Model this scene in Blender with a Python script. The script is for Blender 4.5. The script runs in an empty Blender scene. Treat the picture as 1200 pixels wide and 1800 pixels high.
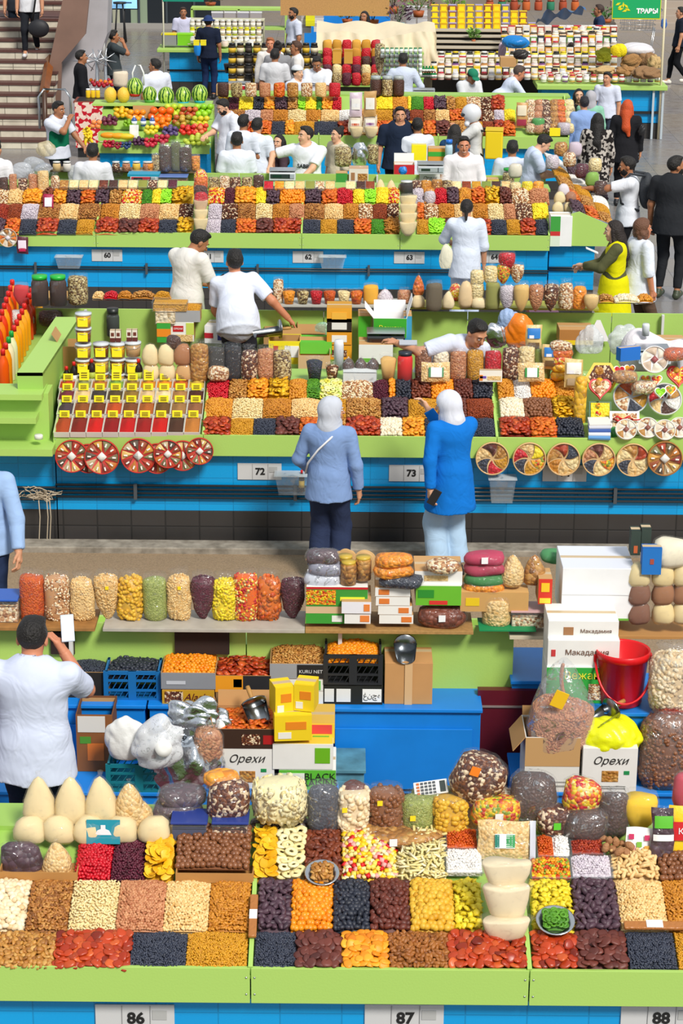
import bpy,math,random
import numpy as np
from mathutils import Vector,Matrix
random.seed(7); np.random.seed(7)
SC = bpy.context.scene
COL = SC.collection
# ---------------------------------------------------------------- camera
CAMH,PITCH,FPX,ROLL = 6.4,math.radians(18.5),3840.0,math.radians(0.5)
_f = np.array([0,math.cos(PITCH),-math.sin(PITCH)])
_u0 = np.array([0,math.sin(PITCH),math.cos(PITCH)]); _r0 = np.array([1.0,0,0])
_r = _r0*math.cos(ROLL)+_u0*math.sin(ROLL); _u = -_r0*math.sin(ROLL)+_u0*math.cos(ROLL)
_C = np.array([0,0,CAMH])
cam = bpy.data.cameras.new('camera'); camo = bpy.data.objects.new('camera',cam); COL.objects.link(camo)
cam.sensor_fit = 'VERTICAL'; cam.sensor_height = 24; cam.lens = FPX/1800*24; cam.clip_end = 400
camo.matrix_world = Matrix(((_r[0],_u[0],-_f[0],0),(_r[1],_u[1],-_f[1],0),(_r[2],_u[2],-_f[2],CAMH),(0,0,0,1)))
SC.camera = camo
# ---------------------------------------------------------------- light
w = bpy.data.worlds.new('world'); SC.world = w; w.use_nodes = True
bg = w.node_tree.nodes['Background']; bg.inputs[0].default_value = (0.86,0.93,1.0,1); bg.inputs[1].default_value = 0.62
sl = bpy.data.lights.new('skylight_sun','SUN'); sl.energy = 3.5; sl.angle = math.radians(14); sl.color = (1.0,0.955,0.88)
so = bpy.data.objects.new('skylight_sun',sl); COL.objects.link(so)
so.rotation_euler = Vector((0.35,-0.62,0.70)).to_track_quat('Z','Y').to_euler()
SC.view_settings.view_transform = 'Standard'; SC.view_settings.look = 'None'
SC.view_settings.exposure = 0.0; SC.view_settings.gamma = 1.0; SC.view_settings.use_curve_mapping = False
SC.cycles.max_bounces = 6; SC.cycles.diffuse_bounces = 3; SC.cycles.glossy_bounces = 2
SC.cycles.transmission_bounces = 4; SC.cycles.transparent_max_bounces = 16
SC.cycles.caustics_reflective = False; SC.cycles.caustics_refractive = False
SC.cycles.use_adaptive_sampling = True; SC.cycles.adaptive_threshold = 0.02
# ---------------------------------------------------------------- placing helpers
def ray(x,y): return _f+_r*(x-600)/FPX+_u*(900-y)/FPX
def onY(x,y,Y): d = ray(x,y); return _C+d*(Y/d[1])
def onZ(x,y,Z): d = ray(x,y); return _C+d*((Z-CAMH)/d[2])
def ppm(p): return FPX/float((np.asarray(p)-_C)@_f)
def vpx(p,px):                       # pixels of height -> metres at p
    q = np.asarray(p)-_C; return px/ppm(p)/(math.hypot(q[0],q[1])/np.linalg.norm(q))
# ---------------------------------------------------------------- materials
def lin(h):
    h = h.lstrip('#'); o = []
    for i in (0,2,4):
        c = int(h[i:i+2],16)/255; o.append(c/12.92 if c <= .04045 else ((c+.055)/1.055)**2.4)
    return (*o,1)
MC = {}
def newmat(key):
    m = bpy.data.materials.new(key); m.use_nodes = True
    nt = m.node_tree; b = nt.nodes['Principled BSDF']; MC[key] = m
    return m,nt,b
def mat(c,rough=.6,metal=0,noise=0,emit=0,alpha=1,bump=0,bscale=40):
    key = f'm{c}{rough}{metal}{noise}{emit}{alpha}{bump}{bscale}'
    if key in MC: return MC[key]
    m,nt,b = newmat(key); L = nt.links
    b.inputs['Base Color'].default_value = lin(c); b.inputs['Roughness'].default_value = rough
    b.inputs['Metallic'].default_value = metal
    if alpha < 1: b.inputs['Alpha'].default_value = alpha
    if emit: b.inputs['Emission Color'].default_value = lin(c); b.inputs['Emission Strength'].default_value = emit
    if noise or bump:
        tc = nt.nodes.new('ShaderNodeTexCoord'); n = nt.nodes.new('ShaderNodeTexNoise')
        n.inputs['Scale'].default_value = bscale; n.inputs['Detail'].default_value = 5; L.new(tc.outputs['Object'],n.inputs['Vector'])
        if noise:
            mx = nt.nodes.new('ShaderNodeMix'); mx.data_type = 'RGBA'; mx.blend_type = 'MULTIPLY'; mx.inputs[0].default_value = noise
            mx.inputs[6].default_value = lin(c)
            rp = nt.nodes.new('ShaderNodeValToRGB'); rp.color_ramp.elements[0].position = .3; rp.color_ramp.elements[1].position = .65
            rp.color_ramp.elements[0].color = (.35,.33,.3,1); L.new(n.outputs['Fac'],rp.inputs['Fac'])
            L.new(rp.outputs['Color'],mx.inputs[7]); L.new(mx.outputs[2],b.inputs['Base Color'])
        if bump:
            bp = nt.nodes.new('ShaderNodeBump'); bp.inputs['Strength'].default_value = bump; bp.inputs['Distance'].default_value = .02
            L.new(n.outputs['Fac'],bp.inputs['Height']); L.new(bp.outputs['Normal'],b.inputs['Normal'])
    return m
def ramp(nt,cols,const=False):
    rp = nt.nodes.new('ShaderNodeValToRGB'); cr = rp.color_ramp; n = len(cols)
    if const: cr.interpolation = 'CONSTANT'
    while len(cr.elements) < n: cr.elements.new(.5)
    for i,c in enumerate(cols):
        cr.elements[i].position = (i/n if const else i/max(1,n-1)); cr.elements[i].color = lin(c)
    return rp
def vmat(cols,rough=.5,const=False,spec=.5):
    key = 'v'+''.join(cols)+str(rough)+str(const)
    if key in MC: return MC[key]
    m,nt,b = newmat(key); L = nt.links
    g = nt.nodes.new('ShaderNodeNewGeometry'); oi = nt.nodes.new('ShaderNodeObjectInfo')
    a = nt.nodes.new('ShaderNodeMath'); a.operation = 'ADD'; fr = nt.nodes.new('ShaderNodeMath'); fr.operation = 'FRACT'
    L.new(g.outputs['Random Per Island'],a.inputs[0]); L.new(oi.outputs['Random'],a.inputs[1]); L.new(a.outputs[0],fr.inputs[0])
    rp = ramp(nt,cols,const); L.new(fr.outputs[0],rp.inputs['Fac']); L.new(rp.outputs['Color'],b.inputs['Base Color'])
    b.inputs['Roughness'].default_value = rough; b.inputs['Specular IOR Level'].default_value = spec
    return m
def gmat(cols,scale=60,rough=.45,const=False):
    """granular filling: random cell colours with rounded-grain relief"""
    key = 'g'+''.join(cols)+str(scale)+str(const)
    if key in MC: return MC[key]
    m,nt,b = newmat(key); L = nt.links
    tc = nt.nodes.new('ShaderNodeTexCoord'); v = nt.nodes.new('ShaderNodeTexVoronoi'); v.inputs['Scale'].default_value = scale
    oi = nt.nodes.new('ShaderNodeObjectInfo'); va = nt.nodes.new('ShaderNodeVectorMath'); va.operation = 'ADD'
    L.new(tc.outputs['Object'],va.inputs[0]); L.new(oi.outputs['Random'],va.inputs[1]); L.new(va.outputs[0],v.inputs['Vector'])
    sx = nt.nodes.new('ShaderNodeSeparateColor'); L.new(v.outputs['Color'],sx.inputs[0])
    rp = ramp(nt,cols,const); L.new(sx.outputs[0],rp.inputs['Fac']); L.new(rp.outputs['Color'],b.inputs['Base Color'])
    bp = nt.nodes.new('ShaderNodeBump'); bp.invert = True; bp.inputs['Strength'].default_value = .9; bp.inputs['Distance'].default_value = .55/scale
    L.new(v.outputs['Distance'],bp.inputs['Height']); L.new(bp.outputs['Normal'],b.inputs['Normal'])
    b.inputs['Roughness'].default_value = rough
    return m
def film(c='#ffffff',dens=.04,scale=16,gl=.17):
    """clear crinkled plastic"""
    key = f'film{c}{dens}{scale}{gl}'
    if key in MC: return MC[key]
    m = bpy.data.materials.new(key); m.use_nodes = True; MC[key] = m; nt = m.node_tree; nt.nodes.clear(); L = nt.links
    o = nt.nodes.new('ShaderNodeOutputMaterial'); tr = nt.nodes.new('ShaderNodeBsdfTransparent'); gs = nt.nodes.new('ShaderNodeBsdfGlossy')
    df = nt.nodes.new('ShaderNodeBsdfDiffuse'); m1 = nt.nodes.new('ShaderNodeMixShader'); m2 = nt.nodes.new('ShaderNodeMixShader')
    gs.inputs['Roughness'].default_value = .16; df.inputs['Color'].default_value = lin(c); tr.inputs['Color'].default_value = (.98,.98,.98,1)
    tc = nt.nodes.new('ShaderNodeTexCoord'); n = nt.nodes.new('ShaderNodeTexNoise'); n.inputs['Scale'].default_value = scale
    n.inputs['Detail'].default_value = 3; n.inputs['Distortion'].default_value = 1.6; L.new(tc.outputs['Object'],n.inputs['Vector'])
    bp = nt.nodes.new('ShaderNodeBump'); bp.inputs['Strength'].default_value = .8; bp.inputs['Distance'].default_value = .03
    L.new(n.outputs['Fac'],bp.inputs['Height']); L.new(bp.outputs['Normal'],gs.inputs['Normal'])
    m1.inputs[0].default_value = dens; L.new(tr.outputs[0],m1.inputs[1]); L.new(df.outputs[0],m1.inputs[2])
    n2 = nt.nodes.new('ShaderNodeTexNoise'); n2.inputs['Scale'].default_value = scale*1.7; n2.inputs['Detail'].default_value = 4; n2.inputs['Distortion'].default_value = 2.5
    L.new(tc.outputs['Object'],n2.inputs['Vector']); mr = nt.nodes.new('ShaderNodeMapRange'); mr.inputs[1].default_value = .56; mr.inputs[2].default_value = .64
    mr.inputs[3].default_value = gl*.12; mr.inputs[4].default_value = min(1,gl*2.2); L.new(n2.outputs['Fac'],mr.inputs[0]); L.new(mr.outputs[0],m2.inputs[0])
    L.new(m1.outputs[0],m2.inputs[1]); L.new(gs.outputs[0],m2.inputs[2])
    L.new(m2.outputs[0],o.inputs['Surface'])
    return m
def cloth(c,c2=None,pat=None,rough=.9,bs=5):
    key = f'cl{c}{c2}{pat}{bs}'
    if key in MC: return MC[key]
    m,nt,b = newmat(key); L = nt.links
    b.inputs['Base Color'].default_value = lin(c); b.inputs['Roughness'].default_value = rough; b.inputs['Specular IOR Level'].default_value = .15
    tc = nt.nodes.new('ShaderNodeTexCoord'); n = nt.nodes.new('ShaderNodeTexNoise'); n.inputs['Scale'].default_value = bs
    n.inputs['Detail'].default_value = 2; n.inputs['Distortion'].default_value = 1.8; L.new(tc.outputs['Object'],n.inputs['Vector'])
    bp = nt.nodes.new('ShaderNodeBump'); bp.inputs['Strength'].default_value = .45; bp.inputs['Distance'].default_value = .03
    L.new(n.outputs['Fac'],bp.inputs['Height']); L.new(bp.outputs['Normal'],b.inputs['Normal'])
    if c2:
        v = nt.nodes.new('ShaderNodeTexVoronoi'); v.inputs['Scale'].default_value = pat or 25; L.new(tc.outputs['Object'],v.inputs['Vector'])
        sx = nt.nodes.new('ShaderNodeSeparateColor'); L.new(v.outputs['Color'],sx.inputs[0])
        rp = ramp(nt,[c,c2],True); L.new(sx.outputs[0],rp.inputs['Fac']); L.new(rp.outputs['Color'],b.inputs['Base Color'])
    return m
def tilemat(c,grout,w,h,rough=.25,off=0,axis='xz',rep=.08,wear=0,c2=None,mort=.008):
    key = f'tile{c}{w}{h}{off}{axis}{wear}'
    if key in MC: return MC[key]
    m,nt,b = newmat(key); L = nt.links
    tc = nt.nodes.new('ShaderNodeTexCoord'); sp = nt.nodes.new('ShaderNodeSeparateXYZ'); cb = nt.nodes.new('ShaderNodeCombineXYZ')
    L.new(tc.outputs['Object'],sp.inputs[0]); L.new(sp.outputs[0],cb.inputs[0]); L.new(sp.outputs[2 if axis == 'xz' else 1],cb.inputs[1])
    br = nt.nodes.new('ShaderNodeTexBrick'); br.offset = off; br.inputs['Scale'].default_value = 1; br.inputs['Brick Width'].default_value = w
    br.inputs['Row Height'].default_value = h; br.inputs['Mortar Size'].default_value = mort; br.inputs['Mortar Smooth'].default_value = .3
    br.inputs['Color1'].default_value = lin(c); br.inputs['Color2'].default_value = lin(c2 or c); br.inputs['Mortar'].default_value = lin(grout)
    L.new(cb.outputs[0],br.inputs['Vector']); L.new(br.outputs['Color'],b.inputs['Base Color'])
    b.inputs['Roughness'].default_value = rough
    n = nt.nodes.new('ShaderNodeTexNoise'); n.inputs['Scale'].default_value = 5; n.inputs['Detail'].default_value = 6; L.new(tc.outputs['Object'],n.inputs['Vector'])
    if wear:
        mx = nt.nodes.new('ShaderNodeMix'); mx.data_type = 'RGBA'; mx.blend_type = 'MULTIPLY'; mx.inputs[0].default_value = wear
        rp = nt.nodes.new('ShaderNodeValToRGB'); rp.color_ramp.elements[0].position = .35; rp.color_ramp.elements[1].position = .6
        rp.color_ramp.elements[0].color = (.4,.38,.35,1); L.new(n.outputs['Fac'],rp.inputs['Fac'])
        L.new(br.outputs['Color'],mx.inputs[6]); L.new(rp.outputs['Color'],mx.inputs[7]); L.new(mx.outputs[2],b.inputs['Base Color'])
    mr = nt.nodes.new('ShaderNodeMapRange'); mr.inputs[3].default_value = rough-.12; mr.inputs[4].default_value = rough+.25
    L.new(n.outputs['Fac'],mr.inputs[0]); L.new(mr.outputs[0],b.inputs['Roughness'])
    bp = nt.nodes.new('ShaderNodeBump'); bp.inputs['Strength'].default_value = .3; bp.inputs['Distance'].default_value = .01; bp.invert = True
    L.new(br.outputs['Fac'],bp.inputs['Height']); L.new(bp.outputs['Normal'],b.inputs['Normal'])
    return m
# ---------------------------------------------------------------- mesh builder
class MB:
    def __init__(s): s.V = []; s.F = []; s.n = 0
    def add(s,V,F,m=0,sm=1):
        V = np.asarray(V,float).reshape(-1,3); m = m+(0 if sm else 1000)
        if isinstance(F,np.ndarray): s.F.append((F+s.n,m))
        else:
            d = {}
            for f in F: d.setdefault(len(f),[]).append(f)
            for k,l in d.items(): s.F.append((np.array(l)+s.n,m))
        s.V.append(V); s.n += len(V); return s
    def box(s,c,d,m=0,rz=0,rx=0,ry=0,top=1.0):
        x,y,z = [q/2 for q in d]
        V = np.array([(-x,-y,-z),(x,-y,-z),(x,y,-z),(-x,y,-z),(-x*top,-y*top,z),(x*top,-y*top,z),(x*top,y*top,z),(-x*top,y*top,z)])
        V = V @ R3(rx,ry,rz).T+np.array(c)
        return s.add(V,[(0,3,2,1),(4,5,6,7),(0,1,5,4),(1,2,6,5),(2,3,7,6),(3,0,4,7)],m,0)
    def quad(s,a,b,c,d,m=0): return s.add([a,b,c,d],[(0,1,2,3)],m,0)
    def tube(s,pts,r,seg=8,m=0,cap=True):
        P = np.asarray(pts,float); n = len(P); r = np.broadcast_to(r,(n,)); V = []
        T = np.gradient(P,axis=0); T /= np.linalg.norm(T,axis=1)[:,None]+1e-9
        ref = np.array([0,0,1.]) if abs(T[0][2]) < .9 else np.array([1.,0,0])
        a = np.linspace(0,2*math.pi,seg,endpoint=False)
        for i in range(n):
            u = np.cross(ref,T[i]); u /= np.linalg.norm(u)+1e-9; v = np.cross(T[i],u); ref = v if False else ref
            V.append(P[i]+r[i]*(np.cos(a)[:,None]*u+np.sin(a)[:,None]*v))
        F = [(i*seg+j,i*seg+(j+1) % seg,(i+1)*seg+(j+1) % seg,(i+1)*seg+j) for i in range(n-1) for j in range(seg)]
        if cap: F += [tuple(range(seg))[::-1],tuple(range((n-1)*seg,n*seg))]
        return s.add(np.concatenate(V),F,m)
    def lathe(s,prof,seg=20,m=0,c=(0,0,0),sy=1.0,M=None,power=2.0):
        a = np.linspace(0,2*math.pi,seg,endpoint=False); ca,sa = np.cos(a),np.sin(a)
        if power != 2:
            e = 2/power; ca = np.sign(ca)*abs(ca)**e; sa = np.sign(sa)*abs(sa)**e
        V = np.concatenate([np.stack([r*ca,r*sa*sy,np.full(seg,z)],1) for r,z in prof]); n = len(prof)
        if M is not None: V = V @ M.T
        F = [(i*seg+j,i*seg+(j+1) % seg,(i+1)*seg+(j+1) % seg,(i+1)*seg+j) for i in range(n-1) for j in range(seg)]
        if prof[0][0] > 1e-4: F.append(tuple(range(seg))[::-1])
        if prof[-1][0] > 1e-4: F.append(tuple(range((n-1)*seg,n*seg)))
        return s.add(V+np.array(c),F,m)
    def prism(s,poly,y0,y1,m=0,M=None,c=(0,0,0)):      # outline in xz, depth along y
        n = len(poly); V = np.array([(x,y0,z) for x,z in poly]+[(x,y1,z) for x,z in poly],float)
        if M is not None: V = V @ M.T
        return s.add(V+np.array(c),[tuple(range(n)),tuple(range(n,2*n))[::-1]]+[(i,i+n,(i+1) % n+n,(i+1) % n) for i in range(n)],m,0)
    def grid(s,fn,nu,nv,m=0):
        V = np.array([fn(i/(nu-1),j/(nv-1)) for j in range(nv) for i in range(nu)])
        I = np.arange(nu*nv).reshape(nv,nu); F = np.stack([I[:-1,:-1],I[:-1,1:],I[1:,1:],I[1:,:-1]],-1).reshape(-1,4)
        return s.add(V,F,m)
    def warp(s,fn): s.V = [fn(v) for v in s.V]; return s
    def build(s,name,mats,parent=None,smooth=True,loc=None,bevel=0,mods=None):
        me = bpy.data.meshes.new(name); V = np.concatenate(s.V); me.vertices.add(len(V)); me.vertices.foreach_set('co',V.ravel())
        ls = []; st = []; mi = []; k = 0
        for F,m in s.F:
            n,q = F.shape; ls.append(F.ravel()); st.append(k+np.arange(n)*q); k += n*q; mi.append(np.full(n,m))
        ls = np.concatenate(ls); st = np.concatenate(st); mi = np.concatenate(mi)
        me.loops.add(len(ls)); me.loops.foreach_set('vertex_index',ls.astype(np.int32))
        me.polygons.add(len(st)); me.polygons.foreach_set('loop_start',st.astype(np.int32)); me.polygons.foreach_set('material_index',(mi % 1000).astype(np.int32))
        me.polygons.foreach_set('use_smooth',(mi < 1000) & bool(smooth))
        me.update(calc_edges=True)
        for m_ in (mats if isinstance(mats,(list,tuple)) else [mats]): me.materials.append(m_)
        o = bpy.data.objects.new(name,me); COL.objects.link(o)
        if parent: o.parent = parent
        if loc is not None: o.location = [float(q) for q in loc]
        if bevel:
            b = o.modifiers.new('bevel','BEVEL'); b.width = bevel; b.segments = 2; b.limit_method = 'ANGLE'
        return o
def R3(rx=0,ry=0,rz=0): return np.array(Matrix.Rotation(rz,3,'Z') @ Matrix.Rotation(ry,3,'Y') @ Matrix.Rotation(rx,3,'X'))
def thing(name,label,cat,loc=(0,0,0),rz=0,group=None):
    o = bpy.data.objects.new(name,None); COL.objects.link(o); o.empty_display_size = .05
    o.location = [float(q) for q in loc]; o.rotation_euler = (0,0,rz); return tag(o,label,cat,group)
def tag(o,label,cat,group=None,kind=None):
    o['label'] = label; o['category'] = cat
    if group: o['group'] = group
    if kind: o['kind'] = kind
    return o
def struct(o): o['kind'] = 'structure'; return o
def wob(amp,fr=9.,seed=None):
    ph = np.random.rand(3,3)*6.28
    def fn(V):
        d = np.stack([np.sin(V[:,(i+1) % 3]*fr+ph[i,0])*np.cos(V[:,(i+2) % 3]*fr*1.3+ph[i,1]) for i in range(3)],1)
        return V+amp*d
    return fn
ORD = 'first second third fourth fifth sixth seventh eighth ninth tenth eleventh twelfth thirteenth fourteenth fifteenth sixteenth seventeenth eighteenth nineteenth twentieth'.split()
ORD += ['twenty-'+q for q in ORD[:9]]+['thirtieth']+['thirty-'+q for q in ORD[:9]]+['fortieth']+['forty-'+q for q in ORD[:9]]
TXT = {}
def text(parent,s,size,color,loc,rx=math.pi/2,ry=0,rz=0,name='lettering',shear=0,align='CENTER',bold=0,sx=1):
    key = (s,size,shear,bold,align)
    if key not in TXT:
        cu = bpy.data.curves.new('lettering','FONT'); cu.body = s; cu.size = size; cu.align_x = align; cu.align_y = 'CENTER'; cu.shear = shear
        cu.extrude = .0006; cu.offset = bold; cu.resolution_u = 3
        t = bpy.data.objects.new('t',cu); COL.objects.link(t); dg = bpy.context.evaluated_depsgraph_get()
        me = bpy.data.meshes.new_from_object(t.evaluated_get(dg)); bpy.data.objects.remove(t); bpy.data.curves.remove(cu); TXT[key] = me
    me = TXT[key].copy(); me.materials.clear(); me.materials.append(color if not isinstance(color,str) else mat(color,.6))
    o = bpy.data.objects.new(name,me); COL.objects.link(o); o.parent = parent; o.location = [float(q) for q in loc]; o.rotation_euler = (rx,ry,rz); o.scale = (sx,1,1)
    return o
# ---------------------------------------------------------------- little food shapes
def ico(n):
    import bmesh
    bm = bmesh.new(); bmesh.ops.create_icosphere(bm,subdivisions=n,radius=1)
    V = np.array([v.co[:] for v in bm.verts]); F = np.array([[v.index for v in f.verts] for f in bm.faces]); bm.free(); return V,F
I1,I2 = ico(1),ico(2)
def _ring(seg=14,sec=5,R=.62,r=.38,fl=.4):
    V = []; F = []
    for i in range(seg):
        a = i/seg*6.283
        for j in range(sec):
            b = j/sec*6.283+.78; V.append(((R+r*math.cos(b))*math.cos(a),(R+r*math.cos(b))*math.sin(a),r*fl*math.sin(b)))
            F.append((i*sec+j,((i+1) % seg)*sec+j,((i+1) % seg)*sec+(j+1) % sec,i*sec+(j+1) % sec))
    return np.array(V),np.array(F)
def _cashew(n=5,s=5):
    m = MB(); P = [(math.cos(t)*.62,math.sin(t)*.62-.3,0) for t in np.linspace(.1,3.04,n)]
    m.tube(P,[.16,.34,.36,.34,.16],s); V = np.concatenate(m.V); F = [f for F_,_ in m.F for f in F_.tolist()]
    return V,F
def tmpl(kind,hi):
    V,F = I2 if hi else I1; V = V.copy()
    if kind == 'ball': pass
    elif kind == 'nut': V = V*[1,.72,.66]
    elif kind == 'almond': V = V*[1,.6*1,.42]; V[:,1] *= 1-.35*(V[:,0] > 0)*V[:,0]
    elif kind == 'raisin': V = V*[1,.55,.5]; V += .10*np.sin(V[:,[1,2,0]]*9)
    elif kind == 'disc':
        r = np.hypot(V[:,0],V[:,1]); V[:,2] = V[:,2]*.34-.16*np.clip(1-r*1.5,0,1)*(V[:,2] > 0); V[:,:2] *= (1+.1*np.sin(np.arctan2(V[:,1],V[:,0])*3))[:,None]
    elif kind == 'shell': V = V*[1,.45,.45]; V[:,1:] *= (1-.28*np.exp(-(V[:,:1]*4)**2))
    elif kind == 'walnut': V = V*[1,.7,.42]; V *= (1+.34*np.sin(V[:,[1]]*8+V[:,[0]]*5)*np.sin(V[:,[2]]*7+1))
    elif kind == 'date': V = V*[1,.56,.5]; V += .05*np.sin(V[:,[2,0,1]]*8)
    elif kind == 'slice':
        V = V*[1,.7,.10]; V[:,2] += .28*V[:,0]**2-.16*V[:,1]
    elif kind == 'cube':
        V = np.array([(x,y,z) for x in (-.6,.6) for y in (-.6,.6) for z in (-.5,.5)],float); F = np.array([(0,1,3,2),(4,6,7,5),(0,4,5,1),(2,3,7,6),(0,2,6,4),(1,5,7,3)])
    elif kind == 'stick':
        V = np.array([(x,y,z) for x in (-1,1) for y in (-.18,.18) for z in (-.12,.12)],float); F = np.array([(0,1,3,2),(4,6,7,5),(0,4,5,1),(2,3,7,6),(0,2,6,4),(1,5,7,3)])
    elif kind == 'ring': V,F = _ring()
    elif kind == 'star':
        r = 1+.4*np.sin(np.arctan2(V[:,1],V[:,0])*5); V = V*[.75,.75,.4]; V[:,:2] *= r[:,None]
    elif kind == 'cashew': V,F = _cashew()
    return V,F
TC = {}
def scat(mb,kind,pos,nrm,size,hi,tiltamp=.5,m=0,var=.15):
    """many pieces of one food into a mesh: random turn about the local normal plus a random tilt"""
    k = (kind,hi)
    if k not in TC: TC[k] = tmpl(kind,hi)
    V,F = TC[k]; n = len(pos)
    if n == 0: return
    nrm = np.broadcast_to(nrm,(n,3)); ref = np.array([1.,.01,0]); X = ref-nrm*(nrm@ref)[:,None]; X /= np.linalg.norm(X,axis=1)[:,None]; Y = np.cross(nrm,X)
    a = np.random.rand(n)*6.283; t = (np.random.rand(n)-.5)*2*tiltamp; b = np.random.rand(n)*6.283
    ca,sa = np.cos(a),np.sin(a); z = np.zeros(n); o = np.ones(n)
    Rz = np.stack([ca,-sa,z,sa,ca,z,z,z,o],1).reshape(n,3,3)
    kx,ky = np.cos(b),np.sin(b); ct,st = np.cos(t),np.sin(t)
    Rt = np.stack([ct+kx*kx*(1-ct),kx*ky*(1-ct),ky*st,kx*ky*(1-ct),ct+ky*ky*(1-ct),-kx*st,-ky*st,kx*st,ct],1).reshape(n,3,3)
    B = np.stack([X,Y,nrm],2); M = B @ Rt @ Rz
    s = size*(1+(np.random.rand(n)-.5)*2*var)
    W = np.einsum('nij,vj->nvi',M,V)*s[:,None,None]+np.asarray(pos)[:,None,:]
    base = (np.arange(n)*len(V))[:,None,None]
    d = {}
    for f in (F.tolist() if isinstance(F,np.ndarray) else F): d.setdefault(len(f),[]).append(f)
    off = mb.n; mb.V.append(W.reshape(-1,3)); mb.n += n*len(V)
    for q,l in d.items(): mb.F.append(((np.array(l)[None]+base).reshape(-1,q)+off,m))
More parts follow.
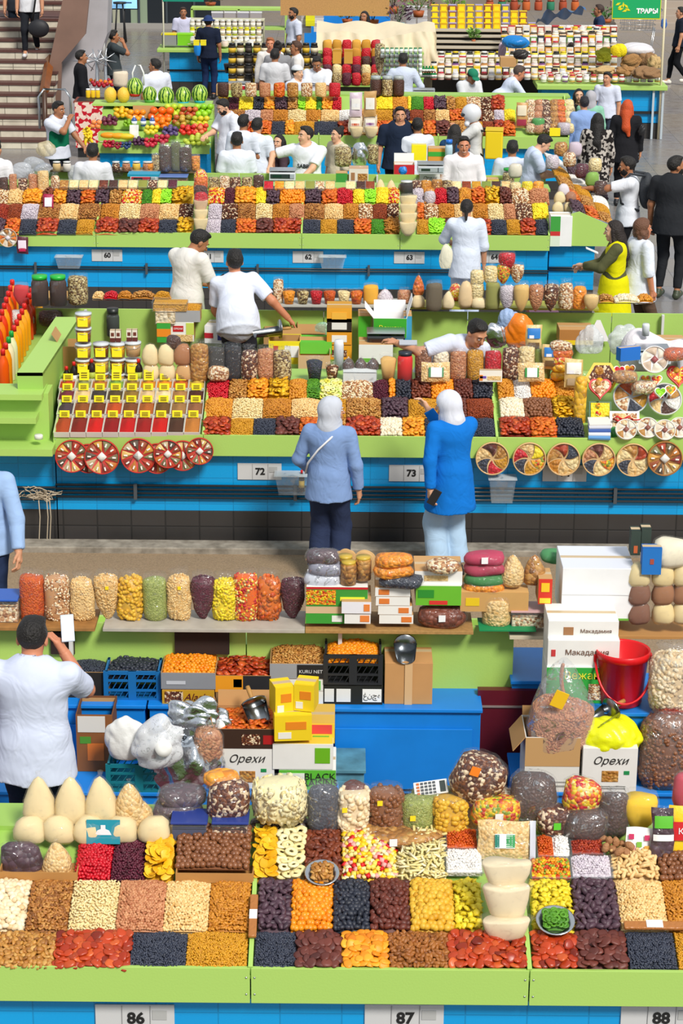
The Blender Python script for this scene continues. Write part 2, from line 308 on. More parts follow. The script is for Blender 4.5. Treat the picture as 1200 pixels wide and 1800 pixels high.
# kind: shape, radius m, spacing m, colours, const, short words
K = {
 'almond': ('almond',0.0142,0.0142,['#7d4a1c','#a86a2c','#c08a45'],0,'brown almonds'),
 'roast': ('almond',0.013,0.013,['#b06c18','#cf8a24','#b8741c'],0,'roasted almonds'),
 'cashew': ('cashew',0.0145,0.0165,['#e6c884','#f4e0ac','#e9cf92'],0,'pale cashews'),
 'pink': ('nut',0.0108,0.0128,['#a8623c','#cf9468','#b97650'],0,'pink peanuts'),
 'peanut': ('nut',0.0108,0.0128,['#d8a75e','#efcf94','#e0b874'],0,'light peanuts'),
 'walnut': ('walnut',0.018,0.0195,['#8a5420','#c48c3e','#a96d2a','#d2a45a'],0,'walnut halves'),
 'pecan': ('date',0.019,0.019,['#7a4418','#a8692c','#94551f'],0,'pecan halves'),
 'aprred': ('disc',0.0285,0.034,['#6e1c0e','#c2441a','#9c2c10','#d4602a'],0,'red dried apricots'),
 'aprbrown': ('disc',0.028,0.034,['#4e2420','#74382c','#5e2c24'],0,'brown dried apricots'),
 'apricot': ('disc',0.026,0.031,['#d87808','#f8ae2a','#e88a10'],0,'orange dried apricots'),
 'apror': ('disc',0.024,0.029,['#cc5410','#e07a1c','#c8480e'],0,'rusty orange dried apricots'),
 'black': ('raisin',0.0095,0.0105,['#262a38','#3a4050','#303444'],0,'black raisins'),
 'gold': ('raisin',0.0095,0.0105,['#b87c0c','#d79c1e','#c68a14'],0,'golden raisins'),
 'prune': ('date',0.026,0.027,['#3c2834','#563c48','#4a303c'],0,'purple dates'),
 'kumquat': ('ball',0.0165,0.0235,['#ea7c08','#f49a1c','#e08a10'],0,'orange physalis'),
 'blackplum': ('nut',0.019,0.0235,['#1c202c','#2c303e','#242834'],0,'black prunes'),
 'fig': ('nut',0.021,0.026,['#4c2018','#6e3224','#5c281c'],0,'brown jujubes'),
 'yellow': ('ball',0.0185,0.0245,['#cc9418','#e4b83c','#d8a428'],0,'yellow dried plums'),
 'star': ('star',0.027,0.031,['#dcc010','#eed83a','#e6cc20'],0,'yellow jelly pieces'),
 'dates': ('date',0.024,0.025,['#5a2414','#823c20','#6c2e18'],0,'brown dates'),
 'macad': ('ball',0.0165,0.0255,['#734428','#8f5c3c','#82502f'],0,'macadamia nuts'),
 'shellnut': ('shell',0.026,0.025,['#d9b070','#ecca90','#e2bc7c'],0,'peanuts in shells'),
 'whitenut': ('nut',0.0215,0.025,['#e6cfa6','#f3e4c6','#dbb984'],0,'whitish apricot kernels'),
 'cranberry': ('nut',0.0125,0.0155,['#a80818','#d01428','#bc0c20'],0,'red cherries'),
 'barberry': ('raisin',.010,.012,['#40101e','#641c34','#501628'],0,'dark barberries'),
 'mango': ('slice',0.036,0.034,['#e0a008','#f2c01c','#e8ac10'],0,'yellow mango slices'),
 'rings': ('ring',0.036,0.046,['#eedc98','#f6ecbc','#e8d284'],0,'pale pineapple rings'),
 'candy': ('cube',0.0185,0.021,['#f6c81c','#f4e4b8','#d4101c','#f8d85c','#f2a8a0','#f6e08c'],1,'wrapped red and yellow sweets'),
 'noodle': ('stick',.03,.02,['#e8dca0','#dcc878','#f4ecc8'],0,'wrapped pale nougat sticks'),
 'white': ('nut',.009,.012,['#e6e2dc','#f8f6f2','#dcd6d0'],0,'white sugared seeds'),
 'lilac': ('nut',.009,.012,['#c8bcc8','#dcd2d8','#b4a8b4'],0,'pale lilac beans'),
 'bean': ('nut',.009,.012,['#7a1c0c','#9c2c14','#b04420'],0,'small red nuts'),
 'carrot': ('cube',.009,.012,['#b83c0c','#d4600e','#c84c0c'],0,'orange candied dice'),
 'mix': ('cube',.011,.013,['#e88a10','#e8c81c','#c83c14','#8aa02c','#f0a828'],1,'mixed candied fruit'),
 'kiwi': ('ring',.022,.022,['#3c7414','#5c9a20','#4a8418'],0,'green kiwi slices'),
 'lime': ('ring',.024,.024,['#7ccc10','#a4e830','#8cd81c'],0,'lime green fruit rings'),
 'lemon': ('ring',.024,.026,['#e8d830','#f4f0b0','#b4cc3c'],0,'lemon slices'),
 'fruityel': ('cube',.014,.015,['#ecd010','#f8e430','#e8c008'],0,'bright yellow fruit'),
 'green': ('cube',.009,.010,['#2c6c0c','#4c9414','#3c8010'],0,'green candied fruit'),
 'goldball': ('ball',.013,.017,['#b87014','#d89424','#c88018'],0,'golden dried plums'),
 'whiteball': ('ball',.015,.019,['#e4d4b4','#f2e8d0','#d8c49c'],0,'white figs'),
 'redbrown': ('nut',.009,.011,['#742808','#984010','#86340c'],0,'red brown peanuts'),
 'darkmix': ('nut',.0105,.014,['#4c2010','#7a4420','#e4ccaa','#5a2c18'],1,'chocolate nut mix'),
 'lightmix': ('nut',.0105,.014,['#e8d0a4','#c89464','#f0e0c4','#9c6438'],1,'pale nut mix'),
 'sticks': ('stick',.03,.016,['#a8681c','#c48428','#b4741f'],0,'brown fruit sticks'),
 'choc': ('nut',.010,.013,['#381c14','#502c20','#44241a'],0,'dark chocolate nuts'),
 'redmix': ('cube',.012,.014,['#c81428','#e8c020','#e46414','#f0dc8c'],1,'red and yellow candied fruit'),
}
PF = {'shellnut': 1,'aprred': 1,'aprbrown': 1,'apricot': 1,'macad': 1,'mango': 1,'rings': 1,'dates': 1,'kumquat': 1,'blackplum': 1,'fig': 1,'yellow': 1,'prune': 1,'whitenut': 1,'star': 1}
def kmat(k): s = K[k]; return vmat(s[3],.5 if k not in ('macad','cranberry','aprred','kumquat') else .36,bool(s[4]))
def kg(k,sc=1.): s = K[k]; return gmat(s[3],.62/s[1]*sc,.5,bool(s[4]))
def heap(k,A,B,D,label,name=None,scale=1.,lod=0,hm=.03,single=False,spread=1.):
    """pile of food filling a tilted rectangle: corner A, edges B (across) and D (up the slope)"""
    shp,r,sp,cols,const,words = K[k]; A,B,D = [np.asarray(q,float) for q in (A,B,D)]
    r *= scale; sp *= scale*spread; lb,ld = np.linalg.norm(B),np.linalg.norm(D); N = np.cross(B,D); N /= np.linalg.norm(N)
    hgt = lambda u,v: hm*(1-np.abs(2*u-1)**3*.8)*(1-np.abs(2*v-1)**3*.8)+.004*np.sin(u*9+A[0]*7)*np.sin(v*8+A[1])
    nu,nv = max(2,int(round(lb/sp))),max(2,int(round(ld/sp)))
    u,v = np.meshgrid((np.arange(nu)+.5)/nu,(np.arange(nv)+.5)/nv); u = u+(np.arange(nv) % 2)[:,None]*.5/nu-.25/nu
    mu,mv = min(.4,r*.7/lb),min(.4,r*.8/ld); u = np.clip(u+(np.random.rand(*u.shape)-.5)*.5/nu,mu,1-mu).ravel(); v = np.clip(v+(np.random.rand(nv,nu)-.5)*.5/nv,mv,1-mv).ravel()
    P = B*u[:,None]+D*v[:,None]+N*(hgt(u,v)+r*(.1+.5*np.random.rand(len(u))))[:,None]
    nm = name or k
    tl = {'disc': .5,'ring': .35,'slice': .6,'kiwi': .4}.get(shp,.9)
    if single:
        if (shp,r) not in TC:
            o = []
            for j in range(3):
                t = MB(); V,F = tmpl(shp,1); V = V+.05*np.sin(V[:,[1,2,0]]*(4+j)+j); t.add(V*r,F)
                ob = t.build(single,kmat(k)); o.append(ob.data); COL.objects.unlink(ob); bpy.data.objects.remove(ob)
            TC[(shp,r)] = o
        Z = Vector(N)
        for ip,p in enumerate(P):
            q = bpy.data.objects.new(single,random.choice(TC[(shp,r)])); COL.objects.link(q)
            if q.data.materials[0] != kmat(k): q.material_slots[0].link = 'OBJECT'; q.material_slots[0].material = kmat(k)
            q.location = A+p; e = Z+Vector(np.random.randn(3)*tl*.45); q.rotation_mode = 'QUATERNION'
            q.rotation_quaternion = e.to_track_quat('Z','Y') @ Matrix.Rotation(random.random()*6.28,3,'Z').to_quaternion()
            s = random.uniform(.88,1.14); q.scale = (s,s,s); tag(q,label[0].format(f'{ORD[ip//nu]} row up, {ORD[ip % nu]} from left'),label[1],label[2])
        o = MB().grid(lambda a,b: B*a+D*b+N*(hgt(a,b)-r*.5),10,10).grid(lambda a,b: B*(1-a)+D*b-N*.01,2,2).build(name or words.replace(' ','_')+'_heap_core',kmat(k),loc=A)
        tag(o,label[3],'heap',kind='stuff'); return o
    mb = MB(); mb.grid(lambda a,b: B*a+D*b+N*(hgt(a,b)-r*.3),8,8).grid(lambda a,b: B*(1-a)+D*b-N*.01,2,2)
    scat(mb,shp,P,N,r,lod == 0 and shp not in ('cashew',),tl)
    o = mb.build((name or words.replace(' ','_'))+'_heap',kmat(k),loc=A); tag(o,label,'heap',kind='stuff'); return o
# ================================================================ THE HALL
GREEN = mat('#aace66',.5,bump=.05,bscale=90); GREEND = mat('#9cc25c',.55)
BLUE = tilemat('#08a0e0','#0886c0',.30,.12,.22,c2='#0a98da',mort=.004); BLACKT = tilemat('#34312f','#262423',.30,.15,.4,c2='#3c3836')
TEAL = mat('#0d5c86',.4)
WOOD = mat('#b98b52',.7,noise=.5,bscale=14); WHITE = mat('#f1f1ee',.6); CARD = mat('#c79a63',.85,noise=.15,bscale=8); CARDD = mat('#a87c48',.9)
PAPER = mat('#f4f2ea',.8); YEL = mat('#f8e512',.7); DK = mat('#1c1c1e',.5); STEEL = mat('#c8ccd0',.28,1); BLUEP = mat('#1484e2',.42,noise=.18,bscale=3.5)
class Row:
    def __init__(s,yf,yb,dep,name):
        s.Yf = onZ(600,yf,1.0)[1]; s.dep = dep; s.Zb = onY(600,yb,s.Yf+dep)[2]; s.name = name
        s.n = np.cross([1,0,0],[0,dep,s.Zb-1.0]); s.n = s.n/np.linalg.norm(s.n); s.p0 = np.array([0,s.Yf,1.0])
        s.yf,s.yb = yf,yb; s.used = {}
    def at(s,x,y,up=0):
        d = ray(x,y); p0 = s.p0+s.n*up; t = ((p0-_C)@s.n)/(d@s.n); return _C+d*t
    def cell(s,x0,x1,y0,y1):          # pixel box -> world rectangle on the slope
        ym = (y0+y1)/2; a = s.at(x0,ym); b = s.at(x1,ym); lo = s.at((x0+x1)/2,y1); hi = s.at((x0+x1)/2,y0)
        return np.array([a[0],lo[1],lo[2]]),np.array([b[0]-a[0],0,0]),np.array([0,hi[1]-lo[1],hi[2]-lo[2]])
    def heaps(s,y0,y1,spec,tier,lod=1,scale=1.,hm=.03,single=False,spread=1.):
        L = [q.split() for q in spec.split(';') if q.strip()]
        for i,(x0,x1,k) in enumerate(L):
            A,B,D = s.cell(float(x0),float(x1),y0,y1)
            w = K[k][5]; lf = K[L[i-1][2]][5] if i else None; rt = K[L[i+1][2]][5] if i < len(L)-1 else None
            if lf and rt: ctx = f'between the {lf} and {rt}'
            else: ctx = f'beside the {lf or rt}'
            lab = f'{w}, {tier} tier, {s.name}, {ctx}'
            key = lab; c = s.used.get(key,0); s.used[key] = c+1
            if len(lab.split()) > 14: lab = f'{w}, {tier} tier, {s.name}, right of {lf}' if lf else f'{w}, {tier} tier, {s.name}'
            c = s.used.get('L'+lab,0); s.used['L'+lab] = c+1
            if c: lab += f', {ORD[c]} such'
            if single and k in PF:
                one = {'disc': 'dried_apricot','shell': 'peanut','date': 'date','ring': 'pineapple_ring','slice': 'mango_slice','star': 'jelly_sweet'}.get(K[k][0],{'macad': 'macadamia_nut','kumquat': 'dried_physalis','blackplum': 'prune','fig': 'jujube','yellow': 'dried_plum','whitenut': 'apricot_kernel'}.get(k,'dried_fruit'))
                kk2 = f'{w}{tier}{lf}'; c2 = s.used.get(kk2,0); s.used[kk2] = c2+1
                g = f'{w}, {tier} tier of {s.name}, {ctx}'
                heap(k,A,B,D,(one.replace('_',' ')+', {}, '+w+(f' right of {lf}' if lf else ' at left end')+f'{" again" if c2 else ""}',one.replace('_',' '),g,'bed of '+lab),name=one+'_bed',single=one,scale=scale,hm=hm,spread=spread)
            else: heap(k,A,B,D,('heap of ' if len(lab.split()) < 15 else '')+lab,lod=lod,scale=scale,hm=hm,spread=spread)
RA = Row(1708,1456,.95,'nearest counter'); RB = Row(770,668,.95,'middle counter'); RC = Row(414,330,.95,'third counter'); RD = Row(240,166,1.0,'fourth counter')
def shell():
    f = MB().box((0,40,-.05),(40,90,.1)).build('floor',tilemat('#858284','#66625f',.9,.9,.20,axis='xy',wear=.12,c2='#8c8378',mort=.006)); struct(f)
    f = MB().box((0,14.5,.0),(16,7.0,.02)).build('floor',mat('#9b8468',.8,noise=.5,bscale=70)); struct(f)
    k = MB().box((0,18.02,.03),(14,.22,.07)).build('trim_1',mat('#a39a8c',.9,noise=.8,bscale=9),bevel=.01); struct(k)
    for (y0,y1,xa,xb) in ((RA.Yf+.3,13.4,-4,4),(RB.Yf+.3,22.3,-4.5,4),(RC.Yf+.3,31.5,-5,2.5),(RD.Yf+.3,40.5,-2.2,4)):
        p = MB().box(((xa+xb)/2,(y0+y1)/2,.12),(xb-xa,y1-y0,.24)).build('floor_platform',mat('#5a1420',.5,noise=.3)); struct(p)
    b = MB().box((0,66,3),(40,.2,6)).build('wall_back',mat('#8a7f74',.8,noise=.3,bscale=1)); struct(b)
    # back left shopfront
    z0 = onZ(250,50,0); Y = z0[1]
    s = thing('shopfront','dark glazed shopfront with black frame behind the grey floor','shopfront',(z0[0],Y+.3,0))
    MB().box((0,0,1.6),(4.2,.1,3.2)).build('panel',mat('#20262c',.3),s)
    for i in range(5): MB().box((-1.6+i*.75,-.08,1.5),(.06,.06,3.)).build('mullion',mat('#3c444a',.4),s)
    MB().box((-.9,-.06,.7),(.55,.02,1.2)).build('glass_pane',mat('#a8a894',.2),s); MB().box((-.1,-.06,.7),(.45,.02,1.2)).build('glass_pane',mat('#8c9c84',.2),s)
    MB().box((0,-.2,.06),(4.4,.3,.12)).build('kerb',mat('#9a9690',.8),s)
shell()
def xw(row,x,y): return row.at(x,y)[0]
def counter(row,x0,x1,joints,plates,label,words,pipes=None,blue=BLUE,ends=(),plw=.30):
    """x in pixels at the front edge"""
    yf = row.yf; X0,X1 = xw(row,x0,yf),xw(row,x1,yf); Y = row.Yf; c = (X0+X1)/2
    t = thing('market_counter',label,'counter',(c,Y,0)); W = X1-X0
    MB().box((0,.45,.30+.28),(W-.02,.74,.56)).build('tiled_front',blue,t)
    MB().box((0,.45,.15),(W-.02,.74,.30)).build('plinth',BLACKT,t)
    jx = [X0]+[xw(row,j,yf) for j in joints]+[X1]
    for a,b in zip(jx[:-1],jx[1:]):
        f = MB().box(((a+b)/2-c,0,.925),(b-a-.006,.022,.19)).build('fascia_panel',GREEN,t,bevel=.002)
        s = MB(); 
        for sx in (a+.02,b-.02):
            for sz in (.88,.97): s.lathe([(.0001,0),(.005,0),(.005,.002),(.0001,.003)],8,0,(sx-(a+b)/2,-.012,sz-.925),M=R3(math.pi/2))
        q = s.build('screws',STEEL,f); q.location = ((a+b)/2-c,0,.925)
    MB().box((0,.42,.845),(W-.01,.8,.02)).build('undertray',TEAL,t)
    dy,dz = row.dep,row.Zb-1.0; a = math.atan2(dz,dy); L = math.hypot(dy,dz)
    MB().box((0,dy/2,1.0+dz/2-.035),(W-.01,L,.02),rx=a).build('tray_deck',GREEND,t)
    MB().box((0,dy+.01,(row.Zb+.30)/2),(W-.01,.03,row.Zb-.30)).build('back_board',GREEND,t)
    for j in jx:
        MB().box((j-c+(0.012 if j == X0 else -.012 if j == X1 else 0),dy/2,1.0+dz/2-.005),(.022,L,.07),rx=a).build('divider',GREEN,t)
    for (px_,py,num) in plates:
        p = onY(px_,py,Y+.07); g = np.array([p[0]-c,.075,p[2]])
        pl = MB().box((0,0,0),(plw*1.28,.012,.15)).build('number_plate',mat('#c9c9c9',.5),t,loc=g,bevel=.002)
        for sx in (-.062,.075): MB().box((sx,-.008,0),(.002,.004,.14)).build('plate_seam',mat('#8a8a8a'),pl)
        if num: text(pl,num,.085,'#161616',(.005,-.009,0),bold=.003)
        MB().box((.12,-.008,.02),(.07,.003,.05)).build('note_patch',mat('#b0b0ae'),pl)
    if pipes:
        for i,py in enumerate(pipes):
            p = onY(600,py,Y+.05); MB().tube([(-W/2,.05,p[2]),(W/2,.05,p[2])],.011,6).build('pipe',mat('#2a3036',.35),t)
        n = int(W/1.4)
        for i in range(n): MB().box((-W/2+.7+i*1.4,.04,onY(600,sum(pipes)/len(pipes),Y+.05)[2]),(.03,.03,.14)).build('pipe_clip',mat('#4a4f54',.4),t)
    return t
counter(RA,-60,1260,[440,930],[(237,1790,'86'),(710,1790,'87'),(1160,1790,'88')],'nearest counter: green fascia over shaded blue tiles, numbers 86, 87 and 88','')
counter(RB,92,1330,[357,873],[(456,829,'72'),(722,832,'73'),(992,832,'74')],'middle counter: green fascia over blue and black tiles, numbers 72 to 74','',pipes=[856,863,870,877])
counter(RC,-40,966,[168,530,703],[(188,449,'60'),(366,451,'61'),(541,452,'62'),(719,453,'63'),(868,452,'64')],'third counter: green fascia above a long blue wall, numbers 60 to 63','',pipes=[473,477])
counter(RD,382,1000,[560,770],[(810,262,'')],'fourth counter behind the seated vendors, pale green fascia over blue','')
# blue wall of the middle island going on to the left under the green stand, and of the third island to the right
X0 = xw(RB,-40,770); X1 = xw(RB,92,770)
t = thing('low_wall','blue and black tiled wall below the green stand, left edge','wall',((X0+X1)/2,RB.Yf+.45,0))
MB().box((0,0,.58),(X1-X0,.74,.56)).build('blue_tiles',BLUE,t); MB().box((0,0,.15),(X1-X0,.74,.3)).build('black_tiles',BLACKT,t)
for py in (856,863,870,877): MB().tube([(-(X1-X0)/2,-.4,onY(0,py,RB.Yf+.05)[2]),((X1-X0)/2,-.4,onY(0,py,RB.Yf+.05)[2])],.011,6).build('pipe',mat('#2a3036',.35),t)
# right end of third island: blue wall, slanted green side with its own slope of goods
a = onY(966,440,RC.Yf+.08); b = onY(1046,440,RC.Yf+.08)
t = thing('corner_counter','green slant-sided end counter over blue tiles, right of the third counter','counter',(a[0],RC.Yf,0)); W = b[0]-a[0]
MB().box((W/2,.6,.5),(W,.9,.8)).build('tiled_front',BLUE,t)
MB().box((W/2,.6,.15),(W+.004,.904,.3)).build('plinth',BLACKT,t)
for py in (473,477): MB().tube([(0,.13,onY(1000,py,RC.Yf+.05)[2]),(W,.13,onY(1000,py,RC.Yf+.05)[2])],.012,6).build('pipe',mat('#2a3036',.35),t)
q = [onY(x,y,RC.Yf+.06) for x,y in ((1004,432),(1004,376),(1018,372),(1075,398),(1078,433))]
MB().prism([(p[0]-a[0],p[2]) for p in q],0.05,.08).build('side_panel',GREEN,t)
CR0 = onY(1006,374,RC.Yf+.1); CR1 = onY(1076,398,RC.Yf+.1); CB0 = onY(955,268,RC.Yf+3.2); CB1 = onY(1064,330,RC.Yf+2.3)
MB().add([CR0-a*[1,0,0]-[0,RC.Yf,0],CR1-a*[1,0,0]-[0,RC.Yf,0],CB1-a*[1,0,0]-[0,RC.Yf,0],CB0-a*[1,0,0]-[0,RC.Yf,0]],[(0,1,2,3)]).build('slope_deck',GREEND,t,mods=None)
MB().tube([CR0-a*[1,0,0]-[0,RC.Yf,-.01],CR1-a*[1,0,0]-[0,RC.Yf,-.01]],.02,6).build('metal_edge',STEEL,t)
# slanted bands of goods on the end counter
bands = ['prune','kumquat','white','apror','lightmix','prune','walnut','aprred','darkmix','gold']
for i in range(5):
    for j in range(3):
        u0,u1 = j/3,(j+1)/3-.01; v0,v1 = i/5,(i+1)/5-.01
        def bl(u,v): return (CR0*(1-u)+CR1*u)*(1-v)+(CB0*(1-u)+CB1*u)*v
        k = bands[(i*3+j*2+j) % 10]
        heap(k,bl(u0,v0),bl(u1,v0)-bl(u0,v0),bl(u0,v1)-bl(u0,v0),f'{K[k][5]} on the slanted end counter, {ORD[i]} band, {["left","centre","right"][j]}',lod=1,scale=1.25,hm=.05)
# back displays: green panel, plank shelf and far slope
def backrow(Yb,X0,X1,label,z=1.3,plank=WOOD,splits=()):
    t = thing('back_display',label,'counter',((X0+X1)/2,Yb,0)); W = X1-X0
    n = max(1,int(W/1.33)); 
    for i in range(n): MB().box((-W/2+(i+.5)*W/n,.03,(z+.35)/2-.02),(W/n-.008,.025,z-.35)).build('back_panel',GREEN,t)
    MB().box((0,.55,.95),(W,.95,.06),rx=-.28).build('far_slope',GREEND,t); MB().box((0,1.0,.85),(W,.03,.2)).build('fascia_panel',GREEN,t)
    MB().box((0,.55,.42),(W,.8,.82)).build('tiled_front',BLUE,t)
    for i in range(n): MB().box((-W/2+(i+.35)*W/n,-.03,z-.12),(.025,.05,.2)).build('bracket',mat('#d8d8d4',.5),t)
    return t
YAb = onZ(600,1096,1.3)[1]; YBb = onZ(700,545,1.3)[1]; YCb = onZ(250,301,1.3)[1]; YDb = onZ(600,150,1.3)[1]
backrow(YAb,onY(-40,1100,YAb)[0],onY(905,1100,YAb)[0],'green back panels of the nearest stall, under the bag shelf')
backrow(YBb,onY(62,540,YBb)[0],onY(1330,540,YBb)[0],'light green back panels of the middle stall, behind the vendors')
backrow(YCb,onY(60,300,YCb)[0],onY(960,300,YCb)[0],'green back panels of the third stall behind the vendor backs')
def plank(x0,x1,y,Y,label,z=1.3,th=.022,dep=.34,m=WOOD,edge=None):
    a,b = onY(x0,y,Y),onY(x1,y,Y); o = MB().box((0,dep/2,-th/2),(b[0]-a[0],dep,th)).build('shelf_board',m,loc=((a[0]+b[0])/2,Y-.12,z),bevel=.002)
    return tag(o,label,'shelf')
plank(-40,170,1096,YAb,'raw wooden shelf plank under the leftmost bags, above the dark haired man',m=mat('#a8763c',.7,noise=.5,bscale=14))
plank(184,536,1096,YAb,'long white-topped shelf plank under the row of nut bags',m=mat('#b9b2a6',.6,noise=.3,bscale=9))
plank(537,830,1100,YAb,'wooden shelf plank under the stacked boxes, centre',m=mat('#b58a50',.7,noise=.4))
plank(893,1062,1110,YAb,'short pale shelf board under the big white cartons',z=1.27,m=mat('#cdbfa5',.7))
plank(1065,1260,1105,YAb,'raw wood shelf board under the couscous cones at right edge',z=1.28,m=mat('#b8864a',.7))
plank(62,150,538,YBb,'short wooden shelf under the green-lidded jars',z=1.42,m=mat('#c79a55',.7))
plank(478,724,532,YBb,'grey shelf board under the tubs behind the leaning man',z=1.37,m=mat('#b4b4ac',.6))
plank(720,1050,541,YBb,'yellow-green shelf board under the upright nut bags',z=1.36,m=mat('#a8a83c',.6))
plank(90,352,302,YCb,'brown shelf board under small tubs, third stall',z=1.32,m=mat('#6e5a3c',.7))
# ---- green end stand at left of the middle counter
Yg = RB.Yf-.02
t = thing('green_stand','stepped green stand with a long board running back, left edge','stand',(0,0,0))
def pb(name,pts,th,m=GREEN): MB().prism([(p[0],p[2]) for p in pts],pts[0][1],pts[0][1]+th).build(name,m,t)
bf = onY(30,655,Yg+.15); bf2 = onY(75,655,Yg+.15); zt = bf[2]
bk = onZ(98,557,zt); bk2 = onZ(139,557,zt)
mb = MB(); T = np.array([0,0,.03]); mb.add([bf,bf2,bk2,bk,bf-T,bf2-T,bk2-T,bk-T],[(0,1,2,3),(4,7,6,5),(0,4,5,1),(1,5,6,2),(2,6,7,3),(3,7,4,0)]); mb.build('long_board',GREEN,t,smooth=False)
mb = MB(); D = np.array([0,0,bf[2]-.85]); mb.add([bf2,bk2,bk2-D,bf2-D],[(0,1,2,3)]).add([bf,bf2,bf2-[0,0,.17],bf-[0,0,.17]],[(0,1,2,3)]); mb.build('side_board',GREEND,t,smooth=False)
a = onY(0,700,Yg)[0]-.3; b_ = onY(82,700,Yg)[0]; b2 = onY(60,700,Yg)[0]
zA,zB,zC = onY(40,697,Yg)[2],onY(40,733,Yg)[2],onY(40,790,Yg)[2]
MB().box(((a+onY(74,690,Yg)[0])/2,Yg+.15,zA),(onY(74,690,Yg)[0]-a,.36,.05)).build('upper_shelf',GREEN,t)
MB().box(((a+onY(66,690,Yg)[0])/2,Yg+.0,zB),(onY(64,690,Yg)[0]-a,.25,.05)).build('lower_shelf',GREEN,t)
MB().box(((a+b_)/2,Yg+.25,(zA+zC)/2),(b_-a,.3,zA-zC)).build('body',GREEN,t)
MB().box(((a+b_)/2+.03,Yg+.05,zC+.03),(b_-a+.06,.5,.06)).build('base_ledge',GREEN,t)
# ---- stairs at left back
t = thing('staircase','brown and cream tiled staircase rising at the left edge','stairs',(0,0,0))
sy0 = 262; p = onZ(40,sy0,0); sY0 = p[1]; rise,run = .165,.31; XR = onZ(70,215,.6)[0]; XL = XR-1.85
n = 12; TR = mat('#5d3a34',.5,noise=.3); RS = tilemat('#d8d0bc','#8a8274',.42,.4,.5,wear=.3)
for i in range(n):
    y = p[1]+i*run; x1 = XR; z = (i+1)*rise
    MB().box(((XL+x1)/2,y+run/2+.02,z-.02),(x1-XL,run+.06,.045)).build('tread',TR,t)
    MB().box(((XL+x1)/2,y+run/2,z-rise/2-.02),(x1-XL-.02,run-.02,rise-.02)).build('riser',RS,t)
ytop = p[1]+n*run
MB().box(((XL+XR)/2,ytop+.7,n*rise-.02),(XR-XL,1.5,.045)).build('landing',TR,t)
for i in range(7):
    y = ytop+1.3+i*run; z = (n+1+i)*rise
    MB().box(((XL+XR)/2+.3,y+run/2,z-.02),(XR-XL,run+.06,.045)).build('tread',TR,t)
    MB().box(((XL+XR)/2+.3,y+run/2,z-rise/2-.02),(XR-XL-.02,run-.02,rise-.02)).build('riser',RS,t)
# banister
A = np.array([XR+.06,p[1]-.0,.5]); rp = [onY(78,160,p[1]+.6),onY(92,75,p[1]+3.5),onY(114,-15,p[1]+7.5)]
t = thing('banister','varnished brown wooden banister beside the stairs','banister',(0,0,0))
mb = MB(); mb.tube(rp,.09,4); mb.build('handrail',mat('#8a4a14',.35,noise=.4,bscale=6),t,smooth=False)
mb = MB(); mb.add([rp[0]-[0,0,.02],rp[1]-[0,0,.02],rp[2]-[0,0,.02],rp[2]-[0,0,1.2],rp[1]-[0,0,1.1],rp[0]-[0,0,1.0]],[(0,1,4,5),(1,2,3,4)]); mb.build('side_panel',mat('#7a5a4a',.5,noise=.3),t)
MB().tube([rp[0]-[0.02,0,1.4],rp[0]],.05,6).build('post',mat('#4a3020',.4),t)
# sloping side walls right of stairs
Yw = p[1]+2
s = MB(); q = [onY(x,y,Yw) for x,y in ((78,230),(75,165),(110,0),(115,-40),(160,-40),(150,60),(108,110),(104,232))]
struct(s.prism([(v[0],v[2]) for v in q],Yw,Yw+.15).build('wall_stair',mat('#86685a',.55,noise=.3,bscale=2),smooth=False))
Yw += .5; q = [onY(x,y,Yw) for x,y in ((100,240),(104,110),(128,62),(150,60),(150,-60),(192,-60),(188,60),(168,120),(160,240))]
struct(MB().prism([(v[0],v[2]) for v in q],Yw,Yw+.8).build('wall_pillar',mat('#b4b0b4',.7,noise=.2,bscale=3),smooth=False))
q = onY(-10,120,Yw+3.5); struct(MB().box((q[0]-.5,Yw+1.5,3),(1.25,.3,9)).build('wall_left',mat('#a9acb8',.7,noise=.2,bscale=2)))
# right back: steps
for i in range(4):
    a = onZ(1165,52,0); struct(MB().box((a[0]+1.2,a[1]+.2+i*.4,.08+i*.16),(5,.4,.16)).build('floor_step',mat('#a89a8c',.7)))
# ---------------------------------------------------------------- goods in the trays
RA.heaps(1642,1706,'-40 97 walnut;97 230 aprred;230 328 black;328 435 gold;447 520 black;520 600 aprbrown;600 682 apricot;682 788 pecan;788 922 aprred;935 1012 aprred;1012 1100 aprbrown;1102 1186 black;1188 1270 gold','front',0,single=True)
RA.heaps(1552,1640,'-45 50 whitenut;50 124 almond;124 208 cashew;208 290 pink;290 368 peanut;368 440 roast;453 512 prune;512 585 kumquat;585 650 blackplum;650 720 fig;720 797 yellow;797 846 star','middle',0,single=True,hm=.05)
RA.heaps(1552,1640,'932 1005 star;1005 1085 prune;1085 1168 peanut;1168 1255 roast','middle',0,single=True,hm=.05)
RA.heaps(1480,1550,'135 198 cranberry;198 258 barberry','back',0,hm=.05)
RA.heaps(1462,1552,'258 308 mango;447 487 mango;487 535 rings;535 600 dates','back',0,single=True,hm=.05)
RA.heaps(1458,1552,'600 698 candy;698 782 noodle','back',0,hm=.06)
RA.heaps(1498,1552,'1073 1156 shellnut;1156 1235 macad','back',0,single=True,hm=.05)
RB.heaps(738,768,'357 405 aprred;405 445 gold;445 485 black;485 526 aprbrown;526 568 apror;568 608 walnut;608 668 aprred;668 707 whiteball;707 746 apricot;746 800 black;800 830 gold;830 870 black;878 932 aprred;932 977 apror;977 1025 blackplum','front',1,1.15,.04)
RB.heaps(704,736,'360 408 goldball;408 462 cashew;462 512 roast;512 562 peanut;562 608 gold;608 670 walnut;670 717 prune;717 775 gold;775 820 fig;820 870 redbrown;878 920 whiteball;920 970 macad;970 1022 mango','middle',1,1.15,.05)
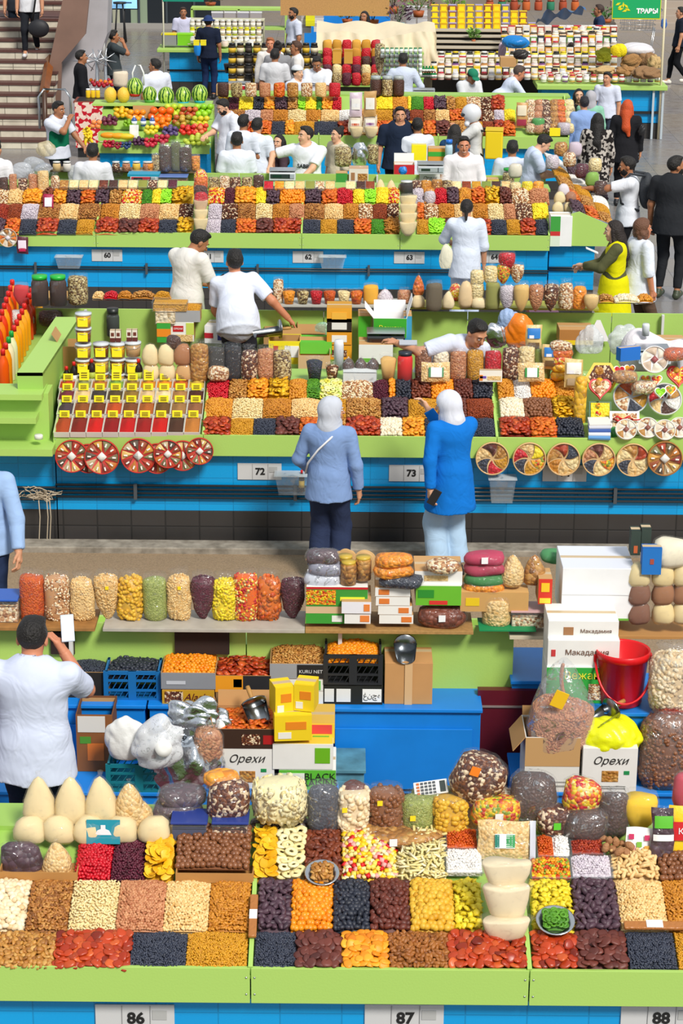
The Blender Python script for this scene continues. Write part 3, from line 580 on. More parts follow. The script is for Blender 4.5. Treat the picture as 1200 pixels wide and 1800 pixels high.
RB.heaps(671,703,'363 402 cranberry;402 435 walnut;435 472 apricot;472 508 mango;508 540 goldball;540 562 kiwi;562 600 lemon;600 655 lightmix;655 683 barberry;683 694 kumquat;694 722 blackplum;722 757 dates;757 797 kumquat;797 830 fig;830 866 blackplum;874 902 goldball;902 932 white;932 975 kumquat;975 1025 goldball','back',1,1.15,.05)
RC.heaps(388,412,'-30 10 prune;10 35 apror;35 66 black;66 102 aprred;102 135 black;135 165 gold;169 208 aprred;208 244 aprbrown;244 279 aprred;279 312 black;312 340 mango;362 388 lilac;388 415 black;415 450 apror;450 480 aprbrown;480 529 aprred;532 563 black;563 592 gold;592 622 black;622 652 apror;652 676 green;676 702 sticks;732 753 gold;753 782 lime;782 812 aprbrown;812 845 walnut;845 862 aprred;862 890 black;890 914 gold;914 940 aprred;940 964 black','front',1,1.4,.05)
RC.heaps(361,387,'-30 15 bean;15 38 redbrown;38 68 lilac;68 105 almond;105 138 peanut;138 178 almond;178 210 roast;210 247 cashew;247 280 pink;280 315 peanut;315 340 darkmix;366 390 lilac;390 418 darkmix;418 449 almond;449 479 cashew;479 508 roast;508 535 pink;535 570 almond;570 603 peanut;603 630 roast;630 655 lightmix;655 680 redbrown;680 702 darkmix;732 745 apror;745 770 lightmix;770 798 roast;798 830 peanut;830 857 roast;857 885 cashew;885 905 pink;905 935 darkmix;935 963 fruityel','middle',1,1.4,.06)
RC.heaps(333,360,'-30 15 lightmix;15 42 peanut;42 75 apricot;75 95 dates;95 118 apricot;118 143 prune;143 168 apror;168 193 prune;193 215 walnut;215 250 redmix;250 268 green;268 284 fruityel;284 302 lime;302 340 mango;366 395 redmix;395 413 barberry;413 450 apricot;450 468 fruityel;468 492 prune;492 536 kumquat;536 565 prune;565 592 apror;592 620 cranberry;620 641 fruityel;641 660 lime;660 682 fruityel;682 702 redmix;725 745 lilac;745 763 goldball;763 785 cranberry;785 806 prune;806 828 goldball;828 852 apror;852 877 mango;877 898 fig;898 930 lightmix;930 964 pink','back',1,1.4,.06)
RD.heaps(215,238,'384 400 gold;400 440 aprred;440 477 apror;477 501 black;501 517 apricot;517 552 gold;552 594 black;594 625 aprred;625 660 peanut;660 700 apror;700 744 gold;744 765 apror;765 790 aprbrown;790 820 walnut;820 848 gold;848 868 redbrown;868 886 aprred;886 905 apror','front',1,1.6,.05)
RD.heaps(195,214,'384 400 bean;400 430 almond;430 458 lilac;458 480 pink;480 506 roast;506 538 cashew;538 564 roast;564 596 peanut;596 625 white;625 650 walnut;650 690 gold;690 720 prune;720 744 redbrown;744 765 almond;765 790 peanut;790 820 apror;820 848 dates;848 868 darkmix;868 886 lilac;886 905 fruityel','middle',1,1.6,.05)
RD.heaps(172,194,'384 400 mango;400 420 barberry;420 445 fruityel;445 464 blackplum;464 483 apricot;483 505 prune;505 524 walnut;524 536 lime;536 556 fruityel;556 566 green;566 584 apricot;584 600 cranberry;660 690 fruityel;690 716 goldball;716 722 fruityel;722 744 green;744 762 cranberry;762 784 prune;784 800 walnut;800 820 gold;820 845 lightmix;845 862 darkmix;862 886 aprred','back',1,1.6,.05)
# ================================================================ BUILDERS OF GOODS
FILM = film('#ffffff',.02,14,.10); FILM2 = film('#ffffff',.06,11,.24); FILMD = film('#e8f0ff',.02,18,.16); CLEAR = film('#eef4f8',.03,3,.06); COVER = film('#ffffff',.01,3,.02)
FOIL = mat('#dfe3e8',.22,1,bump=.9,bscale=9)
def cmat(k,sc=1.): return mat(k,.8,noise=.03,bscale=60) if k.startswith('#') else kg(k,sc)
PROF = {
 'sack': ([(.0001,0),(.6,.0),(.86,.05),(.98,.2),(1,.5),(.95,.74),(.78,.87),(.4,.9),(.0001,.91)],[(.62,-.01),(.9,.05),(1.02,.2),(1.04,.5),(.99,.76),(.84,.89),(.62,.97),(.8,1.06)]),
 'tall': ([(.0001,0),(.7,.0),(.92,.04),(1,.2),(1,.8),(.9,.9),(.5,.92),(.0001,.93)],[(.72,-.01),(.95,.04),(1.04,.2),(1.04,.8),(.98,.93),(.9,1.03)]),
 'cone': ([(.0001,0),(.72,0),(.95,.1),(1,.26),(.9,.48),(.62,.7),(.3,.88),(.0001,.95)],[(.74,-.01),(.98,.1),(1.03,.27),(.93,.49),(.66,.72),(.34,.9),(.1,.98),(.16,1.06)]),
 'coneh': ([(.0001,0),(.72,0),(.95,.1),(1,.28),(.95,.46),(.7,.52),(.0001,.55)],[(.74,-.01),(.98,.1),(1.03,.3),(.93,.5),(.66,.72),(.34,.9),(.08,1.0)]),
 'taper': ([(.0001,.0),(.3,.06),(.72,.26),(.95,.5),(1,.75),(.9,.88),(.0001,.92)],[(.02,-.03),(.34,.05),(.76,.25),(.99,.5),(1.04,.76),(.95,.92),(.8,1.02)]),
 'dome': ([(.0001,0),(.75,0),(.98,.15),(1,.4),(.86,.72),(.5,.94),(.0001,1)],[(.78,-.01),(1.01,.15),(1.03,.42),(.9,.76),(.54,.98),(.1,1.06)]),
 'glass': ([(.0001,.02),(.66,.02),(.95,.8),(.7,.86),(.0001,.9)],[(.7,0),(1.0,1.0),(1.05,1.0),(1.03,.97)]),
 'boat': ([(.0001,0),(.35,.02),(.72,.25),(.9,.6),(1,.92),(.95,.98),(.0001,.9)],[(.38,-.02),(.76,.24),(.94,.6),(1.04,.93),(1.12,1.06)]),
 'lie': ([(.0001,0),(.75,.0),(.97,.2),(1,.5),(.9,.85),(.6,.98),(.0001,1)],[(.78,-.01),(1.0,.2),(1.05,.5),(.94,.88),(.63,1.03),(.0001,1.05)]),
}
K['fennel'] = ('nut',.0062,.0075,['#7c8a3c','#a8b060','#929c4c'],0,'green fennel seeds')
def place(x,y,Z=None,Y=None):
    if isinstance(Z,str): return {'A': RA,'B': RB,'C': RC,'D': RD}[Z].at(x,y,.02)
    return onY(x,y,Y) if Y is not None else onZ(x,y,Z)
def bag(x,y,wp,hp,k,label,style='sack',Z=None,Y=None,name='nut_bag',cat='bag',group=None,sy=.78,sticker=None,pieces=False,rz=0,rx=0,ry=0,power=2.4,dx=0,fm=None,sc=1.):
    p = place(x,y,Z,Y); wd = wp/ppm(p)/2; h = vpx(p,hp); t = thing(name,label,'bag' if cat is None else cat,p,rz,group); t.rotation_euler = (rx,ry,rz)
    pc,pf = PROF[style]; fn = wob(wd*.06,2.6/wd)
    mb = MB().lathe([(r*wd,z*h) for r,z in pc],22,0,sy=sy,power=power).warp(fn)
    if k.startswith('#') and (fm is None or fm is FILM): fm = film('#fff8e8',.05,9,.04)
    if pieces:
        shp,r0,sp,*_ = K[k]; P = []; N = []
        zs = np.linspace(.03,.9,60); rs = np.interp(zs,[q[1] for q in pc],[q[0] for q in pc])
        n = int(2*math.pi*wd*h*.95/(sp*sp)); zz = np.random.rand(n)*.9+.02; rr = np.interp(zz,zs,rs); aa = np.random.rand(n)*6.283
        e = 2/power; ca,sa = np.cos(aa),np.sin(aa); ca2 = np.sign(ca)*abs(ca)**e; sa2 = np.sign(sa)*abs(sa)**e
        P = np.stack([rr*wd*.97*ca2,rr*wd*.97*sa2*sy,zz*h],1); N = np.stack([ca,sa,np.full(n,.15)],1); N /= np.linalg.norm(N,axis=1)[:,None]
        m2 = MB()
        scat2(m2,shp,fn(P),N,r0*sc); m2.build('contents',kmat(k),t)
        mb.build('contents_core',kmat(k),t)
    else: mb.build('contents',cmat(k,1/sc),t)
    MB().lathe([(r*wd*1.03+.001,z*h) for r,z in pf],24,0,sy=sy,power=power).warp(fn).warp(wob(wd*.035,9/wd)).build('plastic_film',fm or FILM,t)
    if sticker:
        if isinstance(sticker,str): sticker = (sticker,.0,.72,.22)
        c,u,v,s = sticker; q = MB().box((u*wd,-wd*sy*1.07,v*h),(s*wd*2,.004,s*wd*2),rz=.1).build('price_sticker',mat(c,.7),t)
    return t
def scat2(mb,shp,P,N,r):
    V,F = TC.setdefault((shp,False),tmpl(shp,False))
    n = len(P); ref = np.random.randn(n,3); X = np.cross(ref,N); X /= np.linalg.norm(X,axis=1)[:,None]+1e-9; Yv = np.cross(N,X)
    M = np.stack([X,Yv,N],2); W = np.einsum('nij,vj->nvi',M,V)*r+P[:,None,:]; off = mb.n; mb.V.append(W.reshape(-1,3)); mb.n += n*len(V)
    d = {}
    for f in (F.tolist() if isinstance(F,np.ndarray) else F): d.setdefault(len(f),[]).append(f)
    for q,l in d.items(): mb.F.append(((np.array(l)[None]+(np.arange(n)*len(V))[:,None,None]).reshape(-1,q)+off,0))
def sack3(x,y,wp,hp,k,label,dep=.6,**kw):
    return bag(x,y,wp,hp,k,label,style='lie',sy=dep,**kw)
def pack(x,y,wp,hp,label,cols,Z=None,Y=None,th=.035,rx=0,rz=0,ry=0,patches=(),texts=(),name='food_packet',cat='packet',group=None,flim=True,k=None,wrink=.006):
    """flat filled packet leaning or lying: x,y bottom centre, wp x hp face"""
    p = place(x,y,Z,Y); w_ = wp/ppm(p); h = vpx(p,hp); t = thing(name,label,cat,p,0,group); t.rotation_euler = (rx,ry,rz)
    def fn(a,b,s=1):
        e = (1-abs(2*a-1)**4)*(1-abs(2*b-1)**4); return (w_*(a-.5),-s*th/2*e,h*b)
    mb = MB().grid(lambda a,b: fn(a,b,1),14,14).grid(lambda a,b: fn(1-a,b,-1),14,14).warp(wob(wrink,22))
    mb.build('contents' if k else 'wrapper',kg(k) if k else mat(cols,.38,bump=.5,bscale=14),t)
    if flim and k: MB().grid(lambda a,b: np.array(fn(a,b,1))*[1.04,1.1,1.03]-[0,.004,0],12,12).warp(wob(.004,40)).build('plastic_film',FILM,t)
    for (u0,v0,u1,v1,c) in patches:
        mb = MB().grid(lambda a,b: np.array(fn(u0+(u1-u0)*a,v0+(v1-v0)*b))-[0,.006+wrink,0],8,8); mb.build('printed_label',mat(c,.5) if c.startswith('#') else kg(c,1.6),t)
    for (s,u,v,f,c) in texts: text(t,s,f*w_,c,((u-.5)*w_,-th/2-.009-wrink,v*h))
    return t
def jar(x,y,wp,hp,k,label,lid='#22b43c',Z=None,Y=None,name='food_jar',cat='jar',group=None,fill=.8,ribs=0,lidh=.12,lab=None,power=2.,sy=1.):
    p = place(x,y,Z,Y); r = wp/ppm(p)/2; h = vpx(p,hp); t = thing(name,label,cat,p,0,group); lh = h*lidh
    MB().lathe([(.0001,.003),(r*.92,.003),(r*.95,h*fill*.85),(r*.8,h*fill),(.0001,h*fill)],20,sy=sy,power=power).build('contents',cmat(k),t)
    MB().lathe([(r*.96,0),(r,.01),(r,h*.7),(r*.97,h*.82),(r*.8,h-lh)],20,sy=sy,power=power).build('clear_body',CLEAR,t)
    if lid: MB().lathe([(r*.84,h-lh),(r*.86,h),(.0001,h)],20,sy=sy,power=power).build('lid',mat(lid,.4) if isinstance(lid,str) else lid,t)
    if lab: MB().lathe([(r*1.02,h*.22),(r*1.02,h*.58)],20,sy=sy,power=power).build('paper_label',mat(lab,.6),t)
    return t
def bottle(x,y,wp,hp,c,label,cap='#d8201c',Z=None,Y=None,lab=None,group=None,name='sauce_bottle',p=None):
    if p is None: p = place(x,y,Z,Y)
    r = wp/ppm(p)/2; h = vpx(p,hp); t = thing(name,label,'bottle',p,0,group)
    MB().lathe([(.0001,0),(r*.9,0),(r,.02*h),(r,.62*h),(r*.8,.74*h),(r*.36,.86*h),(r*.34,.9*h),(.0001,.9*h)],14).build('bottle_body',mat(c,.25),t)
    MB().lathe([(r*.42,.86*h),(r*.42,h*.97),(r*.3,h),(.0001,h)],12).build('cap',mat(cap,.4),t)
    if lab: MB().lathe([(r*1.02,h*.2),(r*1.02,h*.52)],14).build('bottle_label',mat(lab,.6),t)
    return t
def traybox(x,y,wp,hp,k,label,Z=None,Y=None,dep=.13,rx=0,name='clear_food_tray',cat='tray',group=None,rz=0,k2=None,lidc=None,cen=None,ht=.045,filmm=None):
    """shallow clear plastic container with food"""
    p = cen if cen is not None else place(x,y,Z,Y); w_ = wp/ppm(p); t = thing(name,label,cat,p,0,group); t.rotation_euler = (rx,0,rz); q = filmm or CLEAR
    mb = MB()
    for s in (-1,1): mb.box((s*w_*.49,0,ht/2),(.004,dep,ht)); mb.box((0,s*dep*.49,ht/2),(w_,.004,ht)); mb.box((s*w_*.5,0,ht),(.012,dep+.012,.005)); mb.box((0,s*dep*.5,ht),(w_,.012,.005))
    mb.build('tray_shell',q,t)
    ks = [k] if not k2 else [k,k2]
    for i,kk in enumerate(ks):
        a = -w_*.47+i*w_*.94/len(ks); bw = w_*.94/len(ks)
        MB().grid(lambda u,v: (a+bw*u,dep*.94*(v-.5),ht*.8+.012*math.sin(u*3.1)*math.sin(v*3.1)),9,9).box((a+bw/2,0,ht*.38),(bw,dep*.93,ht*.7)).build('contents',cmat(kk),t)
    if lidc: MB().box((0,0,ht+.012),(w_*1.04,dep*1.04,.014)).build('lid',mat(lidc,.4) if isinstance(lidc,str) else lidc,t,bevel=.004)
    return t
def carton(x,y,wp,hp,label,body='#c79a63',dep=.3,Z=None,Y=None,front=None,top='closed',content=None,patches=(),texts=(),rz=0,name='cardboard_box',cat='box',group=None,fill=.8,flaps=(),topc=None,sidec=None,clod=1,csc=1.,inner='#b98c58',lay=0):
    p = place(x,y,Z,Y); w_ = wp/ppm(p); h = vpx(p,hp); t = thing(name,label,cat,p,rz,group); B = mat(body,.8,noise=.12,bscale=6); FR = mat(front,.6,noise=.12,bscale=5) if front else B
    th = .006
    if top == 'closed':
        MB().box((0,dep/2,h/2),(w_,dep,h)).build('box_body',B,t,bevel=.003)
        MB().box((0,dep/2,h+.001),(w_*.99,dep*.99,.003)).build('top_flaps',mat(topc or body,.8),t)
        MB().box((0,dep/2,h+.003),(w_*.98,.04,.002)).build('packing_tape',mat('#cdb48c',.3),t)
    else:
        mb = MB()
        for s in (-1,1): mb.box((s*(w_/2-th/2),dep/2,h/2),(th,dep,h)); 
        mb.box((0,dep-th/2,h/2),(w_-2*th,th,h)); mb.box((0,th/2,h/2),(w_-2*th,th,h)); mb.box((0,dep/2,.004),(w_-2*th,dep-2*th,.006)); mb.build('box_body',B,t)
        MB().box((0,dep-th-.003,h*.72),(w_-2*th-.002,.003,h*.5)).build('inner_face',mat(inner,.9),t)
    if front: MB().box((0,-.002,h/2),(w_*.995,.004,h*.99)).build('front_print',FR,t)
    if sidec:
        for s in (-1,1): MB().box((s*(w_/2+.001),dep/2,h/2),(.004,dep*.98,h*.98)).build('side_print',mat(sidec,.6),t)
    for (u0,v0,u1,v1,c) in patches:
        MB().box(((u0+u1-1)/2*w_,-.0055,(v0+v1)/2*h),((u1-u0)*w_,.003,(v1-v0)*h)).build('print_patch',mat(c,.55) if c.startswith('#') else kg(c,1.5),t)
    for q in texts:
        s,u,v,f,c = q[:5]; text(t,s,f*w_,c,((u-.5)*w_,-.0085,v*h),shear=q[5] if len(q) > 5 else 0)
    for (side,ang,ln) in flaps:
        L = ln; mb = MB()
        if side == 'l': mb.box((-w_/2-L/2*math.cos(ang),dep/2,h+L/2*math.sin(ang)),(L,dep*.97,.005),ry=ang)
        if side == 'r': mb.box((w_/2+L/2*math.cos(ang),dep/2,h+L/2*math.sin(ang)),(L,dep*.97,.005),ry=-ang)
        if side == 'b': mb.box((0,dep+L/2*math.cos(ang),h+L/2*math.sin(ang)),(w_*.97,L,.005),rx=ang)
        if side == 'f': mb.box((0,-L/2*math.cos(ang),h+L/2*math.sin(ang)),(w_*.97,L,.005),rx=-ang)
        mb.build('flap',mat(inner,.85),t)
    if content and lay:
        pass
    elif content:
        A = np.array([-w_/2+.008,.008,h*fill]); M = R3(0,0,rz)
        heap(content,p+M@A,M@np.array([w_-.016,0,0]),M@np.array([0,dep-.016,0]),f'{K[content][5]} in the {label[:60]}' if len(label.split()) < 9 else f'{K[content][5]} heaped in the '+' '.join(label.split()[:10]),lod=clod,scale=csc,hm=.035)
    return t
def crate(x,y,wp,hp,label,c='#1668a8',dep=.38,Z=None,Y=None,content=None,fill=.62,csc=1.,clod=0,group=None,rows=3):
    p = place(x,y,Z,Y); w_ = wp/ppm(p); h = vpx(p,hp); t = thing('plastic_crate',label,'crate',p,0,group); m = mat(c,.4)
    mb = MB(); b = .012
    for z in [b/2]+[h*i/rows for i in range(1,rows)]+[h-b]:
        for yy in (0,dep): mb.box((0,yy,z),(w_,.012,b*(2 if z > h*.9 else 1.2)))
        for xx in (-w_/2,w_/2): mb.box((xx,dep/2,z),(.012,dep,b*(2 if z > h*.9 else 1.2)))
    mb.build('rims',m,t)
    mb = MB()
    for xx in (-w_/2,0,w_/2):
        for yy in (0,dep): mb.box((xx,yy,h/2),(.03 if xx else .05,.016,h))
    for yy in (dep*.5,):
        for xx in (-w_/2,w_/2): mb.box((xx,yy,h/2),(.016,.05,h))
    mb.box((0,dep/2,.006),(w_,dep,.008)).build('posts',m,t)
    mb = MB(); n = 9
    for zi in range(rows):
        z0,z1 = h*zi/rows,h*(zi+1)/rows
        for i in range(n):
            x0 = -w_/2+w_*i/n
            for yy in (0,dep): mb.tube([(x0,yy,z0),(x0+w_/n,yy,z1)],.0035,4,cap=False)
        for i in range(6):
            y0 = dep*i/6
            for xx in (-w_/2,w_/2): mb.tube([(xx,y0,z0),(xx,y0+dep/6,z1)],.0035,4,cap=False)
    mb.build('lattice',m,t)
    if content: heap(content,p+[-w_/2+.01,.01,h*fill],[w_-.02,0,0],[0,dep-.02,0],f'{K[content][5]} filling the {label.split(" with ")[0]}'[:110],lod=clod,scale=csc,hm=.04)
    return t
def scale(x,y,wp,label,Z=None,Y=None,panel='#c81c30',body='#dfe2e6',screen='#232a30',rz=0):
    p = place(x,y,Z,Y); w_ = wp/ppm(p); t = thing('electronic_scale',label,'scale',p,rz); B = mat(body,.4)
    mb = MB().box((0,.14,.05),(w_,.3,.1)); mb.add([(-w_/2,-.01,.01),(w_/2,-.01,.01),(w_/2,.02,.1),(-w_/2,.02,.1)],[(0,1,2,3)],0,0); mb.build('scale_body',B,t,bevel=.006)
    MB().box((0,.16,.125),(w_*1.02,.26,.012)).build('weighing_platter',STEEL,t,bevel=.004); MB().box((0,.16,.108),(w_*.3,.1,.03)).build('platter_support',DK,t)
    MB().box((-w_*.08,-.016,.058),(w_*.74,.008,.055)).build('display_panel',mat(panel,.3),t)
    MB().box((-w_*.2,-.022,.06),(w_*.34,.004,.03)).build('number_display',mat(screen,.2),t)
    MB().box((w_*.36,-.016,.058),(w_*.2,.008,.055)).build('keypad',mat('#aab4bc',.5),t)
    return t
def crumple(x,y,wp,hp,c,label,Z=None,Y=None,dep=.7,name='plastic_bag',cat='bag',amp=.16,m=None,group=None,seed=0,alpha=None,rx=0,ry=0):
    """crumpled sheet / carrier bag heap"""
    p = place(x,y,Z,Y); r = wp/ppm(p)/2; h = vpx(p,hp)/2; np.random.seed(seed+int(x)); V,F = ico(5); ph = np.random.rand(12)*6.28
    n = sum(np.sin(V@np.random.randn(3)*q+ph[i])*a for i,(q,a) in enumerate(((1.6,.8),(2.6,.6),(4,.35),(7,.16),(11,.07))))
    n2 = np.abs(n)-.4; V = V*(1+amp*n2)[:,None]; V[:,2] = np.where(V[:,2] < -.8,-.8,V[:,2])
    V = V*[r,r*dep,h]+[0,0,h*.8]; mb = MB().add(V,F); o = mb.build(name,m or mat(c,.35,bump=.6,bscale=10,alpha=alpha or 1),loc=p); o.rotation_euler = (rx,ry,0)
    return tag(o,label,cat,group)
def priceflag(p,label,w_=.10,h=.07,c='#f8e512',group=None):
    t = MB().box((0,0,h/2),(w_,.002,h),rx=-.2).box((0,.004,-.02),(.004,.002,.06)).build('price_tag',mat(c,.7),loc=p); tag(t,label,'price tag',group)
    for z in (.72,.5,.3): 
        q = MB().box((0,-.004-.014*0,0),(w_*.62,.002,h*.07)).build('handwriting',mat('#6a5a20',.8),t); q.location = (0,-.003+(z-.5)*.014,h*z)
    return t
# ================================================================ PEOPLE
class Fld:
    """distance field assembled limb by limb and turned into one continuous skin"""
    def __init__(s,lo,hi,h):
        s.lo = np.array(lo,float); s.h = h; n = np.ceil((np.array(hi)-s.lo)/h).astype(int)+1; s.n = n; s.D = np.full(n,.2,np.float32)
        s.ax = [s.lo[i]+h*np.arange(n[i]) for i in range(3)]
    def sub(s,lo,hi):
        a = np.clip(np.floor((np.array(lo)-s.lo)/s.h).astype(int),0,s.n); b = np.clip(np.ceil((np.array(hi)-s.lo)/s.h).astype(int)+1,0,s.n)
        if (b <= a).any(): return None,None
        sl = tuple(slice(a[i],b[i]) for i in range(3)); g = np.stack(np.meshgrid(*[s.ax[i][sl[i]] for i in range(3)],indexing='ij'),-1)
        return sl,g
    def join(s,sl,d,k):
        A = s.D[sl]
        if k > 0: hh = np.clip(.5+.5*(A-d)/k,0,1); s.D[sl] = A*(1-hh)+d*hh-k*hh*(1-hh)
        else: s.D[sl] = np.minimum(A,d)
    def cone(s,a,b,ra,rb,k=.02,sy=1.,R=None,cap=0,inf=0):
        a,b = np.array(a,float),np.array(b,float); ra += inf; rb += inf; m = max(ra,rb)+4*s.h+k; m2 = m
        sl,g = s.sub(np.minimum(a,b)-m2,np.maximum(a,b)+m2)
        if sl is None: return
        q = g-a; ba = b-a
        if sy != 1: R = np.eye(3) if R is None else R; q = q@R; ba = ba@R; q[...,1] /= sy; ba = ba*[1,1/sy,1]
        t0 = (q@ba)/(ba@ba+1e-9); t = np.clip(t0,0,1); d = np.linalg.norm(q-t[...,None]*ba,axis=-1)-(ra+(rb-ra)*t)
        if sy != 1: d = d*min(1,sy)**.5
        if cap: d = np.maximum(d,(t0-1)*np.linalg.norm(ba))
        if cap == 2: d = np.maximum(d,-t0*np.linalg.norm(ba))
        s.join(sl,d,k)
    def ell(s,c,r,R=None,k=.02,inf=0,cut=None):
        c = np.array(c,float); r = np.array(r,float)+inf; R = np.eye(3) if R is None else R; m = r.max()+4*s.h+k
        sl,g = s.sub(c-m,c+m)
        if sl is None: return
        q = (g-c)@R; k0 = np.linalg.norm(q/r,axis=-1); k1 = np.linalg.norm(q/r**2,axis=-1)+1e-6; d = k0*(k0-1)/k1
        for (p,n) in (cut or []): n = np.array(n,float)/np.linalg.norm(n); d = np.maximum(d,(q-np.array(p))@n)
        s.join(sl,d,k)
    def cutell(s,c,r,R=None):
        c = np.array(c,float); r = np.array(r,float); R = np.eye(3) if R is None else R; m = r.max()+3*s.h; sl,g = s.sub(c-m,c+m)
        if sl is None: return
        q = (g-c)@R; k0 = np.linalg.norm(q/r,axis=-1); k1 = np.linalg.norm(q/r**2,axis=-1)+1e-6; s.D[sl] = np.maximum(s.D[sl],-k0*(k0-1)/k1)
    def cutplane(s,p,n):
        g = np.stack(np.meshgrid(*s.ax,indexing='ij'),-1); s.D = np.maximum(s.D,(g-np.array(p))@np.array(n))
    def folds(s,amp,f=1.,z0=None):
        X,Y,Z = np.meshgrid(*s.ax,indexing='ij'); ph = np.random.rand(4)*6
        s.D += amp*(np.sin(X*23*f+Z*17*f+ph[0])*np.sin(Z*31*f-X*9+ph[1])+.7*np.sin(X*41*f-Z*13*f+Y*20+ph[2]))
    def mesh(s):
        D = s.D; I = D < 0; nx,ny,nz = D.shape; cs = [(i,j,k) for i in (0,1) for j in (0,1) for k in (0,1)]
        cnt = sum(I[i:nx-1+i,j:ny-1+j,k:nz-1+k].astype(np.int8) for i,j,k in cs); act = (cnt > 0) & (cnt < 8); ids = np.argwhere(act)
        if len(ids) == 0: return None
        idx = np.full(act.shape,-1,int); idx[act] = np.arange(len(ids)); cv = np.stack([D[ids[:,0]+i,ids[:,1]+j,ids[:,2]+k] for i,j,k in cs],1)
        acc = np.zeros((len(ids),3)); num = np.zeros(len(ids)); ca = np.array(cs,float)
        for a in range(8):
            for b in range(a+1,8):
                if abs(ca[a]-ca[b]).sum() == 1:
                    m = (cv[:,a] < 0) != (cv[:,b] < 0); t = cv[:,a]/(cv[:,a]-cv[:,b]+1e-12); t = np.where(m,t,0)
                    acc += np.where(m[:,None],ca[a]+t[:,None]*(ca[b]-ca[a]),0); num += m
        V = s.lo+s.h*(ids+acc/num[:,None]); F = []
        for ax in range(3):
            o = [q for q in range(3) if q != ax]; A = np.take(I,range(D.shape[ax]-1),ax); B = np.take(I,range(1,D.shape[ax]),ax); e = np.argwhere(A != B)
            e = e[(e[:,o[0]] > 0) & (e[:,o[1]] > 0) & (e[:,o[0]] < act.shape[o[0]]) & (e[:,o[1]] < act.shape[o[1]])]
            if len(e) == 0: continue
            def id_(d0,d1): q = e.copy(); q[:,o[0]] -= d0; q[:,o[1]] -= d1; return idx[q[:,0],q[:,1],q[:,2]]
            f = np.stack([id_(1,1),id_(0,1),id_(0,0),id_(1,0)],1); ins = I[e[:,0],e[:,1],e[:,2]]
            flip = ins if ax != 1 else ~ins; f[~flip] = f[~flip][:,::-1]; F.append(f)
        F = np.concatenate(F); return V,F[(F >= 0).all(1)]
    def build(s,name,m,parent):
        r = s.mesh()
        if r is None: return None
        return MB().add(*r).build(name,m,parent)
def ik(S,T,l1,l2,hint):
    S,T = np.array(S,float),np.array(T,float); v = T-S; d = np.linalg.norm(v); dd = min(d,l1+l2-.004); v = v/(d+1e-9); T = S+v*dd
    a = (l1*l1-l2*l2+dd*dd)/(2*dd); hh = math.sqrt(max(0,l1*l1-a*a)); hn = np.array(hint,float); hn = hn-v*(hn@v); hn /= np.linalg.norm(hn)+1e-9
    return S+v*a+hn*hh,T
SK = {'t': '#c98f6c','l': '#dfab8a','d': '#a86f4c','r': '#c88260'}
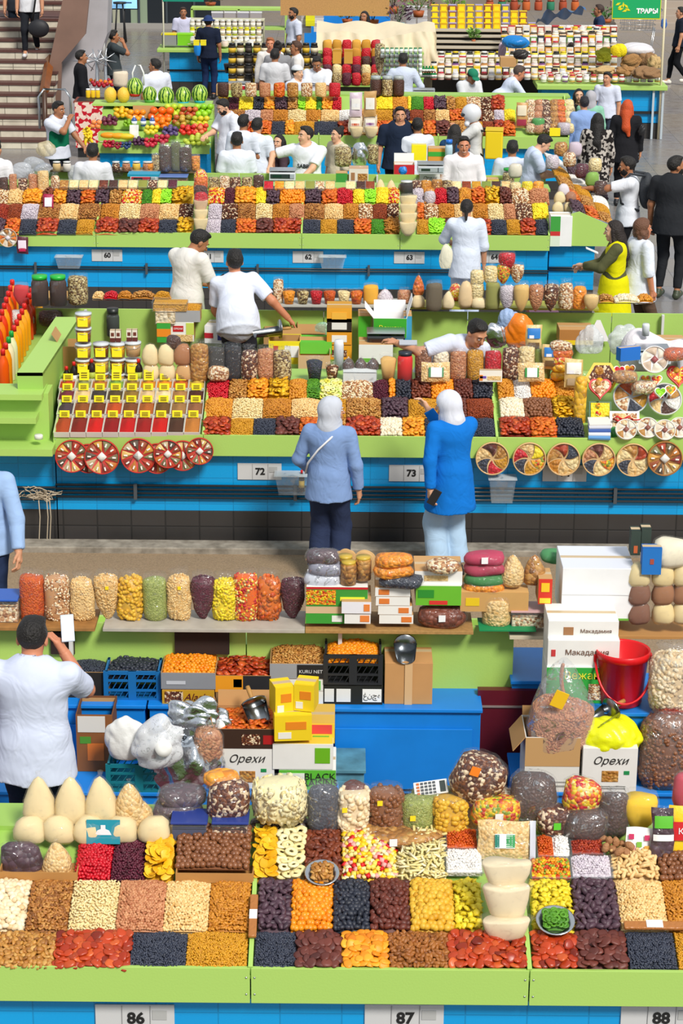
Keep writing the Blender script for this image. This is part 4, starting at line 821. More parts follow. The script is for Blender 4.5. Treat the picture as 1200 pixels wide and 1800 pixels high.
def person(hx,hy,a,label,h=1.72,wd=1.,lean=0,side=0,nod=0,turn=0,L=None,R=None,zb=0,top=('#eef0f6','short'),bot='#22242c',hair=('#17120f','short'),skin='t',sit=0,step=0,hem=.86,vox=.013,wide=1.,Lh=None,Rh=None,curl=.7,Y=None,head=None,beard=0,shoes='#1c1c20',shorts=0,name='person',collar=0,smile=0,pat=None,botw=1.,vis=1,headz=None):
    """a: 0 = back to the camera, 90 = facing right, 180 = facing camera, 270 = facing left"""
    rd = math.radians; Tf = R3(rx=-rd(lean)) @ R3(ry=rd(side)); pz = .52 if sit else .95
    P0 = np.array([0,0,pz]); up = lambda x,y,z: P0+Tf@np.array([x,y,z])
    sc_ = h/1.72; N = up(0,-.01,.50); Hf = R3(rz=-rd(turn)) @ R3(rx=-rd(nod)); HC = N+Hf@np.array([0,.025,.155])*1. + Tf@np.array([0,0,.0])
    ang = -rd(a); Rz = R3(rz=ang)
    hzl = HC[2]*sc_+zb
    W = onY(hx,hy,Y) if Y is not None else onZ(hx,hy,headz or hzl)
    root = W-np.append((Rz@(HC*sc_))[:2],0); root[2] = W[2]-HC[2]*sc_
    t = thing(name,label,'person',root,ang); t.scale = (sc_,)*3
    w_ = wd; SH = {s: up(s*.175*w_,-.005,.455) for s in (-1,1)}; tg = {-1: L,1: R}; arm = {}
    for s in (-1,1):
        T = tg[s] if tg[s] is not None else (s*.25*w_+ (0),.06,pz-.14) if not lean else tuple(SH[s]+np.array([s*.06,.1,-.5]))
        hint = ({-1: Lh,1: Rh}[s]) or (s*.7,-.6,-.5); E,Wr = ik(SH[s],T,.285,.25,hint); arm[s] = (SH[s],E,Wr)
    HP = {s: P0+np.array([s*.088*w_,0,-.03]) for s in (-1,1)}; leg = {}
    for s in (-1,1):
        if sit: Kn = HP[s]+[s*.05,.42,.03]; An = Kn+[0,.02,-.42]
        else:
            st = step*s; An = np.array([s*.10*w_,st*.28,.09+(.06 if st < 0 else 0)]); Kn,An = ik(HP[s],An,.43,.43,(0,1,0))
        leg[s] = (HP[s],Kn,An)
    pts = [HC]+[q for v in arm.values() for q in v]+[q for v in leg.values() for q in v]+[N]; lo = np.min(pts,0)-.24; hi = np.max(pts,0)+.24
    lo[2] = max(lo[2],-.01) if not sit else lo[2]
    def torso(f,inf,k=.04):
        f.cone(up(0,0,.02),up(0,.0,.22),.150*w_,.140*w_,k,sy=.72*wide,R=Tf,inf=inf); f.cone(up(0,0,.2),up(0,-.01,.38),.142*w_,.165*w_,k,sy=.68*wide,R=Tf,inf=inf)
        f.cone(up(-.13*w_,-.01,.425),up(.13*w_,-.01,.425),.062,.062,k,inf=inf)
    def arms(f,inf,frac=1.,k=.025):
        for s,(S,E,Wr) in arm.items():
            if frac <= 1: e = S+(E-S)*frac; f.cone(S,e,.056,.056-.012*frac,k,inf=inf,cap=1 if frac < 1 else 0)
            else: f.cone(S,E,.056,.043,k,inf=inf); e = E+(Wr-E)*(frac-1); f.cone(E,e,.043,.043-.011*(frac-1),k,inf=inf,cap=1)
    def legs(f,inf,frac=2.,k=.03):
        for s,(A,B,C_) in leg.items():
            f.cone(A,B,.085*min(botw,1.),.056*botw,k,inf=inf)
            if frac > 1: e = B+(C_-B)*(frac-1); f.cone(B,e,.056*botw,.056*botw-(.02 if botw <= 1 else -.01)*(frac-1),k,inf=inf,cap=1)
    # skin
    f = Fld(lo,hi,vox); torso(f,0)
    arms(f,0,2.)
    for s,(A,B,C_) in leg.items(): f.cone(A,B,.078,.050,.03); f.cone(B,C_,.050,.034,.03); f.cone(C_,C_+[0,.14,-.05],.034,.028,.02)
    f.cone(N-Tf@[0,0,.04],HC+Hf@[0,-.01,-.06],.058,.052,.03)
    f.ell(HC+Hf@[0,-.012,.025],(.076,.094,.088),Hf,.02); f.ell(HC+Hf@[0,.022,-.035],(.060,.074,.088),Hf,.02); f.cone(HC+Hf@[0,.06,-.095],HC+Hf@[0,.07,-.1],.022,.022,.03)
    if vox < .02:
        f.cone(HC+Hf@[0,.088,.012],HC+Hf@[0,.112,-.026],.009,.014,.008)
        for s in (-1,1): f.ell(HC+Hf@[s*.077,-.008,-.012],(.012,.022,.032),Hf,.004); f.cone(HC+Hf@[s*.012,.084,.03],HC+Hf@[s*.045,.074,.03],.010,.010,.01); f.ell(HC+Hf@[s*.034,.068,-.03],(.022,.016,.022),Hf,.02)
        f.cone(HC+Hf@[-.018,.086,-.062],HC+Hf@[.018,.086,-.062],.009,.009,.006)
    r = f.mesh(); mb = MB().add(*r)
    # hands: palm, four fingers and a thumb
    hv = .0055 if vox < .014 else .008
    for s,(S,E,Wr) in arm.items():
        d = Wr-E; d /= np.linalg.norm(d); n = np.cross(d,[0,0,1.]) if abs(d[2]) < .8 else np.array([0,1.,0]); n = np.array([-s*.0,0,0])+n; n = n-d*(n@d); n /= np.linalg.norm(n)
        ins = np.cross(n,d)*(-s if abs(d[2]) >= .8 else 1)        # across the palm
        if abs(d[2]) >= .8: n,ins = np.array([-s*1.,0,0])-d*((np.array([-s*1.,0,0]))@d),np.array([0,1.,0]); n /= np.linalg.norm(n); ins = ins-d*(ins@d); ins /= np.linalg.norm(ins)
        else: n = np.array([0,0,-1.])-d*(-d[2]); n /= np.linalg.norm(n); ins = np.cross(n,d)*s*-1
        g = Fld(Wr-.2,Wr+.2,hv); pc = Wr+d*.045
        g.cone(Wr-d*.05,Wr,.031,.026,.01); g.cone(Wr-ins*.008,pc+d*.02-ins*.018,.022,.020,.012); g.cone(Wr+ins*.008,pc+d*.02+ins*.022,.022,.020,.012)
        for q,(o,ln) in enumerate(((-.030,.060),(-.010,.074),(.011,.080),(.032,.070))):
            b0 = Wr+d*.085+ins*o; dm = d*math.cos(curl*.6)+n*math.sin(curl*.6); b1 = b0+dm*ln*.55; de = d*math.cos(curl*1.6)+n*math.sin(curl*1.6)
            g.cone(b0-d*.02,b1,.0098,.0092,.004); g.cone(b1,b1+de*ln*.5,.0092,.0080,.003)
        b0 = Wr+d*.02+ins*.028; b1 = b0+d*.035+ins*.026+n*.012; g.cone(b0,b1,.0125,.011,.008); g.cone(b1,b1+d*.032+n*.014,.011,.009,.003)
        g.cutplane(Wr-d*.045,-d); q = g.mesh(); mb.add(*q)
    mb.build('body',mat(SK.get(skin,skin),.55,bump=.05,bscale=60),t)
    # face details
    def fc(nm,pts_,r_,c,ss=6):
        m_ = MB(); [m_.tube([HC+Hf@np.array(p) for p in pp],r_,ss) for pp in pts_]; m_.build(nm,mat(c,.5),t)
    if vis:
        for s in (-1,1):
            e = MB(); e.lathe([(.0001,-.004),(.008,-.003),(.011,0),(.008,.003),(.0001,.004)],10,M=Hf,c=HC+Hf@[s*.031,.083,.006]); e.build('eye',mat('#f2ece6',.3),t)
            MB().lathe([(.0001,-.005),(.0055,0),(.0001,.005)],8,M=Hf,c=HC+Hf@[s*.031,.0945,.005]).build('iris',mat('#1c120c',.2),t)
            fc('eyebrow',[[(s*.014,.095,.028),(s*.032,.092,.034),(s*.05,.078,.028)]],.0045,hair[0])
        fc('mouth',[[(-.024,.090,-.060),(0,.098,-.063 if not smile else -.068),(.024,.090,-.060)]],.006 if not smile else .0065,'#a0524a' if not smile else '#d8b8ac')
    if beard:
        g = Fld(HC-.2,HC+.2,min(vox,.01)); g.ell(HC+Hf@[0,.022,-.045],(.066,.080,.086),Hf,0,cut=[((0,.0,.0),(0,-.75,.66))]); g.cutell(HC+Hf@[0,.1,-.055],(.026,.03,.018),Hf); g.build('beard',mat(hair[0],.9,bump=.6,bscale=90),t)
    # hair and headwear
    hc,hs = hair[0],hair[1]; HM = mat(hc,.55,bump=.7,bscale=70); hv2 = min(vox,.011)
    if hs != 'bald':
        g = Fld(np.minimum(HC,N)-.34,HC+.28,hv2)
        if hs in ('short','long','bun','pony','curly','top'):
            th = {'curly': .020}.get(hs,.005)
            g.ell(HC+Hf@[0,-.016,.030],(.079+th,.098+th,.090+th),Hf,0,cut=[((0,.066,.045),(0,.86,-.50)),((0,0,-.09 if hs == 'short' else -.12),(0,.35,-1))])
            if hs == 'short': g.ell(HC+Hf@[.01,.02,.105],(.062,.055,.020),Hf,.03)
            if hs == 'long':
                for s in (-1,1): g.cone(HC+Hf@[s*.06,-.04,.0],HC+Hf@[s*.065,-.06,-.12],.045,.045,.03); g.cone(HC+Hf@[s*.07,.01,-.0],HC+Hf@[s*.085,.005,-.17],.026,.03,.02)
                g.cone(HC+Hf@[0,-.07,-.02],up(0,-.12,.34),.06,.07,.04,sy=.8); g.cone(HC+Hf@[0,-.07,-.1],up(.05,-.13,.22),.07,.03,.04)
            if hs == 'bun': g.ell(HC+Hf@[0,-.09,.1],(.045,.045,.045),Hf,.01)
            if hs == 'pony': g.ell(HC+Hf@[0,-.115,.03],(.038,.035,.038),Hf,.01); g.cone(HC+Hf@[0,-.13,.02],HC+Hf@[0,-.15,-.12],.03,.018,.02)
            if hs == 'curly':
                for q in range(16):
                    aa = q/16*6.28; g.ell(HC+Hf@[.088*math.sin(aa),-.03-.06*math.cos(aa),-.06+.03*math.sin(q*2.3)],(.035,.035,.04),Hf,.008)
            if hs in ('short',): g.folds(.0012,3.)
            g.build('hair',HM,t)
        if hs in ('hijab',):
            g.ell(HC+Hf@[0,-.012,.02],(.098,.118,.118),Hf,.02); g.cone(HC+Hf@[0,-.02,-.04],N+Tf@[0,-.01,.02],.085,.10,.05); g.cone(N+Tf@[0,0,.03],up(0,.0,.42),.095,.15,.05,sy=.8)
            g.cone(HC+Hf@[0,.03,-.1],up(0,.08,.40),.06,.08,.04)
            g.cutell(HC+Hf@[0,.12,-.012],(.070,.105,.082),Hf); g.folds(.002,1.); g.build('headscarf',cloth(hc),t)
        if hs in ('cap','skull','hat','helmet'):
            g0 = Fld(HC-.24,HC+.24,hv2); g0.ell(HC+Hf@[0,-.016,.02],(.086,.104,.094),Hf,0,cut=[((0,.045,.0),(0,.72,-.69)),((0,0,-.085),(0,0,-1))]); g0.build('hair',mat('#15110f',.6),t)
            g.ell(HC+Hf@[0,-.012,.045],(.096,.112,.092),Hf,0,cut=[((0,0,.0),(0,0,-1))])
            if hs == 'cap': g.ell(HC+Hf@[0,.11,.045],(.075,.07,.012),Hf,.01)
            if hs == 'hat': g.ell(HC+Hf@[0,0,.03],(.15,.16,.02),Hf,.02)
            if hs == 'helmet': g.ell(HC+Hf@[0,-.01,.03],(.135,.15,.145),Hf,.01); g.cutell(HC+Hf@[0,.16,-.01],(.10,.09,.06),Hf); g.cone(HC+Hf@[-.07,.09,-.1],HC+Hf@[.07,.09,-.1],.04,.04,.03)
            if hs == 'helmet': v_ = Fld(HC-.2,HC+.24,hv2); v_.ell(HC+Hf@[0,.05,.045],(.112,.105,.055),Hf,0,cut=[((0,-.02,0),(0,-1,0))]); v_.build('visor',mat('#3c4046',.15),t)
            g.build({'hat': 'hat','helmet': 'helmet'}.get(hs,'cap'),mat(hc,.35 if hs == 'helmet' else .85),t)
    # clothes
    tc,ts = top[0],top[1]; TM = cloth(tc) if not pat else cloth(tc,pat[0],pat[1]); g = Fld(lo,hi,vox); inf = .016; hemz = hem-.95
    torso(g,inf+.004); g.cone(N-Tf@[0,0,.05],N+Tf@[0,0,.0],.085,.066,.03)
    if hemz < 0: g.cone(up(0,0,.05),up(0,.0,hemz) if not sit else up(0,.02,-.04),.165*w_,.188*w_*(1.0 if ts != 'coat' else 1.12),.04,sy=.80*wide,R=Tf,inf=inf+.01,cap=1)
    if lean > 15: g.cone(P0+[0,-.01,.08],P0+[0,-.01,-.06],.168*w_,.172*w_,.05,sy=.85*wide,inf=inf+.014,cap=1); g.cone(P0,up(0,-.02,.12),.165*w_,.16*w_,.05,sy=.9,inf=inf+.01)
    fr = {'short': .80,'long': 1.93,'coat': 1.95,'vest': .02,'half': 1.25}[ts]; arms(g,inf+.008 if ts in ('short','half') else inf,fr)
    g.folds(.0019); g.cutell(N+Tf@[0,.05,.05],(.078,.085,.055),Tf); g.build({'coat': 'coat','long': 'shirt','vest': 'vest'}.get(ts,'shirt'),TM,t)
    if collar:
        c_ = MB(); pts_ = [N+Tf@np.array([.072*math.cos(q),-.0+.068*math.sin(q),.005+.0*q]) for q in np.linspace(-4.3,1.2,16)]; c_.tube(pts_,.014,6); c_.build('collar',TM if collar == 1 else cloth(collar),t)
    if top[2:] and top[2] == 'apron':
        g = Fld(lo,hi,vox); g.cone(up(0,.01,-.1),up(0,.015,.40),.166*w_,.152*w_,.02,sy=.74*wide,R=Tf,inf=.024,cap=2); g.cutplane(up(0,-.02,.2),-(Tf@[0,1.,0])); g.build('apron',cloth(top[3]),t)
    if top[2:] and top[2] == 'vest':
        g = Fld(lo,hi,vox); torso(g,inf+.012); g.cone(up(0,0,.05),up(0,0,-.1),.158*w_,.178*w_,.03,sy=.78*wide,R=Tf,inf=inf+.008,cap=1); g.cutell(N+Tf@[0,.06,.04],(.10,.12,.10),Tf); g.build('vest',cloth(top[3]),t)
    g = Fld(lo,hi,vox); legs(g,.014,1.9 if not shorts else 1.0+shorts); g.cone(P0+[0,0,-.01],P0+[0,0,.08],.146*w_,.142*w_,.04,sy=.75*wide,inf=.010); g.folds(.003); g.build('trousers',cloth(bot),t)
    if not sit:
        for s,(A,B,C_) in leg.items():
            g = Fld(C_-[.12,.15,.12],C_+[.12,.28,.1],.012); b0 = C_+[0,-.03,-.045]; g.cone(b0,b0+[0,.17,0],.045,.040,.01,sy=1.); g.cone(C_,C_-[0,0,.03],.042,.044,.01); g.cutplane([0,0,C_[2]-.09],[0,0,-1.]); g.build('shoe',mat(shoes,.5),t)
    t['_w'] = [float(q) for q in root]
    def wp(p): return np.array(root)+Rz@(np.array(p)*sc_)
    return t,arm,wp,HC,Hf,up
# ================================================================ NEAREST STALL, display side
ZA,YA1 = RA.Zb,RA.Yf+.95
def ledge(row,x0,x1,dep,label):
    a,b = onZ(x0,row.yb,row.Zb),onZ(x1,row.yb,row.Zb)
    o = MB().box((0,dep/2,-.02),(b[0]-a[0],dep,.03)).build('ledge_board',GREEND,loc=((a[0]+b[0])/2,row.Yf+row.dep+.03,row.Zb)); tag(o,label,'shelf')
    MB().box((0,dep-.02,-row.Zb/2),(b[0]-a[0],.03,row.Zb-.05)).build('rear_board',GREEND,o)
ledge(RA,-60,1260,.24,'green ledge behind the trays of the nearest counter, carrying bags')
FL = '#e4cf9e'
for i,x in enumerate((53,104,158,214,272)): bag(x,1477,58,42,FL,f'bag of pale flour in the bottom row, {ORD[i]} from the left','dome',Z='A',name='flour_bag',group='flour bags at the front left')
YL = RA.at(100,1470)[1]+.02
for i,x in enumerate((70,125,178)): bag(x,1446,58,84,FL,f'tall pointed bag of pale flour on top, {ORD[i]} from the left','cone',Y=YL,name='flour_bag',group='pointed flour bags')
bag(228,1441,52,68,'peanut','small teardrop bag of light peanuts atop the flour bags','cone',Y=YL)
bag(243,1462,56,54,'peanut','bag of light peanuts leaning below the teardrop bag','dome',Y=YL+.02)
p = RA.at(182,1481,.05); t = tag(MB().box((0,0,.06),(.17,.006,.125),rx=-.2).build('picture_card',mat('#158ca0',.5),loc=p),'teal picture card of a white figure leaning on the flour bags','card')
MB().prism([(-.05,.03),(.05,.03),(.03,.07),(.012,.078),(.012,.1),(-.012,.1),(-.012,.078),(-.03,.07)],-.006,-.004).build('white_figure',mat('#f2f4f6'),t); MB().box((0,-.008,.02),(.15,.002,.022)).build('pink_strip',mat('#e8b8cc'),t)
for i,(x,y,w_,h_) in enumerate(((306,1462,92,34),(312,1440,88,32),(322,1415,84,32))): sack3(x,y,w_,h_,'prune',f'crinkled clear pack of dark dates left of the blue tubs, {["lowest","middle","topmost"][i]}',Y=YA1+.05,fm=FILM2,group='packs of dark dates')
for x,k,w1 in ((333,'#343a5c','left'),(405,'darkmix','right')):
    p = place(x,1478,'A'); traybox(x,1478,62,0,k,f'clear tub with dark blue lid, {w1} one behind the macadamia carton',cen=p+[0,.05,0],dep=.16,ht=.10,lidc='#2b3f8c',name='lidded_tub',cat='tub')
bag(402,1437,76,66,'darkmix','fat bag of dark seed mix on the blue-lidded tub','lie',Y=YA1-.02,fm=FILMD)
sack3(388,1380,66,24,'apricot','clear packet of orange apricots on top of the seed mix bag',Y=YA1+.02)
for i in range(2): sack3(468+i*46,1462,62,24,'choc',f'dark pack of dried herbs under the apple chip bag, {["left","right"][i]}',Y=YA1+.04)
K['chips'] = ('slice',.026,.026,['#efe0a6','#f6edc6','#e6cf88'],0,'pale apple chips')
bag(491,1437,100,66,'chips','wide clear bag of pale apple chips, centre left ledge','lie',Y=YA1,pieces=True,sc=1.)
bag(568,1458,54,78,'black','crinkled bag of black currants right of the apple chips','tall',Z=ZA,fm=FILM2)
bag(622,1458,56,72,'whitenut','bag of hazelnuts with yellow sticker, fifth big bag','tall',Z=ZA,sticker=('#f8d81c',-.6,.6,.16),pieces=True)
bag(622,1392,44,18,'aprbrown','few red dried fruits on top of the hazelnut bag','dome',Y=YA1+.05)
bag(678,1458,58,74,'macad','bag of macadamia nuts with yellow sticker beside the seed bag','tall',Z=ZA,sticker=('#f8d81c',-.4,.75,.16),pieces=True)
bag(733,1458,60,60,'fennel','bag of green fennel seeds under the calculator','tall',Z=ZA,sticker=('#f8d81c',-.3,.5,.16))
sack3(760,1404,80,20,'fennel','flat green seed packet lying under the white calculator',Y=YA1+.1)
bag(790,1460,58,62,'yellow','bag of yellow dried plums right of the green seed bag','tall',Z=ZA,pieces=True)
p = onY(757,1385,YA1+.06); t = thing('calculator','white desk calculator on the green seed packet','calculator',p); t.rotation_euler = (.9,-.16,0)
MB().box((0,0,0),(.175,.075,.016)).build('case',WHITE,t,bevel=.004); MB().box((.062,0,.01),(.028,.058,.004)).build('screen',mat('#3c4440',.2),t)
for i in range(5):
    for j in range(4): MB().box((-.065+i*.021,-.026+j*.017,.011),(.014,.011,.006)).build('key',mat('#4a4e54' if i else '#c8682c',.5),t)
bag(822,1398,84,74,'darkmix','leaning bag of dark trail mix with orange label, above calculator','lie',Y=YA1+.04,ry=.35,fm=FILM,sticker=('#f08018',-.3,.75,.2))
bag(862,1405,56,62,'darkmix','small pointed bag of mixed nuts right of the dark mix','taper',Y=YA1+.02)
sack3(852,1404,110,12,'lightmix','long thin packet of nuts under the trail mix bags',Y=YA1+.06)
sack3(870,1450,88,50,'mix','clear packet of coloured candied fruit with white stripe',Y=YA1-.02,sticker=('#f2f2ee',.1,.5,.16))
bag(935,1440,84,78,'choc','big crumpled bag of dark herbs behind the rice pack','lie',Y=YA1+.05,fm=FILM2)
bag(972,1462,70,44,'darkmix','dark bag with small green label under the herb bag','lie',Z=ZA,sticker=('#5cc82c',.1,.5,.18))
sack3(1018,1424,70,54,'redmix','clear packet of red, green and yellow fruit jellies',Y=YA1,ry=.12)
bag(1028,1470,76,46,'choc','crinkled bag of olive coloured herbs under the jelly packet','lie',Y=YA1-.06,fm=FILM2)
bag(1076,1466,52,74,'choc','crinkled dark bag left of the yellow corn bag','tall',Y=YA1-.02,fm=FILM2)
bag(1122,1462,62,68,'#f0c410','pointed bag of bright yellow corn, right ledge','taper',Y=YA1-.02)
pack(1164,1512,40,84,'dark packet of dates with green and white labels','#333',k='prune',Y=RA.at(1164,1512,.02)[1],rx=-.25,patches=((.1,.62,.9,.85,'#5cb82c'),(.05,.38,.95,.5,'#f0f0ec')))
pack(1198,1508,50,84,'yellow food packet with a red oval, right edge','#f6c81c',Y=RA.at(1190,1508,.02)[1],rx=-.25,patches=((.15,.35,.9,.7,'#c8141c'),),texts=(('Ку',.5,.52,.3,'#f4f4f4'),))
pack(1122,1502,46,42,'white card printed with small coloured fruits','#f4f4f0',Y=RA.at(1122,1502,.02)[1],rx=-.25,th=.01,patches=((.1,.6,.3,.8,'#c83060'),(.4,.3,.6,.5,'#7cb83c'),(.7,.55,.9,.75,'#c83060'),(.15,.15,.35,.35,'#d88ca0'),(.7,.15,.9,.35,'#d8a040')))
bag(1200,1420,40,60,'#c03850','clear bag with pink contents at the right edge ledge','lie',Y=YA1)
# trays inside the top tier
t = carton(67,1548,138,14,'shallow brown carton holding dates and a nut cone, front left',dep=.33,Z='A',top='open',body='#b98547')
sack3(38,1542,74,60,'prune','clear vacuum pack of dark dates in the shallow carton',Y=RA.at(38,1530)[1]+.02,dep=.4)
bag(101,1540,54,62,'peanut','pointed bag of light peanuts in the shallow carton','cone',Y=RA.at(101,1525)[1])
t = carton(377,1552,137,16,'shallow brown carton full of macadamia nuts, front left',dep=.34,Z='A',top='open',body='#b98547',flaps=(('b',1.1,.05),))
A,B,D = RA.cell(312,440,1466,1540)
heap('macad',A+RA.n*.05,B,D,('macadamia nut, {}, in the shallow brown carton','macadamia nut','macadamia nuts in the carton','bed of macadamia nuts filling the shallow carton'),name='macadamia_nut_bed',single='macadamia_nut',hm=.02)
def rtray(x,y0,y1,w_,k,label,k2=None,row=RA,hi=.03):
    p = row.at(x,(y0+y1)/2,.012); d = np.linalg.norm(row.at(x,y0)-row.at(x,y1)); a = math.atan2(row.Zb-1,row.dep)
    return traybox(x,0,w_,0,k,label,cen=p,dep=d,rx=a,k2=k2,ht=hi)
def hp(x,y0,y1,w_,k,label,row=RA,hm=.02,up=.03,lod=0,scale=1.): A,B,D = row.cell(x-w_/2,x+w_/2,y0,y1); return heap(k,A+row.n*up,B,D,label,lod=lod,scale=scale,hm=hm)
for x,y0,y1,w_,k,k2,l in ((811,1466,1498,56,'carrot',None,'clear tray of orange candied dice left of the rice pack'),(815,1501,1541,66,'white',None,'clear tray of white sugared seeds left of the rice pack'),
    (971,1477,1512,58,'carrot','white','clear tray half orange dice, half white seeds'),(967,1516,1550,72,'mix',None,'clear tray of mixed candied fruit above the yellow jellies'),
    (1031,1484,1508,58,'bean',None,'clear tray of small red peanuts'),(1038,1512,1549,72,'lilac',None,'clear tray of pale speckled beans')):
    rtray(x,y0,y1,w_,k,l,k2)
    if k2: hp(x-w_/4,y0+2,y1-2,w_*.44,k,f'loose {K[k][5]} in the left half of a tray'); hp(x+w_/4,y0+2,y1-2,w_*.44,k2,f'loose {K[k2][5]} in the right half of a tray')
    else: hp(x,y0+2,y1-2,w_*.9,k,f'loose {K[k][5]} in the {l[2:] if l[0]=="a" else l}'.replace('clear tray of ','clear tray, '))
for i in range(9):
    x,y = 1058+i*6,1474+(i*5 % 9)*3.2; p = RA.at(x,y,.04+.02*(i % 3)); V,F = tmpl('nut',True)
    o = MB().add((V+.05*np.sin(V[:,[1,2,0]]*6+i))*.030,F).build('walnut',mat('#a9774e',.7,bump=.6,bscale=60),loc=p); o.rotation_euler = (i,i*2,i*.7); tag(o,f'whole walnut in its shell above the peanuts, {ORD[i]} from the left','walnut','whole walnuts')
p = RA.at(890,1508,.02)
pack(888,1512,98,62,'vacuum pack of white rice with green printed label','#eadcc0',k='peanut',Y=RA.at(888,1500,.05)[1],rx=-.35,th=.06,patches=((.93,.0,1.04,1,'#c8ccd8'),(.3,.32,.66,.68,'#eef0f4'),(.3,.34,.38,.66,'#1c7c6c'),(.5,.34,.66,.66,'#3c9c5c')),name='rice_pack')
for i,(y,w_,h_) in enumerate(((1655,84,40),(1622,84,66),(1564,88,50))): bag(889,y,w_,h_,'#ead9b6',f'bag of cream coloured flour beneath the rice pack, {["lowest","middle","uppermost"][i]}','boat',Y=RA.at(889,1640,.05)[1]+.05*i,sy=.42,name='flour_bag')
def plate(x,y,w_,label,k,kl,row=RA):
    p = row.at(x,y,.05); r = w_/ppm(p)/2; t = thing('metal_dish',label,'dish',p); t.rotation_euler = (.35,0,0); m = mat('#d8dadc',.25,1)
    MB().lathe([(.0001,0),(r*.6,0),(r*.95,.025),(r,.028),(r*.93,.03),(r*.6,.006),(.0001,.006)],28).build('dish_body',m,t)
    A = p+np.array([-r*.62,-r*.5,-.0]); heap(k,A+[0,0,-.01],[r*1.24,0,0],[0,r*1.05,.30*r*1.05+.02],kl,hm=.03,scale=.9)
plate(975,1624,70,'oval steel dish on the red apricots, centre right','kiwi','green dried kiwi slices on the steel dish'); plate(566,1540,62,'round steel bowl above the orange physalis','walnut','brown dried figs in the round steel bowl')
for (x,y,l,c) in ((445,1610,'narrow packet of snacks on the green divider, left','#b07038'),(1150,1627,'narrow packet of nuts lying on the tray divider, right','#b07038')):
    p = RA.at(x,y,.05); o = MB().box((0,0,0),(.04,.28,.018) if x < 900 else (.3,.05,.018),rx=.3).build('snack_bar',mat(c,.3,bump=.5),loc=p,bevel=.006); tag(o,l,'packet'); MB().box((0,0,.011),(.038,.06,.004) if x < 900 else (.08,.048,.004),rx=.3).build('white_label',WHITE,o)
sack3(705,1468,150,14,'walnut','long clear packet of nut bars behind the sweets',Z='A',sticker=('#eceaf0',-.2,.6,.09)); sack3(715,1480,90,12,'walnut','shorter clear packet of nut bars under the long one',Z='A')
pack(826,1468,56,46,'white box of biscuits with window and orange corner, behind trays','#f2efe8',Y=RA.at(826,1468)[1]+.04,rx=-.4,th=.03,patches=((.2,.15,.75,.5,'peanut'),(.75,.4,1,.75,'#e8842c'),(.75,.1,1,.35,'#4a3c90')))
# ================================================================ NEAREST STALL, vendor side
def bluechest(x0,x1,yt,zt,dep,label,zb=.25,m=None,panel=True):
    a,b = onZ(x0,yt,zt),onZ(x1,yt,zt); w_ = b[0]-a[0]; c = (a+b)/2; t = thing('wooden_chest',label,'chest',(c[0],c[1],zb)); m = m or BLUEP
    MB().box((0,dep/2+.01,(zt-zb)/2-.01),(w_,dep,zt-zb-.02)).build('chest_body',m,t,bevel=.004)
    MB().box((0,dep/2,zt-zb-.012),(w_+.02,dep+.03,.024)).build('chest_lid',m,t,bevel=.004)
    if panel: MB().box((-.02*w_,-.006,(zt-zb)*.42),(w_*.93,.014,(zt-zb)*.7)).build('front_board',m,t,bevel=.002)
    return t
ZC = .85
bluechest(585,845,1245,ZC,.52,'large worn blue wooden chest below the scoop carton, centre')
bluechest(262,583,1240,ZC,.50,'blue wooden chest under the kumquat and apricot cartons')
bluechest(60,254,1238,ZC,.50,'blue wooden chest under the currant carton and blue crate')
bluechest(1010,1215,1252,.95,.62,'blue wooden chest with chipped edge under the red bucket')
bluechest(900,1003,1196,.95,.55,'narrow blue chest behind the plastic bag of nuts')
bluechest(905,1235,1392,.5,.55,'low blue bench at the right carrying nut cartons',panel=False)
bluechest(-30,592,1392,.5,.5,'low blue bench at the left under cartons and bags',panel=False)
bluechest(590,640,1352,.6,.3,'small pale blue wooden box end beside the big chest',m=mat('#5a94ac',.6,noise=.7,bscale=8))
a = onY(903,1214,YAb-.10); t = thing('maroon_cabinet','dark maroon cabinet between the blue chest and nut bag','cabinet',(a[0],a[1],.25)); MB().box((0,.03,(a[2]-.25)/2),(.46,.06,a[2]-.25)).build('cabinet_body',mat('#5c1020',.4),t); MB().box((0,-.004,a[2]-.36),(.45,.012,.012)).build('drawer_line',mat('#8a7c78',.5),t)
TW = ('#1a1a1a',)
carton(150,1226,84,44,'black and gold carton of black currants beside the phone',body='#b98c58',front='#1e1c1a',dep=.36,Z=ZC,top='open',content='black',patches=((.3,.55,.5,.95,'#c8843c'),),texts=(('NO',.5,.3,.22,'#b8a468'),))
crate(233,1230,92,50,'blue plastic crate with black prunes beside the kumquats',dep=.42,Z=ZC,content='blackplum',fill=.75)
t = carton(331,1237,92,24,'gold printed carton beneath the kumquat carton',front='#c8981c',dep=.34,Z=ZC,patches=((.05,.1,.4,.9,'darkmix'),),texts=(('Alaska',.68,.5,.2,'#5a1010',.3),))
Y1 = onZ(331,1237,ZC)[1]
carton(331,1211,96,28,'grey carton open and full of orange physalis',body='#b98c58',front='#8c8e94',dep=.38,Y=Y1,top='open',content='kumquat',patches=((.1,.3,.45,.5,'#c2c4ca'),))
carton(427,1237,96,22,'low brown carton supporting the red apricot carton',Z=ZC,dep=.34,front='#8a6a44')
carton(427,1216,98,28,'orange and black carton open and full of red apricots',body='#c08c50',front='#222226',dep=.38,Y=onZ(427,1237,ZC)[1],top='open',content='aprred',patches=((0,0,.5,1,'#e8981c'),(.33,.3,.48,.8,'#f2f2ee')))
for i,(yy,hh,c,ps) in enumerate(((1237,22,'#f0efe8',((.6,.1,.9,.9,'#58b038'),)),(1214,20,'#e6e6e2',((.5,.1,.95,.9,'#6cc04c'),)))): carton(522,yy,92,hh,f'white and green carton under the walnut carton, {["bottom","upper"][i]} one',front=c,Y=onZ(522,1237,ZC)[1],dep=.34,patches=ps)
